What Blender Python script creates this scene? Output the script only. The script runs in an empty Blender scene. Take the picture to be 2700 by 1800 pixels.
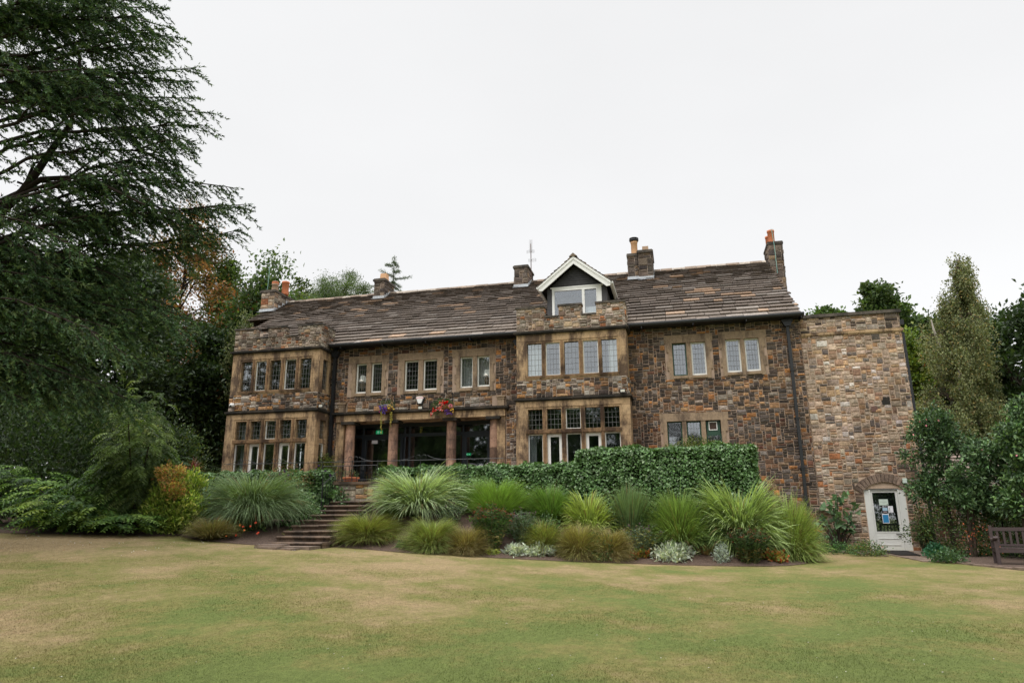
import bpy, math, random
import numpy as np
from mathutils import Matrix, Vector
rng = np.random.default_rng(11)
random.seed(5)
SC = bpy.context.scene
COL = SC.collection
R = math.radians
EYE = 1.6
# ---------------------------------------------------------------- camera
_th, _yaw, _roll = R(14.399), R(-13.56), R(-0.304)
_f = np.array([math.sin(_yaw)*math.cos(_th), math.cos(_yaw)*math.cos(_th), math.sin(_th)])
_r = np.array([math.cos(_yaw), -math.sin(_yaw), 0.0])
_u = np.cross(_r, _f)
_r2 = math.cos(_roll)*_r + math.sin(_roll)*_u
_u2 = -math.sin(_roll)*_r + math.cos(_roll)*_u
CAMR = np.array([_r2, -_u2, _f])
cd = bpy.data.cameras.new('camera'); cam = bpy.data.objects.new('camera', cd); COL.objects.link(cam)
cd.lens = 24.0; cd.sensor_width = 36.0; cd.clip_start = 0.1; cd.clip_end = 2000
cam.matrix_world = Matrix(((_r2[0], _u2[0], -_f[0], 0), (_r2[1], _u2[1], -_f[1], 0), (_r2[2], _u2[2], -_f[2], EYE), (0, 0, 0, 1)))
SC.camera = cam
# ---------------------------------------------------------------- world, sun, exposure
SUN_EL, SUN_AZ = R(55), R(205)      # azimuth measured from +Y clockwise
w = bpy.data.worlds.new('World'); SC.world = w; w.use_nodes = True
nt = w.node_tree; nt.nodes.clear()
N = nt.nodes.new; L = nt.links.new
out = N('ShaderNodeOutputWorld'); bg = N('ShaderNodeBackground'); bg2 = N('ShaderNodeBackground'); add = N('ShaderNodeAddShader')
sky = N('ShaderNodeTexSky'); sky.sky_type = 'NISHITA'; sky.sun_disc = False; sky.sun_elevation = SUN_EL; sky.sun_rotation = SUN_AZ
hs = N('ShaderNodeHueSaturation'); hs.inputs['Saturation'].default_value = 0.12
L(sky.outputs[0], hs.inputs['Color']); L(hs.outputs[0], bg.inputs[0]); bg.inputs[1].default_value = 0.05
tc = N('ShaderNodeTexCoord'); sep = N('ShaderNodeSeparateXYZ'); L(tc.outputs['Generated'], sep.inputs[0])
mr = N('ShaderNodeValToRGB')      # cloud sheet: even near the horizon, brighter overhead
mr.color_ramp.elements[0].position = 0.0; mr.color_ramp.elements[0].color = (0.198, 0.198, 0.199, 1)
mr.color_ramp.elements[1].position = 1.0; mr.color_ramp.elements[1].color = (1.2, 1.2, 1.2, 1)
for p, v in ((0.15, .208), (0.45, .220), (0.70, .228)):
    e = mr.color_ramp.elements.new(p); e.color = (v, v, v*1.003, 1)
L(sep.outputs['Z'], mr.inputs[0])
ns = N('ShaderNodeTexNoise'); ns.inputs['Scale'].default_value = 1.7; ns.inputs['Detail'].default_value = 4
mp = N('ShaderNodeMapping'); mp.inputs['Scale'].default_value = (1, 1, 2.2); L(tc.outputs['Generated'], mp.inputs[0]); L(mp.outputs[0], ns.inputs[0])
m2 = N('ShaderNodeMapRange'); m2.inputs[1].default_value = .25; m2.inputs[2].default_value = .75; m2.inputs[3].default_value = .955; m2.inputs[4].default_value = 1.045
L(ns.outputs[0], m2.inputs[0])
mul = N('ShaderNodeMixRGB'); mul.blend_type = 'MULTIPLY'; mul.inputs[0].default_value = 1
L(mr.outputs[0], mul.inputs[1]); L(m2.outputs[0], mul.inputs[2]); L(mul.outputs[0], bg2.inputs[0]); bg2.inputs[1].default_value = 3.0
L(bg.outputs[0], add.inputs[0]); L(bg2.outputs[0], add.inputs[1]); L(add.outputs[0], out.inputs[0])
sd = bpy.data.lights.new('sun', 'SUN'); sun = bpy.data.objects.new('sun', sd); COL.objects.link(sun)
sd.energy = 1.5; sd.angle = R(25); sd.color = (1, .965, .92)
_sd = Vector((math.sin(SUN_AZ)*math.cos(SUN_EL), math.cos(SUN_AZ)*math.cos(SUN_EL), math.sin(SUN_EL)))
sun.rotation_euler = _sd.to_track_quat('Z', 'Y').to_euler()
SC.view_settings.view_transform = 'Standard'; SC.view_settings.look = 'None'
SC.view_settings.exposure = 0.15; SC.view_settings.gamma = 1.0
SC.render.engine = 'CYCLES'
SC.cycles.max_bounces = 7; SC.cycles.diffuse_bounces = 3; SC.cycles.glossy_bounces = 3; SC.cycles.transparent_max_bounces = 10
SC.cycles.transmission_bounces = 2

# ---------------------------------------------------------------- measuring helpers (photo 2700 x 1800)
def ray(px, py):
    d = np.array([(px-1350)/1800.0, (py-900)/1800.0, 1.0]); return CAMR.T @ d
def W(px, py, Y):
    d = ray(px, py); p = d*(Y/d[1]); return np.array([p[0], Y, p[2]+EYE])
def sstep(t):
    t = np.clip(t, 0, 1); return t*t*(3-2*t)
def g(X, Y):
    X = np.asarray(X, float); Y = np.asarray(Y, float)
    r = sstep((Y-2)/16.0)
    sp = np.log1p(np.exp(np.clip(-X-1, -30, 24)))
    return .017*np.clip(Y, -20, 34) + .06*sp*r
def G(px, py):
    d = ray(px, py)
    t = np.arange(3, 80, .01)
    P = d[None, :]*t[:, None]
    k = np.argmax(P[:, 2]+EYE < g(P[:, 0], P[:, 1]))
    p = P[k]; return np.array([p[0], p[1], float(g(p[0], p[1]))])
EDGE = [G(*q)[:2] for q in ((878, 1441), (965, 1448), (1068, 1457), (1297, 1470), (1500, 1480), (1665, 1485), (1850, 1491), (2010, 1493), (2085, 1491), (2125, 1486), (2155, 1475), (2164, 1466), (2152, 1455))]
EX = np.array([e[0] for e in EDGE[:9]]); EYY = np.array([e[1] for e in EDGE[:9]])
def yedge(X):
    return np.interp(X, EX, EYY, left=17.6, right=21.5)
def gb(X, Y):
    """ground with the planted banks"""
    X = np.asarray(X, float); Y = np.asarray(Y, float)
    b = g(X, Y)
    m = sstep((X+9.5)/.35)*sstep((4.2-X)/1.8)
    h = m*sstep((Y-yedge(X)-.05)/2.4)*(1.05-.45*sstep((X-.5)/2.5))*sstep((26.2-Y)/1.0)
    m2_ = sstep((X+17)/2.0)*sstep((-11.1-X)/.3)
    h2 = m2_*sstep((Y-17.0)/3.0)*.45
    return b + h + h2

# ---------------------------------------------------------------- object helpers
def tag(o, label=None, cat=None, group=None, kind=None):
    if label: o['label'] = label
    if cat: o['category'] = cat
    if group: o['group'] = group
    if kind: o['kind'] = kind
    return o
def empty(name, loc, label, cat, group=None):
    o = bpy.data.objects.new(name, None); COL.objects.link(o); o.location = tuple(float(v) for v in loc); o.empty_display_size = .2
    return tag(o, label, cat, group)
WHITE = (1., 1., 1.)
class MB:
    """collects geometry in world space, builds one mesh object"""
    def __init__(s):
        s.v = []; s.c = []; s.f = []; s.n = 0
    def add(s, v, f, c=WHITE):
        v = np.asarray(v, float).reshape(-1, 3)
        c = np.asarray(c, float)
        if c.ndim == 1: c = np.tile(c[:3], (len(v), 1))
        s.v.append(v); s.c.append(c[:, :3])
        if isinstance(f, np.ndarray): s.f.append(f + s.n)
        else:
            byk = {}
            for q in f: byk.setdefault(len(q), []).append(q)
            for k, q in byk.items(): s.f.append(np.array(q) + s.n)
        s.n += len(v); return s
    def box(s, x0, x1, y0, y1, z0, z1, c=WHITE):
        v = [(x, y, z) for x in (x0, x1) for y in (y0, y1) for z in (z0, z1)]
        return s.add(v, [(0, 1, 3, 2), (4, 6, 7, 5), (0, 4, 5, 1), (2, 3, 7, 6), (0, 2, 6, 4), (1, 5, 7, 3)], c)
    def obox(s, o, a, b, cc, c=WHITE):
        o, a, b, cc = map(lambda t: np.array(t, float), (o, a, b, cc))
        v = [o+i*a+j*b+k*cc for i in (0, 1) for j in (0, 1) for k in (0, 1)]
        return s.add(v, [(0, 1, 3, 2), (4, 6, 7, 5), (0, 4, 5, 1), (2, 3, 7, 6), (0, 2, 6, 4), (1, 5, 7, 3)], c)
    def tube(s, pts, rad, seg=8, c=WHITE, caps=True):
        pts = np.asarray(pts, float); n = len(pts)
        rad = np.full(n, rad) if np.isscalar(rad) else np.asarray(rad, float)
        t = np.gradient(pts, axis=0); t /= np.linalg.norm(t, axis=1)[:, None]+1e-9
        ref = np.array([0, 0, 1.]) if abs(t[0, 2]) < .9 else np.array([1., 0, 0])
        a = np.cross(t, ref); a /= np.linalg.norm(a, axis=1)[:, None]+1e-9
        b = np.cross(t, a)
        ang = np.linspace(0, 2*np.pi, seg, endpoint=False)
        v = pts[:, None, :] + rad[:, None, None]*(np.cos(ang)[None, :, None]*a[:, None, :]+np.sin(ang)[None, :, None]*b[:, None, :])
        i, j = np.meshgrid(np.arange(n-1), np.arange(seg), indexing='ij'); j2 = (j+1) % seg
        f = np.stack([i*seg+j, i*seg+j2, (i+1)*seg+j2, (i+1)*seg+j], -1).reshape(-1, 4)
        s.add(v.reshape(-1, 3), f, c)
        if caps:
            k = s.n-n*seg
            s.f.append(np.array([[k+q for q in range(seg)][::-1]])); s.f.append(np.array([[k+(n-1)*seg+q for q in range(seg)]]))
        return s
    def lathe(s, cx, cy, prof, seg=20, c=WHITE):
        ang = np.linspace(0, 2*np.pi, seg, endpoint=False); n = len(prof)
        v = np.array([[(cx+r*math.cos(a), cy+r*math.sin(a), z) for a in ang] for r, z in prof]).reshape(-1, 3)
        i, j = np.meshgrid(np.arange(n-1), np.arange(seg), indexing='ij'); j2 = (j+1) % seg
        f = np.stack([i*seg+j, i*seg+j2, (i+1)*seg+j2, (i+1)*seg+j], -1).reshape(-1, 4)
        s.add(v, f, c)
        k = s.n-n*seg
        s.f.append(np.array([[k+q for q in range(seg)][::-1]])); s.f.append(np.array([[k+(n-1)*seg+q for q in range(seg)]]))
        return s
    def prism(s, pts, y0, y1, c=WHITE):
        """outline pts (x,z) pushed from y0 to y1"""
        n = len(pts)
        v = [(x, y0, z) for x, z in pts]+[(x, y1, z) for x, z in pts]
        return s.add(v, [tuple(range(n)), tuple(range(2*n-1, n-1, -1))]+[(i, i+n, (i+1) % n+n, (i+1) % n) for i in range(n)], c)
    def build(s, name, mat, parent=None, smooth=False, label=None, cat=None, group=None, kind=None, origin=None):
        me = bpy.data.meshes.new(name)
        if s.n:
            v = np.concatenate(s.v).astype(np.float32); c = np.concatenate(s.c).astype(np.float32)
        else: v = np.zeros((0, 3), np.float32); c = v
        if parent is not None: org = np.array(PLOC[parent.name])
        elif origin is not None: org = np.array(origin, float)
        elif s.n: org = np.array([v[:, 0].mean(), v[:, 1].mean(), v[:, 2].min()])
        else: org = np.zeros(3)
        v = v - org.astype(np.float32)
        me.vertices.add(len(v)); me.vertices.foreach_set('co', v.ravel())
        loops = np.concatenate([f.ravel() for f in s.f]); tot = np.concatenate([np.full(len(f), f.shape[1]) for f in s.f])
        st = np.concatenate([[0], np.cumsum(tot)[:-1]])
        me.loops.add(len(loops)); me.loops.foreach_set('vertex_index', loops.astype(np.int32))
        me.polygons.add(len(tot)); me.polygons.foreach_set('loop_start', st.astype(np.int32)); me.polygons.foreach_set('loop_total', tot.astype(np.int32))
        me.polygons.foreach_set('use_smooth', np.full(len(tot), bool(smooth)))
        me.update(calc_edges=True)
        at = me.color_attributes.new('Col', 'FLOAT_COLOR', 'POINT')
        at.data.foreach_set('color', np.concatenate([c, np.ones((len(c), 1), np.float32)], 1).ravel())
        me.validate()
        o = bpy.data.objects.new(name, me); COL.objects.link(o)
        if mat: me.materials.append(mat)
        if parent is not None:
            o.parent = parent; PLOC[o.name] = PLOC[parent.name]
        else:
            o.location = tuple(float(t) for t in org); PLOC[o.name] = tuple(org)
        return tag(o, label, cat, group, kind)
PLOC = {}
def thing(name, loc, label, cat, group=None):
    o = empty(name, loc, label, cat, group); PLOC[o.name] = tuple(float(v) for v in loc); return o
def copy_tree(o, parent=None):
    c = o.copy(); COL.objects.link(c); c.parent = parent
    for ch in list(o.children): copy_tree(ch, c)
    return c
def text_mb(mb, txt, cx, y, cz, size, c=WHITE, tilt=0):
    cu = bpy.data.curves.new('t', 'FONT'); cu.body = txt; cu.size = size; cu.align_x = 'CENTER'; cu.align_y = 'CENTER'; cu.extrude = .002; cu.resolution_u = 2
    to = bpy.data.objects.new('t', cu); COL.objects.link(to)
    dg = bpy.context.evaluated_depsgraph_get(); me = bpy.data.meshes.new_from_object(to.evaluated_get(dg))
    v = np.array([(p.co.x+cx, y-p.co.z, p.co.y+cz) for p in me.vertices]); f = [tuple(p.vertices) for p in me.polygons]
    bpy.data.objects.remove(to); bpy.data.curves.remove(cu); bpy.data.meshes.remove(me)
    if len(v): mb.add(v, f, c)

# ---------------------------------------------------------------- materials
def new_mat(name):
    m = bpy.data.materials.new(name); m.use_nodes = True; t = m.node_tree
    b = t.nodes['Principled BSDF']; return m, t, b
def noise(t, scale, detail=4, rough=.55, vec=None):
    n = t.nodes.new('ShaderNodeTexNoise'); n.inputs['Scale'].default_value = scale; n.inputs['Detail'].default_value = detail; n.inputs['Roughness'].default_value = rough
    if vec is None:
        p = t.nodes.new('ShaderNodeNewGeometry'); vec = p.outputs['Position']
    t.links.new(vec, n.inputs['Vector']); return n.outputs[0]
def ramp(t, fac, stops):
    r = t.nodes.new('ShaderNodeValToRGB'); e = r.color_ramp.elements
    e[0].position = stops[0][0]; e[0].color = (*stops[0][1], 1); e[1].position = stops[-1][0]; e[1].color = (*stops[-1][1], 1)
    for p, c in stops[1:-1]:
        q = e.new(p); q.color = (*c, 1)
    t.links.new(fac, r.inputs[0]); return r.outputs[0]
def mixc(t, a, b, fac, mode='MIX'):
    m = t.nodes.new('ShaderNodeMixRGB'); m.blend_type = mode
    for k, v in ((0, fac), (1, a), (2, b)):
        if isinstance(v, (int, float)): m.inputs[k].default_value = v if k == 0 else (v, v, v, 1)
        elif isinstance(v, tuple): m.inputs[k].default_value = (*v, 1)
        else: t.links.new(v, m.inputs[k])
    return m.outputs[0]
def g1(v): return (v, v, v)
def reseed(*a):
    rng.bit_generator.state = np.random.default_rng(int(abs(sum((i+1.7)*float(v)*97.0 for i, v in enumerate(a)))) % 1000003).bit_generator.state
def bump(t, b, h, strength=.3, dist=.02):
    n = t.nodes.new('ShaderNodeBump'); n.inputs['Strength'].default_value = strength; n.inputs['Distance'].default_value = dist
    t.links.new(h, n.inputs['Height']); t.links.new(n.outputs[0], b.inputs['Normal'])
def stretched(t, sx, sy, sz):
    p = t.nodes.new('ShaderNodeNewGeometry'); m = t.nodes.new('ShaderNodeMapping'); m.inputs['Scale'].default_value = (sx, sy, sz)
    t.links.new(p.outputs['Position'], m.inputs[0]); return m.outputs[0]
def mat_attr(name, rough=.85, var=.25, scale=14, bstr=.5, bdist=.012, dark=.0, blotch=None, grime=False):
    m, t, b = new_mat(name)
    a = t.nodes.new('ShaderNodeAttribute'); a.attribute_name = 'Col'
    n1 = noise(t, scale, 6, .65)
    c = mixc(t, a.outputs['Color'], ramp(t, n1, [(.3, g1(1-var)), (.7, g1(1+var*.9))]), 1.0, 'MULTIPLY')
    if grime: c = mixc(t, c, ramp(t, noise(t, .9, 6, .68, stretched(t, 1, 1, .7)), [(.38, (.56*grime, .54*grime, .53*grime)), (.52, (.97*grime, .96*grime, .95*grime)), (.66, (1.17*grime, 1.15*grime, 1.14*grime))]), 1.0, 'MULTIPLY')
    if blotch:
        n2 = noise(t, blotch[0], 5, .7)
        c = mixc(t, c, blotch[1], ramp(t, n2, [(blotch[2], g1(0)), (blotch[2]+.12, g1(blotch[3]))]))
    t.links.new(c, b.inputs['Base Color']); b.inputs['Roughness'].default_value = rough
    b.inputs['Specular IOR Level'].default_value = .3
    bump(t, b, noise(t, scale*2.2, 5, .7), bstr, bdist)
    return m
M = {}
M['rubble'] = mat_attr('rubble_stone', .9, .55, 16, .9, .02, blotch=(9, (.04, .031, .026), .57, .6), grime=True)
M['rubble_pale'] = mat_attr('pale_rubble_stone', .9, .5, 16, .9, .02, blotch=(11, (.12, .09, .075), .60, .5), grime=1.18)
M['slate'] = mat_attr('stone_slate', .85, .35, 9, .7, .012, blotch=(14, (.33, .28, .23), .65, .4))
M['flower'] = mat_attr('petal', .6, .1, 20, 0, .001)
M['plain'] = mat_attr('painted', .5, .06, 6, .05, .002)
def mat_ashlar(name, base, dark, stain=.5, joint=True):
    m, t, b = new_mat(name)
    n1 = noise(t, 1.0, 7, .7, stretched(t, 2.2, 2.2, .8))      # weather streaks run down the stone
    n2 = noise(t, 9, 6, .6)
    c = mixc(t, base, tuple(v*.72 for v in base), ramp(t, n2, [(.35, g1(0)), (.7, g1(1))]))
    c = mixc(t, c, dark, ramp(t, n1, [(stain-.05, g1(0)), (stain+.09, g1(.93))]))
    n3 = noise(t, 26, 4, .7, stretched(t, 1.4, 1.4, .5))
    c = mixc(t, c, tuple(v*.6 for v in dark), ramp(t, n3, [(.54, g1(0)), (.68, g1(.6))]))
    at_ = t.nodes.new('ShaderNodeAttribute'); at_.attribute_name = 'Col'; c = mixc(t, c, at_.outputs['Color'], 1.0, 'MULTIPLY')
    if joint:
        br = t.nodes.new('ShaderNodeTexBrick'); br.inputs['Scale'].default_value = 1.0; br.inputs['Mortar Size'].default_value = .006
        br.inputs['Brick Width'].default_value = .78; br.inputs['Row Height'].default_value = .37
        br.inputs['Color1'].default_value = (1, 1, 1, 1); br.inputs['Color2'].default_value = (.84, .82, .80, 1); br.inputs['Mortar'].default_value = (.55, .5, .46, 1)
        p = t.nodes.new('ShaderNodeNewGeometry'); s = t.nodes.new('ShaderNodeSeparateXYZ'); k = t.nodes.new('ShaderNodeCombineXYZ'); ad = t.nodes.new('ShaderNodeMath')
        t.links.new(p.outputs['Position'], s.inputs[0]); t.links.new(s.outputs[0], ad.inputs[0]); t.links.new(s.outputs[1], ad.inputs[1]); t.links.new(ad.outputs[0], k.inputs[0]); t.links.new(s.outputs[2], k.inputs[1])
        t.links.new(k.outputs[0], br.inputs['Vector'])
        c = mixc(t, c, br.outputs[0], 1.0, 'MULTIPLY')
    t.links.new(c, b.inputs['Base Color']); b.inputs['Roughness'].default_value = .88; b.inputs['Specular IOR Level'].default_value = .3
    bump(t, b, noise(t, 30, 5, .7), .45, .008)
    return m
M['ashlar'] = mat_ashlar('golden_ashlar', (.54, .375, .215), (.085, .055, .038), .495)
M['ashlar_dark'] = mat_ashlar('weathered_ashlar', (.26, .185, .12), (.06, .046, .036), .52)
M['ashlar_grey'] = mat_ashlar('grey_tan_ashlar', (.345, .25, .165), (.11, .078, .055), .55, False)
M['cornice'] = mat_ashlar('dark_cornice_stone', (.075, .058, .042), (.02, .019, .016), .45, False)
M['column'] = mat_ashlar('pink_sandstone', (.48, .29, .20), (.13, .085, .068), .54, False)
M['coping'] = mat_ashlar('coping_stone', (.125, .105, .085), (.035, .032, .028), .5, False)
M['step'] = mat_ashlar('step_stone', (.19, .13, .092), (.055, .042, .034), .50, False)
def mat_simple(name, col, rough=.6, metal=0, var=.15, scale=12, spec=.5, bs=.1):
    m, t, b = new_mat(name)
    c = mixc(t, tuple(v*(1-var) for v in col), tuple(min(1, v*(1+var)) for v in col), noise(t, scale, 5, .6))
    t.links.new(c, b.inputs['Base Color']); b.inputs['Roughness'].default_value = rough; b.inputs['Metallic'].default_value = metal; b.inputs['Specular IOR Level'].default_value = spec
    if bs: bump(t, b, noise(t, scale*3, 4), bs, .004)
    return m
M['mortar'] = mat_simple('mortar', (.36, .265, .20), .95, 0, .38, 2.2, .2, .5)
M['mortar_dark'] = mat_simple('grey_mortar', (.46, .365, .295), .95, 0, .35, 2.2, .2, .5)
M['mortar_pale'] = mat_simple('pale_mortar', (.47, .35, .26), .95, 0, .35, 2.2, .2, .5)
M['white'] = mat_simple('white_window_paint', (.80, .80, .76), .5, 0, .07, 9)
M['door_white'] = mat_simple('white_door_paint', (.66, .665, .635), .5, 0, .07, 7)
M['green'] = mat_simple('dark_green_paint', (.018, .06, .035), .5)
M['black'] = mat_simple('black_cast_iron', (.012, .013, .015), .45, 0, .3, 14, .5, .2)
M['anthracite'] = mat_simple('anthracite_frame', (.018, .024, .032), .45)
M['lead_bar'] = mat_simple('window_lead', (.16, .16, .155), .55, 0)
M['flashing'] = mat_simple('lead_flashing', (.42, .44, .46), .55, 0, .25, 10)
M['boards'] = mat_simple('black_weatherboard', (.045, .043, .043), .5, 0, .85, 9, .5, .5)
M['terracotta'] = mat_simple('terracotta', (.52, .17, .07), .75, 0, .2, 10)
M['buffpot'] = mat_simple('buff_clay', (.62, .36, .19), .8, 0, .15, 10)
M['oldpot'] = mat_simple('weathered_clay', (.38, .26, .17), .85, 0, .3, 12)
M['metal'] = mat_simple('dull_metal', (.30, .30, .30), .45, .6)
M['rusty'] = mat_simple('rusty_mast', (.12, .06, .045), .7)
M['verdigris'] = mat_simple('verdigris_copper', (.22, .40, .35), .7)
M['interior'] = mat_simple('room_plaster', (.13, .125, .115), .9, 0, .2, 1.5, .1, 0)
M['interior_pale'] = mat_simple('pale_room_plaster', (.30, .31, .32), .9, 0, .1, 1.5, .1, 0)
M['curtain'] = mat_simple('white_curtain', (.78, .78, .77), .9, 0, .1, 4, .1, 0)
M['bench'] = mat_simple('dark_stained_wood', (.062, .043, .042), .6, 0, .3, 18, .4, .3)
M['bark'] = mat_simple('bark', (.065, .05, .038), .95, 0, .45, 9, .1, .8)
M['bark_dark'] = mat_simple('dark_bark', (.035, .027, .022), .95, 0, .4, 9, .1, .8)
M['bark_birch'] = mat_simple('birch_bark', (.42, .38, .33), .9, 0, .4, 6, .1, .4)
M['mat_rubber'] = mat_simple('charcoal_door_mat', (.035, .032, .03), .95, 0, .3, 40, .1, .5)
M['paving'] = mat_ashlar('paving_stone', (.27, .20, .155), (.12, .095, .075), .55, False)
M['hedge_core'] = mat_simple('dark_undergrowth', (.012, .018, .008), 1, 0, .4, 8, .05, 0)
M['chair_metal'] = mat_simple('cast_metal_chair', (.30, .255, .25), .5)
M['wicker'] = mat_simple('coir_basket', (.16, .085, .04), .95, 0, .4, 30, .1, .6)
M['light_glass'] = mat_simple('floodlight_glass', (.62, .60, .52), .2)
M['sage'] = mat_simple('pale_sage_paper', (.55, .64, .57), .8, 0, .02, 3, .2, 0)
m, t, b = new_mat("cream_shade"); b.inputs["Base Color"].default_value = (.8, .79, .74, 1); b.inputs["Emission Color"].default_value = (1, .93, .82, 1); b.inputs["Emission Strength"].default_value = .28; M["lampshade"] = m  # faint glow added, standing in for daylight on the lamp shades
def mat_glass(name, refl, tint=(.92, .95, .95), wav=.02):
    m, t, b = new_mat(name); t.nodes.remove(b)
    o = t.nodes['Material Output']; tr = t.nodes.new('ShaderNodeBsdfTransparent'); gl = t.nodes.new('ShaderNodeBsdfGlossy'); mx = t.nodes.new('ShaderNodeMixShader')
    tr.inputs[0].default_value = (*tint, 1); gl.inputs['Roughness'].default_value = .03; gl.inputs[0].default_value = (.93, .96, 1, 1)
    fr = t.nodes.new('ShaderNodeLayerWeight'); fr.inputs[0].default_value = .25
    r = t.nodes.new('ShaderNodeMapRange'); r.inputs[3].default_value = refl; r.inputs[4].default_value = .95; t.links.new(fr.outputs['Facing'], r.inputs[0])
    pw = t.nodes.new('ShaderNodeMath'); pw.operation = 'POWER'; pw.inputs[1].default_value = 2.5; t.links.new(fr.outputs['Facing'], pw.inputs[0]); t.links.new(pw.outputs[0], r.inputs[0])
    bp = t.nodes.new('ShaderNodeBump'); bp.inputs['Strength'].default_value = wav*4; bp.inputs['Distance'].default_value = .02; t.links.new(noise(t, 3.2, 2), bp.inputs['Height'])
    t.links.new(bp.outputs[0], gl.inputs['Normal'])
    t.links.new(r.outputs[0], mx.inputs[0]); t.links.new(tr.outputs[0], mx.inputs[1]); t.links.new(gl.outputs[0], mx.inputs[2]); t.links.new(mx.outputs[0], o.inputs[0])
    return m
M['glass'] = mat_glass('leaded_glass', .17, (.85, .88, .88), wav=.004)
M['glass_big'] = mat_glass('plate_glass', .22, (.75, .78, .78), .001)
def mat_leaf(name, var=.35, rough=.5, trans=.3, scale=6, spec=.35):
    m, t, b = new_mat(name)
    a = t.nodes.new('ShaderNodeAttribute'); a.attribute_name = 'Col'
    c = mixc(t, a.outputs['Color'], ramp(t, noise(t, scale, 4), [(.3, g1(1-var)), (.7, g1(1+var*.7))]), 1.0, 'MULTIPLY')
    t.links.new(c, b.inputs['Base Color']); b.inputs['Roughness'].default_value = rough; b.inputs['Specular IOR Level'].default_value = spec
    if trans:
        o = t.nodes['Material Output']; tl = t.nodes.new('ShaderNodeBsdfTranslucent'); mx = t.nodes.new('ShaderNodeMixShader'); mx.inputs[0].default_value = trans
        t.links.new(mixc(t, c, (1.3, 1.35, .6), 1.0, 'MULTIPLY'), tl.inputs[0])
        t.links.new(b.outputs[0], mx.inputs[1]); t.links.new(tl.outputs[0], mx.inputs[2]); t.links.new(mx.outputs[0], o.inputs[0])
    return m
M['leaf'] = mat_leaf('foliage')
M['ivy'] = mat_leaf('ivy_leaf', .3, .42, .14, 4, .38)
M['needle'] = mat_leaf('needles', .3, .6, .15, 2.0, .25)
M['grass'] = mat_leaf('grass_blade', .2, .55, .3, 5, .3)
def mat_lawn(name, blade=False):
    m, t, b = new_mat(name)
    big = noise(t, .30, 5, .6, stretched(t, .9, .8, 0)); mid = noise(t, 1.6, 6, .7, stretched(t, 1, .85, 0)); fine = noise(t, 26, 6, .75, stretched(t, 1, 1, 0)); vf = noise(t, 75, 5, .85)
    green = (.122, .152, .043); olive = (.176, .166, .056); straw = (.285, .213, .115)
    sep_ = t.nodes.new('ShaderNodeSeparateXYZ'); p = t.nodes.new('ShaderNodeNewGeometry'); t.links.new(p.outputs['Position'], sep_.inputs[0])
    # drier towards the border and to the left, greener in the middle of the lawn
    def mth(op, a, c_):
        q = t.nodes.new('ShaderNodeMath'); q.operation = op
        for i, v in ((0, a), (1, c_)):
            if isinstance(v, (int, float)): q.inputs[i].default_value = v
            else: t.links.new(v, q.inputs[i])
        return q.outputs[0]
    dry = mth('ADD', mth('MULTIPLY', sep_.outputs[1], .020), mth('MULTIPLY', sep_.outputs[0], -.012))
    k = mth('ADD', mth('ADD', mth('MULTIPLY', big, 1.9), mth('MULTIPLY', mid, 1.0)), mth('ADD', mth('MULTIPLY', fine, .45), dry))
    c = ramp(t, mth('MULTIPLY', mth('ADD', k, -1.47), 1.0), [(.25, green), (.48, olive), (.78, straw)])
    c = mixc(t, c, ramp(t, noise(t, 11, 8, .85, stretched(t, 1, .8, 1)), [(.36, g1(.74)), (.64, g1(1.24))]), 1.0, 'MULTIPLY')
    c = mixc(t, c, ramp(t, vf, [(.32, g1(.6)), (.68, g1(1.38))]), 1.0, 'MULTIPLY')
    c = mixc(t, c, (.26, .155, .085), ramp(t, mth('ADD', mth('MULTIPLY', mth('ADD', mth('MULTIPLY', sep_.outputs[0], -1.0), mth('MULTIPLY', sep_.outputs[1], .55)), .06), mth('MULTIPLY', mid, .45)), [(1.30, g1(0)), (1.7, g1(.65))]))
    t.links.new(c, b.inputs['Base Color']); b.inputs['Roughness'].default_value = .9; b.inputs['Specular IOR Level'].default_value = .15
    if not blade: bump(t, b, vf, .8, .02)
    return m
M['lawn'] = mat_lawn('dry_lawn'); M['lawn_blade'] = mat_lawn('lawn_blades', True)
m, t, b = new_mat('soil')
c = ramp(t, noise(t, 22, 6, .8), [(.3, (.035, .022, .015)), (.55, (.11, .07, .05)), (.75, (.22, .16, .125))])
t.links.new(c, b.inputs['Base Color']); b.inputs['Roughness'].default_value = .95; bump(t, b, noise(t, 40, 5, .8), 1, .03); M['soil'] = m
m, t, b = new_mat('exit_green'); b.inputs['Base Color'].default_value = (.0, .35, .14, 1); b.inputs['Emission Color'].default_value = (.0, .50, .18, 1); b.inputs['Emission Strength'].default_value = .8; M['exit'] = m
m, t, b = new_mat('exit_white'); b.inputs['Base Color'].default_value = (.8, .9, .85, 1); b.inputs['Emission Color'].default_value = (.8, 1, .9, 1); b.inputs['Emission Strength'].default_value = .8; M['exitw'] = m
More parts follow.
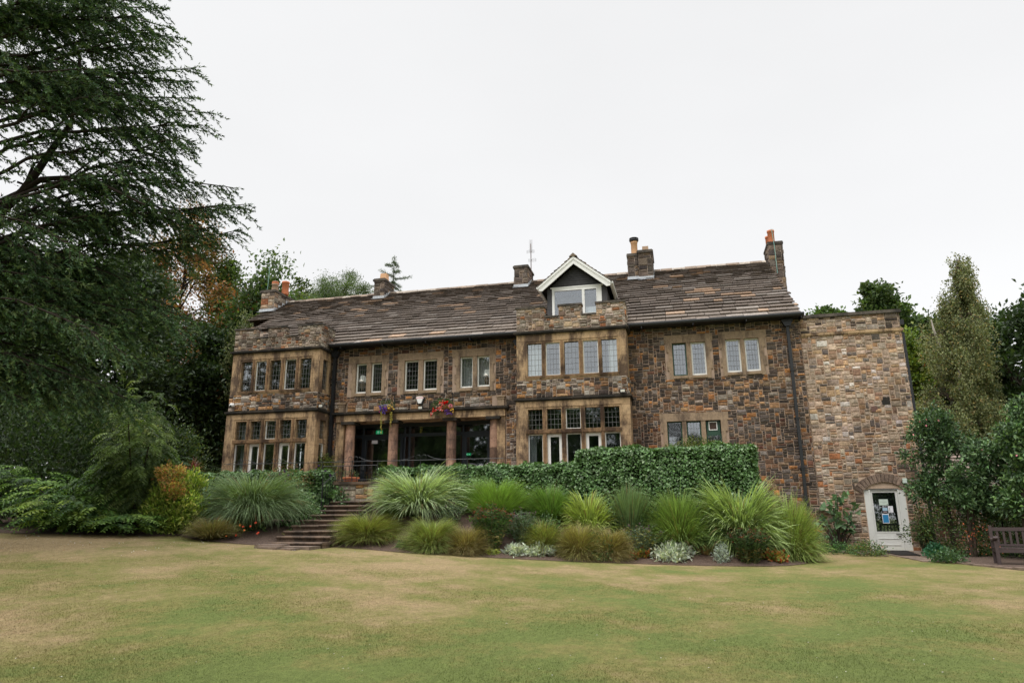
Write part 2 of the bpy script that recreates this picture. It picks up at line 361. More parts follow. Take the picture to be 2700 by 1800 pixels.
# ================================================================ THE HOUSE
# real masonry: every stone is its own raised, slightly pillowed block in front of the mortar
PAL_DARK = [(.36, (.074, .058, .047)), (.18, (.105, .086, .075)), (.17, (.19, .11, .066)), (.07, (.36, .165, .06)), (.10, (.22, .15, .095)), (.05, (.13, .06, .04)), (.07, (.20, .17, .15))]
PAL_MID = [(.20, (.075, .058, .048)), (.20, (.27, .225, .185)), (.20, (.34, .20, .105)), (.10, (.34, .18, .07)), (.13, (.17, .095, .055)), (.15, (.31, .275, .235))]
PAL_PALE = [(.38, (.33, .275, .215)), (.20, (.25, .215, .175)), (.12, (.35, .25, .165)), (.14, (.21, .145, .105)), (.08, (.13, .10, .08)), (.08, (.28, .12, .055))]
PAL_TOWER = [(.32, (.41, .315, .235)), (.24, (.32, .25, .195)), (.10, (.42, .28, .165)), (.12, (.26, .165, .11)), (.07, (.15, .125, .11)), (.03, (.34, .20, .11)), (.06, (.46, .41, .37))]
PAL_CHIM = [(.5, (.10, .082, .068)), (.25, (.17, .13, .10)), (.15, (.20, .14, .09)), (.1, (.06, .05, .045))]
def rubble(mb, o, a, b, U, V, pal, holes=(), du=.048, dv=.041, gap=.014, out=.024, maxw=7, maxh=5, seed=0, jit=.32):
    rg = np.random.default_rng(seed+17)
    o, a, b = map(lambda t: np.array(t, float), (o, a, b)); n = np.cross(a, b)
    nu, nv = max(1, int(round(U/du))), max(1, int(round(V/dv))); du = U/nu; dv = V/nv
    occ = np.zeros((nv, nu), bool)
    cu = (np.arange(nu)+.5)*du; cv = (np.arange(nv)+.5)*dv
    for h in holes:
        occ[np.ix_((cv > h[2]) & (cv < h[3]), (cu > h[0]) & (cu < h[1]))] = True
    pr = np.array([p[0] for p in pal]); pr /= pr.sum()
    vs = []; cs = []; fs = []; k = 0
    for j in range(nv):
        i = 0
        while i < nu:
            if occ[j, i]: i += 1; continue
            hh = int(rg.choice([1, 2, 3, 4, 5], p=[.02, .36, .34, .19, .09])); hh = min(hh, maxh, nv-j)
            ww = int(rg.integers(3, maxw+1)); ww = max(ww, min(hh, 4)); 
            e = i
            while e < nu and e-i < ww and not occ[j, e]: e += 1
            if e < nu and not occ[j, e:e+2].all() and e+1 < nu and occ[j, min(e+1, nu-1)]: e += 1
            ww = e-i
            while hh > 1 and occ[j:j+hh, i:e].any(): hh -= 1
            occ[j:j+hh, i:e] = True
            u0, u1, v0, v1 = i*du+gap/2, e*du-gap/2, j*dv+gap/2, (j+hh)*dv-gap/2
            jt = rg.uniform(-.008, .008, 8)
            q = [(u0+jt[0], v0+jt[1]), (u1+jt[2], v0+jt[3]), (u1+jt[4], v1+jt[5]), (u0+jt[6], v1+jt[7])]
            d = out*rg.uniform(.55, 1.35); ins = .016
            dd = d+rg.uniform(-.008, .008, 4)
            cx, cy = (u0+u1)/2, (v0+v1)/2
            for (x, y) in q: vs.append(o+a*x+b*y-n*.002)
            for (x, y), z in zip(q, dd):
                x2 = x+ins*np.sign(cx-x); y2 = y+ins*np.sign(cy-y); vs.append(o+a*x2+b*y2+n*z)
            vs.append(o+a*cx+b*cy+n*(d+rg.uniform(0, .014)))
            c = np.array(pal[rg.choice(len(pal), p=pr)][1])*rg.uniform(1-jit, 1+jit)*rg.uniform(.97, 1.03, 3)
            cs += [c]*9
            for s in range(4):
                t_ = (s+1) % 4; fs.append((k+s, k+t_, k+4+t_, k+4+s))
            fs += [(k+4, k+5, k+8), (k+5, k+6, k+8), (k+6, k+7, k+8), (k+7, k+4, k+8)]
            k += 9; i = e
    if vs: mb.add(np.array(vs), fs, np.array(cs))
def holed(mb, x0, x1, z0, z1, y0, y1, holes, c=WHITE, axis='x'):
    """slab with rectangular openings; axis 'y' swaps the roles of x and y"""
    xs = sorted({x0, x1, *[h[0] for h in holes], *[h[1] for h in holes]}); zs = sorted({z0, z1, *[h[2] for h in holes], *[h[3] for h in holes]})
    xs = [x for x in xs if x0 <= x <= x1]; zs = [z for z in zs if z0 <= z <= z1]
    for i in range(len(zs)-1):
        run = None
        for j in range(len(xs)-1):
            mx, mz = (xs[j]+xs[j+1])/2, (zs[i]+zs[i+1])/2
            solid = not any(h[0] < mx < h[1] and h[2] < mz < h[3] for h in holes)
            if solid and run is None: run = xs[j]
            if (not solid or j == len(xs)-2) and run is not None:
                e = xs[j+1] if solid else xs[j]
                if axis == 'x': mb.box(run, e, y0, y1, zs[i], zs[i+1], c)
                else: mb.box(y0, y1, run, e, zs[i], zs[i+1], c)
                run = None
BASE = float(g(-8, 24))
house = thing('stone_house', (-7, 26, 2.6), 'long stone country house with slate roof, two battlemented bays and a pillared loggia', 'house')
def B(mb, name, mat, smooth=False, parent=house, label=None): return mb.build(name, mat, parent, smooth, label)

# --- openings in the main wall
WF = []   # (outer x0,x1,z0,z1, lights)
def small_window(xo0, xo1, z1, z0, lights): WF.append((xo0, xo1, z0, z1, lights))
small_window(-13.42, -11.58, 8.24, 6.50, [(-13.08, -12.59, 6.64, 7.93, 'white'), (-12.38, -11.88, 6.64, 7.93, 'white')])
small_window(-11.2, -9.17, 8.24, 6.50, [(-10.88, -10.26, 6.64, 7.93, 'white'), (-10.06, -9.44, 6.64, 7.93, 'white')])
small_window(-8.80, -6.93, 8.25, 6.50, [(-8.46, -7.92, 6.65, 7.95, 'white'), (-7.74, -7.20, 6.67, 7.95, 'white')])
small_window(-.29, 1.50, 8.285, 6.57, [(0.0, .52, 6.70, 7.98, 'green'), (.69, 1.22, 6.69, 7.98, 'white')])
small_window(1.72, 3.42, 8.295, 6.60, [(1.95, 2.47, 6.73, 8.0, 'white'), (2.63, 3.14, 6.74, 8.0, 'white')])
small_window(-.62, 1.84, 5.30, 3.35, [(-.36, .18, 3.55, 5.0, 'green'), (.34, .86, 3.55, 5.0, 'green'), (1.02, 1.56, 3.55, 5.0, 'green')])
FY = 26.0
mb = MB()
holes = [(l[0]-.02, l[1]+.02, l[2]-.02, l[3]+.02) for w_ in WF for l in w_[4]]
bay_open = [(-17.9, -14.6, 2.7, 8.05), (-5.5, -1.95, 2.7, 8.05), (-13.78, -6.55, 2.6, 5.6)]
holed(mb, -18.3, 4.60, BASE-.6, 8.78, FY, FY+.42, holes+bay_open)
mb.box(4.25, 4.60, FY+.42, 33, .0, 8.7)
B(mb, 'mortar_wall', M['mortar'])
mb = MB()
x0 = -14.25
hh = [(w_[0]-x0+.01, w_[1]-x0-.01, w_[2], w_[3]) for w_ in WF]
def sh(h, z): return [(a_, b_, c_-z, d_-z) for a_, b_, c_, d_ in h]
rubble(mb, (x0, FY, 5.90), (1, 0, 0), (0, 0, 1), 8.45, 2.90, PAL_DARK, sh(hh, 5.90)+[(-.3, 8.6, -1, .40)], seed=1)
rubble(mb, (x0, FY, 5.87), (1, 0, 0), (0, 0, 1), 8.45, .44, PAL_MID, [(.55, .85, -1, .42), (7.15, 7.75, -1, .62)], seed=2, maxw=9)
rubble(mb, (-14.25, FY, 2.6), (1, 0, 0), (0, 0, 1), .46, 3.26, PAL_DARK, seed=3)
rubble(mb, (-6.52, FY, 2.6), (1, 0, 0), (0, 0, 1), .70, 3.26, PAL_MID, seed=4)
x1 = -1.66
hh = [(w_[0]-x1+.01, w_[1]-x1-.01, w_[2]-2.6, w_[3]-2.6) for w_ in WF]
rubble(mb, (x1, FY, 2.6), (1, 0, 0), (0, 0, 1), 6.26, 6.18, PAL_DARK, hh+[(0, 6.3, 2.75, 3.9)], seed=5)
rubble(mb, (x1, FY, 5.35), (1, 0, 0), (0, 0, 1), 6.26, 1.15, PAL_MID[:3]+PAL_DARK[:5], seed=6)
rubble(mb, (x1+2.5, FY, .2), (1, 0, 0), (0, 0, 1), 3.76, 2.4, PAL_DARK, seed=7, maxw=9)
B(mb, 'rubble_wall', M['rubble'])

# --- leaded lights
def light(parent, x0, x1, z0, z1, y, frame='white', fw=.05, leaded=True, cols=4, rows=6, sill=.03, glass='glass'):
    """one light: painted frame, glass and lead cames, facing -Y"""
    fx0, fx1, fz0, fz1 = x0, x1, z0, z1
    if frame:
        m_ = MB(); holed(m_, x0, x1, z0, z1, y, y+.06, [(x0+fw, x1-fw, z0+fw+sill, z1-fw)])
        B(m_, 'casement_frame', M[frame], parent=parent)
        fx0, fx1, fz0, fz1 = x0+fw, x1-fw, z0+fw+sill, z1-fw
    B(MB().box(fx0, fx1, y+.034, y+.038, fz0, fz1), 'glass', M[glass], parent=parent)
    if leaded:
        m_ = MB(); t_ = .0052
        for i in range(1, cols):
            x = fx0+(fx1-fx0)*i/cols; m_.box(x-t_, x+t_, y+.026, y+.034, fz0, fz1)
        for j in range(1, rows):
            z = fz0+(fz1-fz0)*j/rows; m_.box(fx0, fx1, y+.022, y+.0262, z-t_, z+t_)
        B(m_, 'leading', M['lead_bar'], parent=parent)
for k, (xa, xb, za, zb, lights) in enumerate(WF):
    m_ = MB(); yf = FY-.035
    hs_ = [(l[0], l[1], l[2], l[3]) for l in lights]
    # jambs of alternating long and short blocks, lintel and sill
    jx0, jx1 = lights[0][0]-.20, lights[-1][1]+.20
    holed(m_, xa, xb, lights[0][3], zb, yf, FY+.18, [])
    zs = np.linspace(za, lights[0][3], 5)
    for q in range(4):
        wd = .0 if q % 2 == 0 else .07
        m_.box(jx0-wd+.05, lights[0][0], yf-.001*q, FY+.18, zs[q], zs[q+1]); m_.box(lights[-1][1], jx1+wd-.05, yf-.001*q, FY+.18, zs[q], zs[q+1])
    for a_, b_ in zip(lights[:-1], lights[1:]): m_.box(a_[1], b_[0], yf+.02, FY+.18, lights[0][2]-.1, lights[0][3])
    for l in lights: m_.box(l[0], l[1], yf-.03, FY+.18, za+.03, l[2]-.0)
    # hidden strip of wall behind alternating blocks stays mortar
    wnd = B(m_, 'mullioned_window', M['ashlar_grey'])
    WLOC = PLOC[house.name]; PLOC[wnd.name] = WLOC
    for j, l in enumerate(lights):
        if k == 5 and j == 2:
            m2_ = MB().box(l[0]+.03, l[1]-.03, FY+.09, FY+.12, 4.50, l[3]-.03); B(m2_, 'vent_panel', M['green'], parent=wnd)
            m2_ = MB(); holed(m2_, 1.13, 1.43, 4.64, 4.95, FY+.065, FY+.09, [(1.155, 1.405, 4.665, 4.925)])
            B(m2_, 'vent_surround', M['white'], parent=wnd)
            m2_ = MB(); [m2_.box(1.155, 1.405, FY+.07, FY+.086, 4.67+i*.026, 4.682+i*.026) for i in range(10)]; B(m2_, 'vent_louvre', M['rusty'], parent=wnd)
            light(wnd, l[0], l[1], l[2], 4.50, FY+.09, 'green', rows=5, cols=4)
        else:
            light(wnd, l[0], l[1], l[2], l[3], FY+.09, l[4], sill=.035 if l[4] == 'white' else .02)
            if k == 5 and j == 0:
                m2_ = MB(); [m2_.box(l[0]+.05, l[1]-.05, FY+.07, FY+.085, 4.45+i*.045, 4.472+i*.045) for i in range(11)]; B(m2_, 'louvre_blind', M['black'], parent=wnd)

# --- quoins of the main wall at the right corner
# --- bays
BY = 24.95
MUL = (.50, .44, .40)      # long-exposed mullions have gone dark
def bay(xa, xb, lx, crenel, seed, left):
    z0, zc1, zc2, zt = 2.55, 5.80, 8.40, 9.05
    y1 = FY
    # lower stage: ashlar panel with mullions, transom
    for (pz0, pz1, rows_) in ((z0, zc1, 'low'), (6.62, zc2, 'up')):
        m_ = MB(); pr = .03 if rows_ == 'low' else 0
        if rows_ == 'low': hs_ = [(a_, b_, 2.72, 4.57) for a_, b_ in lx]+[(a_, b_, 4.74, 5.50) for a_, b_ in lx]
        else: hs_ = [(a_, b_, 6.78, 8.05) for a_, b_ in lx]
        holed(m_, xa-pr, xb+pr, pz0, pz1, BY-pr, BY+.24, hs_)
        # hood fillet around the lights, mullions kept a little proud
        zt_ = hs_[-1][3]
        m_.box(lx[0][0]-.10, lx[-1][1]+.10, BY-pr-.02, BY-pr, zt_+.075, zt_+.11)
        m_.box(lx[0][0]-.10, lx[0][0]-.065, BY-pr-.02, BY-pr, pz0+.15, zt_+.075); m_.box(lx[-1][1]+.065, lx[-1][1]+.10, BY-pr-.02, BY-pr, pz0+.15, zt_+.075)
        for p_, q_ in zip(lx[:-1], lx[1:]):
            mid = (p_[1]+q_[0])/2; m_.box(mid-.045, mid+.045, BY-pr-.04, BY-pr, pz0+.14, zt_+.04, MUL)
        if rows_ == 'low': m_.box(lx[0][0]-.06, lx[-1][1]+.06, BY-pr-.055, BY-pr-.041, 4.60, 4.72, MUL)
        else: m_.box(lx[0][0]-.06, lx[-1][1]+.06, BY-.06, BY-.041, 6.70, 6.76, MUL)
        # side walls with one side light
        for sx, s in ((xa, -1), (xb, 1)):
            wx0, wx1 = (sx-(pr if s < 0 else .24), sx+(.24 if s < 0 else pr))
            hs2 = ([(BY+.32, BY+.80, 2.72, 4.57), (BY+.32, BY+.80, 4.74, 5.50)] if rows_ == 'low' else [(BY+.32, BY+.80, 6.78, 8.05)]) if s > 0 and left else []
            holed(m_, BY+.24, y1+.0, pz0, pz1, wx0+.001, wx1-.001, hs2, axis='y')
        wnd = B(m_, 'bay_window', M['ashlar' if not (left and rows_ == 'up') else 'ashlar'])
        PLOC[wnd.name] = PLOC[house.name]
        for j, (a_, b_) in enumerate(lx):
            if rows_ == 'up':
                fr = 'white' if j in (1, 3) else None
                light(wnd, a_, b_, 6.78, 8.05, BY+.07, fr, fw=.03, sill=0, rows=6)
            else:
                fr = 'white' if j == 2 else None
                light(wnd, a_, b_, 4.74, 5.50, BY+.07, fr, fw=.03, sill=0, rows=4)
                light(wnd, a_, b_, 2.72, 4.57, BY+.07, 'white', fw=(.11 if j in (1, 3) else .035), leaded=False, sill=.05)
        if left:
            for (a2, b2, ld) in (((2.72, 4.57, False), (4.74, 5.50, True)) if rows_ == 'low' else ((6.78, 8.05, True),)):
                yy0, yy1 = BY+.32, BY+.80; X_ = xb-.10
                if not ld:
                    m2_ = MB(); holed(m2_, yy0, yy1, a2, b2, X_, X_+.05, [(yy0+.05, yy1-.05, a2+.05, b2-.05)], axis='y'); B(m2_, 'casement_frame', M['white'], parent=wnd)
                B(MB().box(X_+.02, X_+.024, yy0+.001, yy1-.001, a2, b2), 'glass', M['glass'], parent=wnd)
                if ld:
                    m2_ = MB()
                    for i in range(1, 4): yv = yy0+(yy1-yy0)*i/4; m2_.box(X_+.024, X_+.03, yv-.006, yv+.006, a2, b2)
                    nr = 6 if rows_ == 'up' else 4
                    for i in range(1, nr): zv = a2+(b2-a2)*i/nr; m2_.box(X_+.03, X_+.034, yy0, yy1, zv-.006, zv+.006)
                    B(m2_, 'leading', M['lead_bar'], parent=wnd)
    # mortar core of the rubble bands, and the rubble
    m_ = MB()
    def ring(za, zb, t=.26):
        m_.box(xa+.005, xb-.005, BY+.005, BY+t, za, zb); m_.box(xa+.005, xa+t, BY+t, y1, za, zb); m_.box(xb-t, xb-.005, BY+t, y1, za, zb)
    ring(5.93, 6.62); B(m_, 'mortar_core', M['mortar_dark']); m_ = MB()
    ring(8.50, 9.04); B(m_, 'mortar_core', M['mortar_dark'])
    m_ = MB()
    rubble(m_, (xa, BY, 5.94), (1, 0, 0), (0, 0, 1), xb-xa, .68, PAL_MID, seed=seed, maxw=9)
    rubble(m_, (xb, BY, 5.94), (0, 1, 0), (0, 0, 1), y1-BY, .68, PAL_MID, seed=seed+1)
    B(m_, 'rubble_band', M['rubble_pale']); m_ = MB()
    rubble(m_, (xa, BY, 8.50), (1, 0, 0), (0, 0, 1), xb-xa, .55, PAL_PALE, seed=seed+2)
    rubble(m_, (xb, BY, 8.50), (0, 1, 0), (0, 0, 1), y1-BY+.1, 1.0, PAL_PALE, seed=seed+3)
    for i, (c0, c1) in enumerate(crenel):
        rubble(m_, (c0, BY, 9.05), (1, 0, 0), (0, 0, 1), c1-c0, .42, PAL_PALE, seed=seed+4+i)
        if i < len(crenel)-1: rubble(m_, (c1, BY, 9.05), (0, 1, 0), (0, 0, 1), .26, .42, PAL_PALE, seed=seed+14+i)
    B(m_, 'parapet_rubble', M['rubble_pale'])
    # battlements
    m_ = MB(); t = .26
    for c0, c1 in crenel[1:-1]: B(MB().box(c0+.005, c1-.005, BY+.005, BY+t, 9.04, 9.46), 'merlon', M['mortar_dark'])
    m_.box(crenel[0][0]+.005, crenel[0][1]-.005, BY+.005, BY+t, 9.04, 9.46)
    m_.box(xa+.005, xa+t, BY+t, y1+.6, 9.04, 9.46); B(m_, 'battlement', M['mortar_dark'])
    m_ = MB().box(crenel[-1][0]+.005, crenel[-1][1]-.005, BY+.005, BY+t, 9.04, 9.46).box(xb-t, xb-.005, BY+t, y1+.1, 9.04, 9.46); B(m_, 'battlement', M['mortar_dark'])
    m_ = MB()
    for i, (c0, c1) in enumerate(crenel): m_.box(c0-.035, c1+.035, BY-.05, BY+t+.03, 9.46, 9.535)
    for (p_, q_) in zip(crenel[:-1], crenel[1:]): m_.box(p_[1]+.0, q_[0]-.0, BY-.05, BY+t+.03, 9.04, 9.105)
    m_.box(xa-.035, xa+t+.03, BY+t+.03, y1+.6, 9.462, 9.533); m_.box(xb-t-.03, xb+.035, BY+t+.03, y1+.1, 9.462, 9.533)
    B(m_, 'battlement_coping', M['coping'])
    # two string courses with splayed top
    for zc in (5.80, 8.40):
        m_ = MB()
        for (za, zb, ov) in ((zc, zc+.05, .06), (zc+.05, zc+.115, .105), (zc+.115, zc+.14, .05)):
            m_.box(xa-ov, xb+ov, BY-ov, y1-.002, za, zb)
        B(m_, 'string_course', M['cornice'])
    B(MB().box(xa+.1, xb-.1, BY+.1, y1+.5, 8.54, 8.60), 'bay_roof', M['flashing'])
LX = [(-17.88, -17.37), (-17.20, -16.69), (-16.52, -16.00), (-15.82, -15.30), (-15.12, -14.60)]
RX = [(-5.42, -4.86), (-4.70, -4.15), (-3.99, -3.43), (-3.27, -2.70), (-2.57, -2.00)]
bay(-18.33, -14.22, LX, [(-18.33, -17.31), (-16.74, -15.88), (-15.32, -14.22)], 30, True)
bay(-5.84, -1.64, RX, [(-5.84, -4.72), (-4.17, -3.28), (-2.72, -1.64)], 60, False)

# --- loggia
rg0 = np.random.default_rng(8)
m_ = MB()
m_.box(-13.82, -6.54, FY-.12, FY+.38, 5.45, 5.72)
m_.box(-13.82, -6.54, FY+.38, FY+1.2, 5.47, 5.62)
B(m_, 'loggia_beam', M['ashlar'])
m_ = MB()
for (za, zb, ov) in ((5.72, 5.77, .17), (5.77, 5.83, .22), (5.83, 5.86, .15)): m_.box(-13.98, -6.40, FY-ov, FY+.01, za, zb)
B(m_, 'loggia_cornice', M['cornice'])
for cx in (-13.25, -11.32, -8.82, -7.02):
    m_ = MB(); r_ = .205
    m_.lathe(cx, FY+.12, [(r_+.03, 2.6), (r_+.03, 2.72), (r_, 2.76)], 28)
    for i in range(7):
        za_ = 2.76+i*.3685; zb_ = za_+.3685; ra, rb = r_*(1-.010*i), r_*(1-.010*(i+1)); dk = rg0.uniform(.75, 1.1) if rg0.random() < .62 else rg0.uniform(.33, .55)
        if cx < -13: dk = rg0.uniform(.9, 1.15)
        m_.lathe(cx, FY+.12, [(ra-.012, za_), (ra, za_+.012), (rb, zb_-.012), (rb-.012, zb_)], 40, np.array((1, 1, 1))*dk)
    B(m_, 'column', M['column'], False)
    B(MB().box(cx-.29, cx+.29, FY-.20, FY+.42, 5.335, 5.45), 'capital', M['cornice'])
B(MB().box(-13.80, -13.46, FY-.06, FY+.3, 2.6, 5.44), 'pilaster', M['ashlar']); B(MB().box(-6.88, -6.56, FY-.06, FY+.3, 2.6, 5.44), 'pilaster', M['ashlar'])
for bx in (-13.60, -6.72):
    m_ = MB(); m_.box(bx-.14, bx+.14, FY-.10, FY+.01, 5.87, 6.20); m_.box(bx-.19, bx+.19, FY-.14, FY+.012, 6.20, 6.26); m_.box(bx-.16, bx+.16, FY-.12, FY+.013, 6.12, 6.16)
    B(m_, 'bracket_stone', M['ashlar_grey'])
GY = 27.0
m_ = MB()
fz = [(2.66, 4.92), (4.98, 5.34)]
xs = [-13.95, -13.10, -11.20, -10.98, -8.62, -7.40]
fr_holes = []
for i in range(5):
    for (a_, b_) in fz: fr_holes.append((xs[i]+.035, xs[i+1]-.035, a_+.05, b_-.03))
holed(m_, -13.95, -7.05, 2.6, 5.47, GY, GY+.08, fr_holes)
glz = B(m_, 'glazed_screen', M['anthracite']); PLOC[glz.name] = PLOC[house.name]
for h in fr_holes: B(MB().box(h[0], h[1], GY+.03, GY+.035, h[2], h[3]), 'glass', M['glass_big'], parent=glz)
for (da, db) in ((-13.05, -11.25), (-8.57, -7.45)):
    m_ = MB(); holed(m_, da, db, 2.67, 4.90, GY-.04, GY-.001, [(da+.11, db-.11, 2.80, 4.80)]); B(m_, 'glazed_door', M['anthracite'], parent=glz)
    m_ = MB().box(da+.05, da+.07, GY-.09, GY-.04, 3.55, 3.72); B(m_, 'door_handle', M['metal'], parent=glz)
B(MB().box(-11.05, -10.97, GY+.2, GY+.28, 2.62, 5.3), 'steel_post', M['metal'])
# rooms behind the glass
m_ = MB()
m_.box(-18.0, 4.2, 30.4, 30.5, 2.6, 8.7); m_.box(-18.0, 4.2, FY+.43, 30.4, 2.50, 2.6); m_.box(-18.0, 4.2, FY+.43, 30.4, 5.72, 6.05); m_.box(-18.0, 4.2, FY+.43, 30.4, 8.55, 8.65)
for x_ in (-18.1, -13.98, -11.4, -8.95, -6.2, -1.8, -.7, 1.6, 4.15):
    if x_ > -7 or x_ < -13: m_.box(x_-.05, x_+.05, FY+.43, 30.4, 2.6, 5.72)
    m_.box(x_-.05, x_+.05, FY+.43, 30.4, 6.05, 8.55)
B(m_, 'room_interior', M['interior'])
m_ = MB(); m_.box(-.6, 1.5, 27.6, 27.62, 6.1, 8.3); m_.box(-.6, 4.1, FY+.5, 27.6, 8.10, 8.14); m_.box(1.7, 4.1, 28.0, 28.02, 6.1, 8.3); m_.box(-8.85, -6.3, 27.5, 27.52, 6.1, 8.4); m_.box(-5.5, -2, 27.3, 27.32, 6.1, 8.3)
B(m_, 'pale_room_wall', M['interior_pale'])
def curtain(x0_, x1_, z0_, z1_, y_, mt='curtain'):
    n = max(6, int((x1_-x0_)/.02)); xx = np.linspace(x0_, x1_, n); yy = y_+.018*np.sin(np.arange(n)*1.35)
    v = [(x, y, z0_) for x, y in zip(xx, yy)]+[(x, y, z1_) for x, y in zip(xx, yy)]
    m3 = MB(); m3.add(v, [(i, i+1, n+i+1, n+i) for i in range(n-1)]); B(m3, 'curtain', M[mt])
curtain(-5.42, -4.86, 6.7, 8.1, BY+.15); curtain(-2.32, -2.0, 6.7, 8.1, BY+.15)
curtain(-8.5, -7.1, 6.6, 8.0, FY+.44, 'curtain'); curtain(-5.42, -5.14, 2.7, 4.6, BY+.22, 'interior_pale'); curtain(-17.75, -17.5, 2.7, 5.5, BY+.3, 'interior_pale')  # first curtain is an added white sheet making the right lamp window pale

# --- roof: each course of stone slates is laid piece by piece
RY0, RZ0, RY1, RZ1 = 25.58, 8.70, 32.72, 13.33
SL = math.hypot(RY1-RY0, RZ1-RZ0); UY, UZ = (RY1-RY0)/SL, (RZ1-RZ0)/SL
def roofpt(px, py):
    d = ray(px, py); k = UZ/UY; t = (RZ0-EYE-k*RY0)/(d[2]-k*d[1]); p = d*t; return np.array([p[0], p[1], p[2]+EYE])
NR = 25; ex = np.linspace(.47, .235, NR); ex *= SL/ex.sum()
rg = np.random.default_rng(3)
def slate_rows(mb, x_left, x_right, skip=None):
    s = 0
    for r in range(NR):
        e = ex[r]; y_mid = RY0+UY*(s+e/2)
        xl = x_left(y_mid); x = xl-rg.uniform(0, .05)
        while x < x_right(y_mid):
            wd = rg.uniform(.30, .78)*(1.15-.3*r/NR)
            x2 = min(x+wd, x_right(y_mid)+rg.uniform(.0, .05))
            if x2-x < .12: x2 = x+.15
            lift = rg.uniform(.058, .09); th = rg.uniform(.045, .065)
            a0, a1 = s-rg.uniform(-.012, .018), s+e*1.12
            sag = .03*math.sin(x*.42+1)*math.sin(math.pi*min(1, s/SL))
            tilt = rg.uniform(-.006, .006)
            def P(xx, ss, hh): return (xx, RY0+UY*ss-UZ*hh, RZ0+UZ*ss+UY*hh+sag)
            v = [P(x+.009, a0, lift-th), P(x2-.009, a0+tilt, lift-th), P(x2-.009, a0+tilt, lift), P(x+.009, a0, lift), P(x+.009, a1, .004), P(x2-.009, a1, .004), P(x+.009, a1, -.01), P(x2-.009, a1, -.01)]
            u = rg.random()
            c = np.array((.106, .083, .067))*rg.uniform(.82, 1.18)
            if u < .06: c = np.array((.29, .195, .13))*rg.uniform(.8, 1.1)
            elif u < .15: c = np.array((.165, .14, .12))*rg.uniform(.9, 1.15)
            if r < 3: c = c*1.25+np.array((.03, .028, .024))
            mb.add(v, [(0, 1, 2, 3), (3, 2, 5, 4), (0, 3, 4, 6), (1, 7, 5, 2), (0, 6, 7, 1)], c)
            x = x2
        s += e
def xleft(y): return -18.62 if y < 28.35 else (-19.98 if y < 29.9 else -21.40)
m_ = MB(); slate_rows(m_, xleft, lambda y: 4.64)
roof = B(m_, 'roof', M['slate']); PLOC[roof.name] = PLOC[house.name]
m_ = MB()
def slab(xa, xb, s0, s1):
    P = lambda xx, ss, hh: (xx, RY0+UY*ss-UZ*hh, RZ0+UZ*ss+UY*hh)
    v = [P(xa, s0, -.012), P(xb, s0, -.012), P(xb, s1, -.012), P(xa, s1, -.012), P(xa, s0, -.12), P(xb, s0, -.12), P(xb, s1, -.12), P(xa, s1, -.12)]
    m_.add(v, [(0, 1, 2, 3), (7, 6, 5, 4), (0, 4, 5, 1), (1, 5, 6, 2), (2, 6, 7, 3), (3, 7, 4, 0)])
slab(-18.5, 4.6, .1, SL); slab(-21.3, -18.5, (30.0-RY0)/UY, SL); slab(-19.9, -18.5, (28.4-RY0)/UY, (30.0-RY0)/UY)
# far slope and gable ends
v = [(-21.3, RY1, RZ1-.05), (4.6, RY1, RZ1-.05), (4.6, RY1+6, 9.4), (-21.3, RY1+6, 9.4)]
m_.add(v, [(0, 1, 2, 3)])
for gx in (4.3, -21.25):
    y0_ = 26.2 if gx > 0 else 30.3; zz = RZ0+(y0_-RY0)*UZ/UY-.1
    a = [(gx, y0_, 6.0), (gx, RY1+6, 6.0), (gx, RY1+6, 9.35), (gx, RY1, RZ1-.12), (gx, y0_, zz)]; b2_ = [(x+.25, y, z) for x, y, z in a]
    m_.add(a+b2_, [(0, 1, 2, 3, 4), (9, 8, 7, 6, 5)]+[(i, i+5, (i+1) % 5+5, (i+1) % 5) for i in range(5)])
B(m_, 'roof_boarding', M['bark_dark'], parent=roof)
m_ = MB(); x = -21.4; k = 0
while x < 4.6:
    l_ = rg.uniform(.45, .7); sag = .03*math.sin(x*.42+1)*.2
    prof = [(-.17, -.11), (-.12, .0), (-.04, .055), (.04, .055), (.12, .0), (.17, -.11)]
    x2 = min(x+l_, 4.62); c = np.array((.26, .20, .155))*rg.uniform(.55, 1.25)
    if rg.random() < .25: c = np.array((.42, .36, .30))*rg.uniform(.8, 1.1)
    zj = RZ1+rg.uniform(.03, .055)+sag
    m_.add([(x+.006, RY1+a_, zj+b_) for a_, b_ in prof]+[(x2-.006, RY1+a_, zj+b_) for a_, b_ in prof], [(i, i+1, i+7, i+6) for i in range(5)]+[(5, 4, 3, 2, 1, 0), (6, 7, 8, 9, 10, 11)], c); x = x2
B(m_, 'ridge_tile', M['slate'], parent=roof)
# set-back wall at the left end, beneath the upper courses
m_ = MB(); m_.box(-21.2, -18.4, 30.05, 30.4, .5, 11.2); m_.box(-19.8, -18.4, 28.45, 28.8, 2, 10.35); B(m_, 'mortar_gable', M['mortar_dark'])
m_ = MB(); rubble(m_, (-21.2, 30.05, 9.0), (1, 0, 0), (0, 0, 1), 2.8, 2.2, PAL_PALE, seed=91); B(m_, 'gable_rubble', M['rubble_pale'])

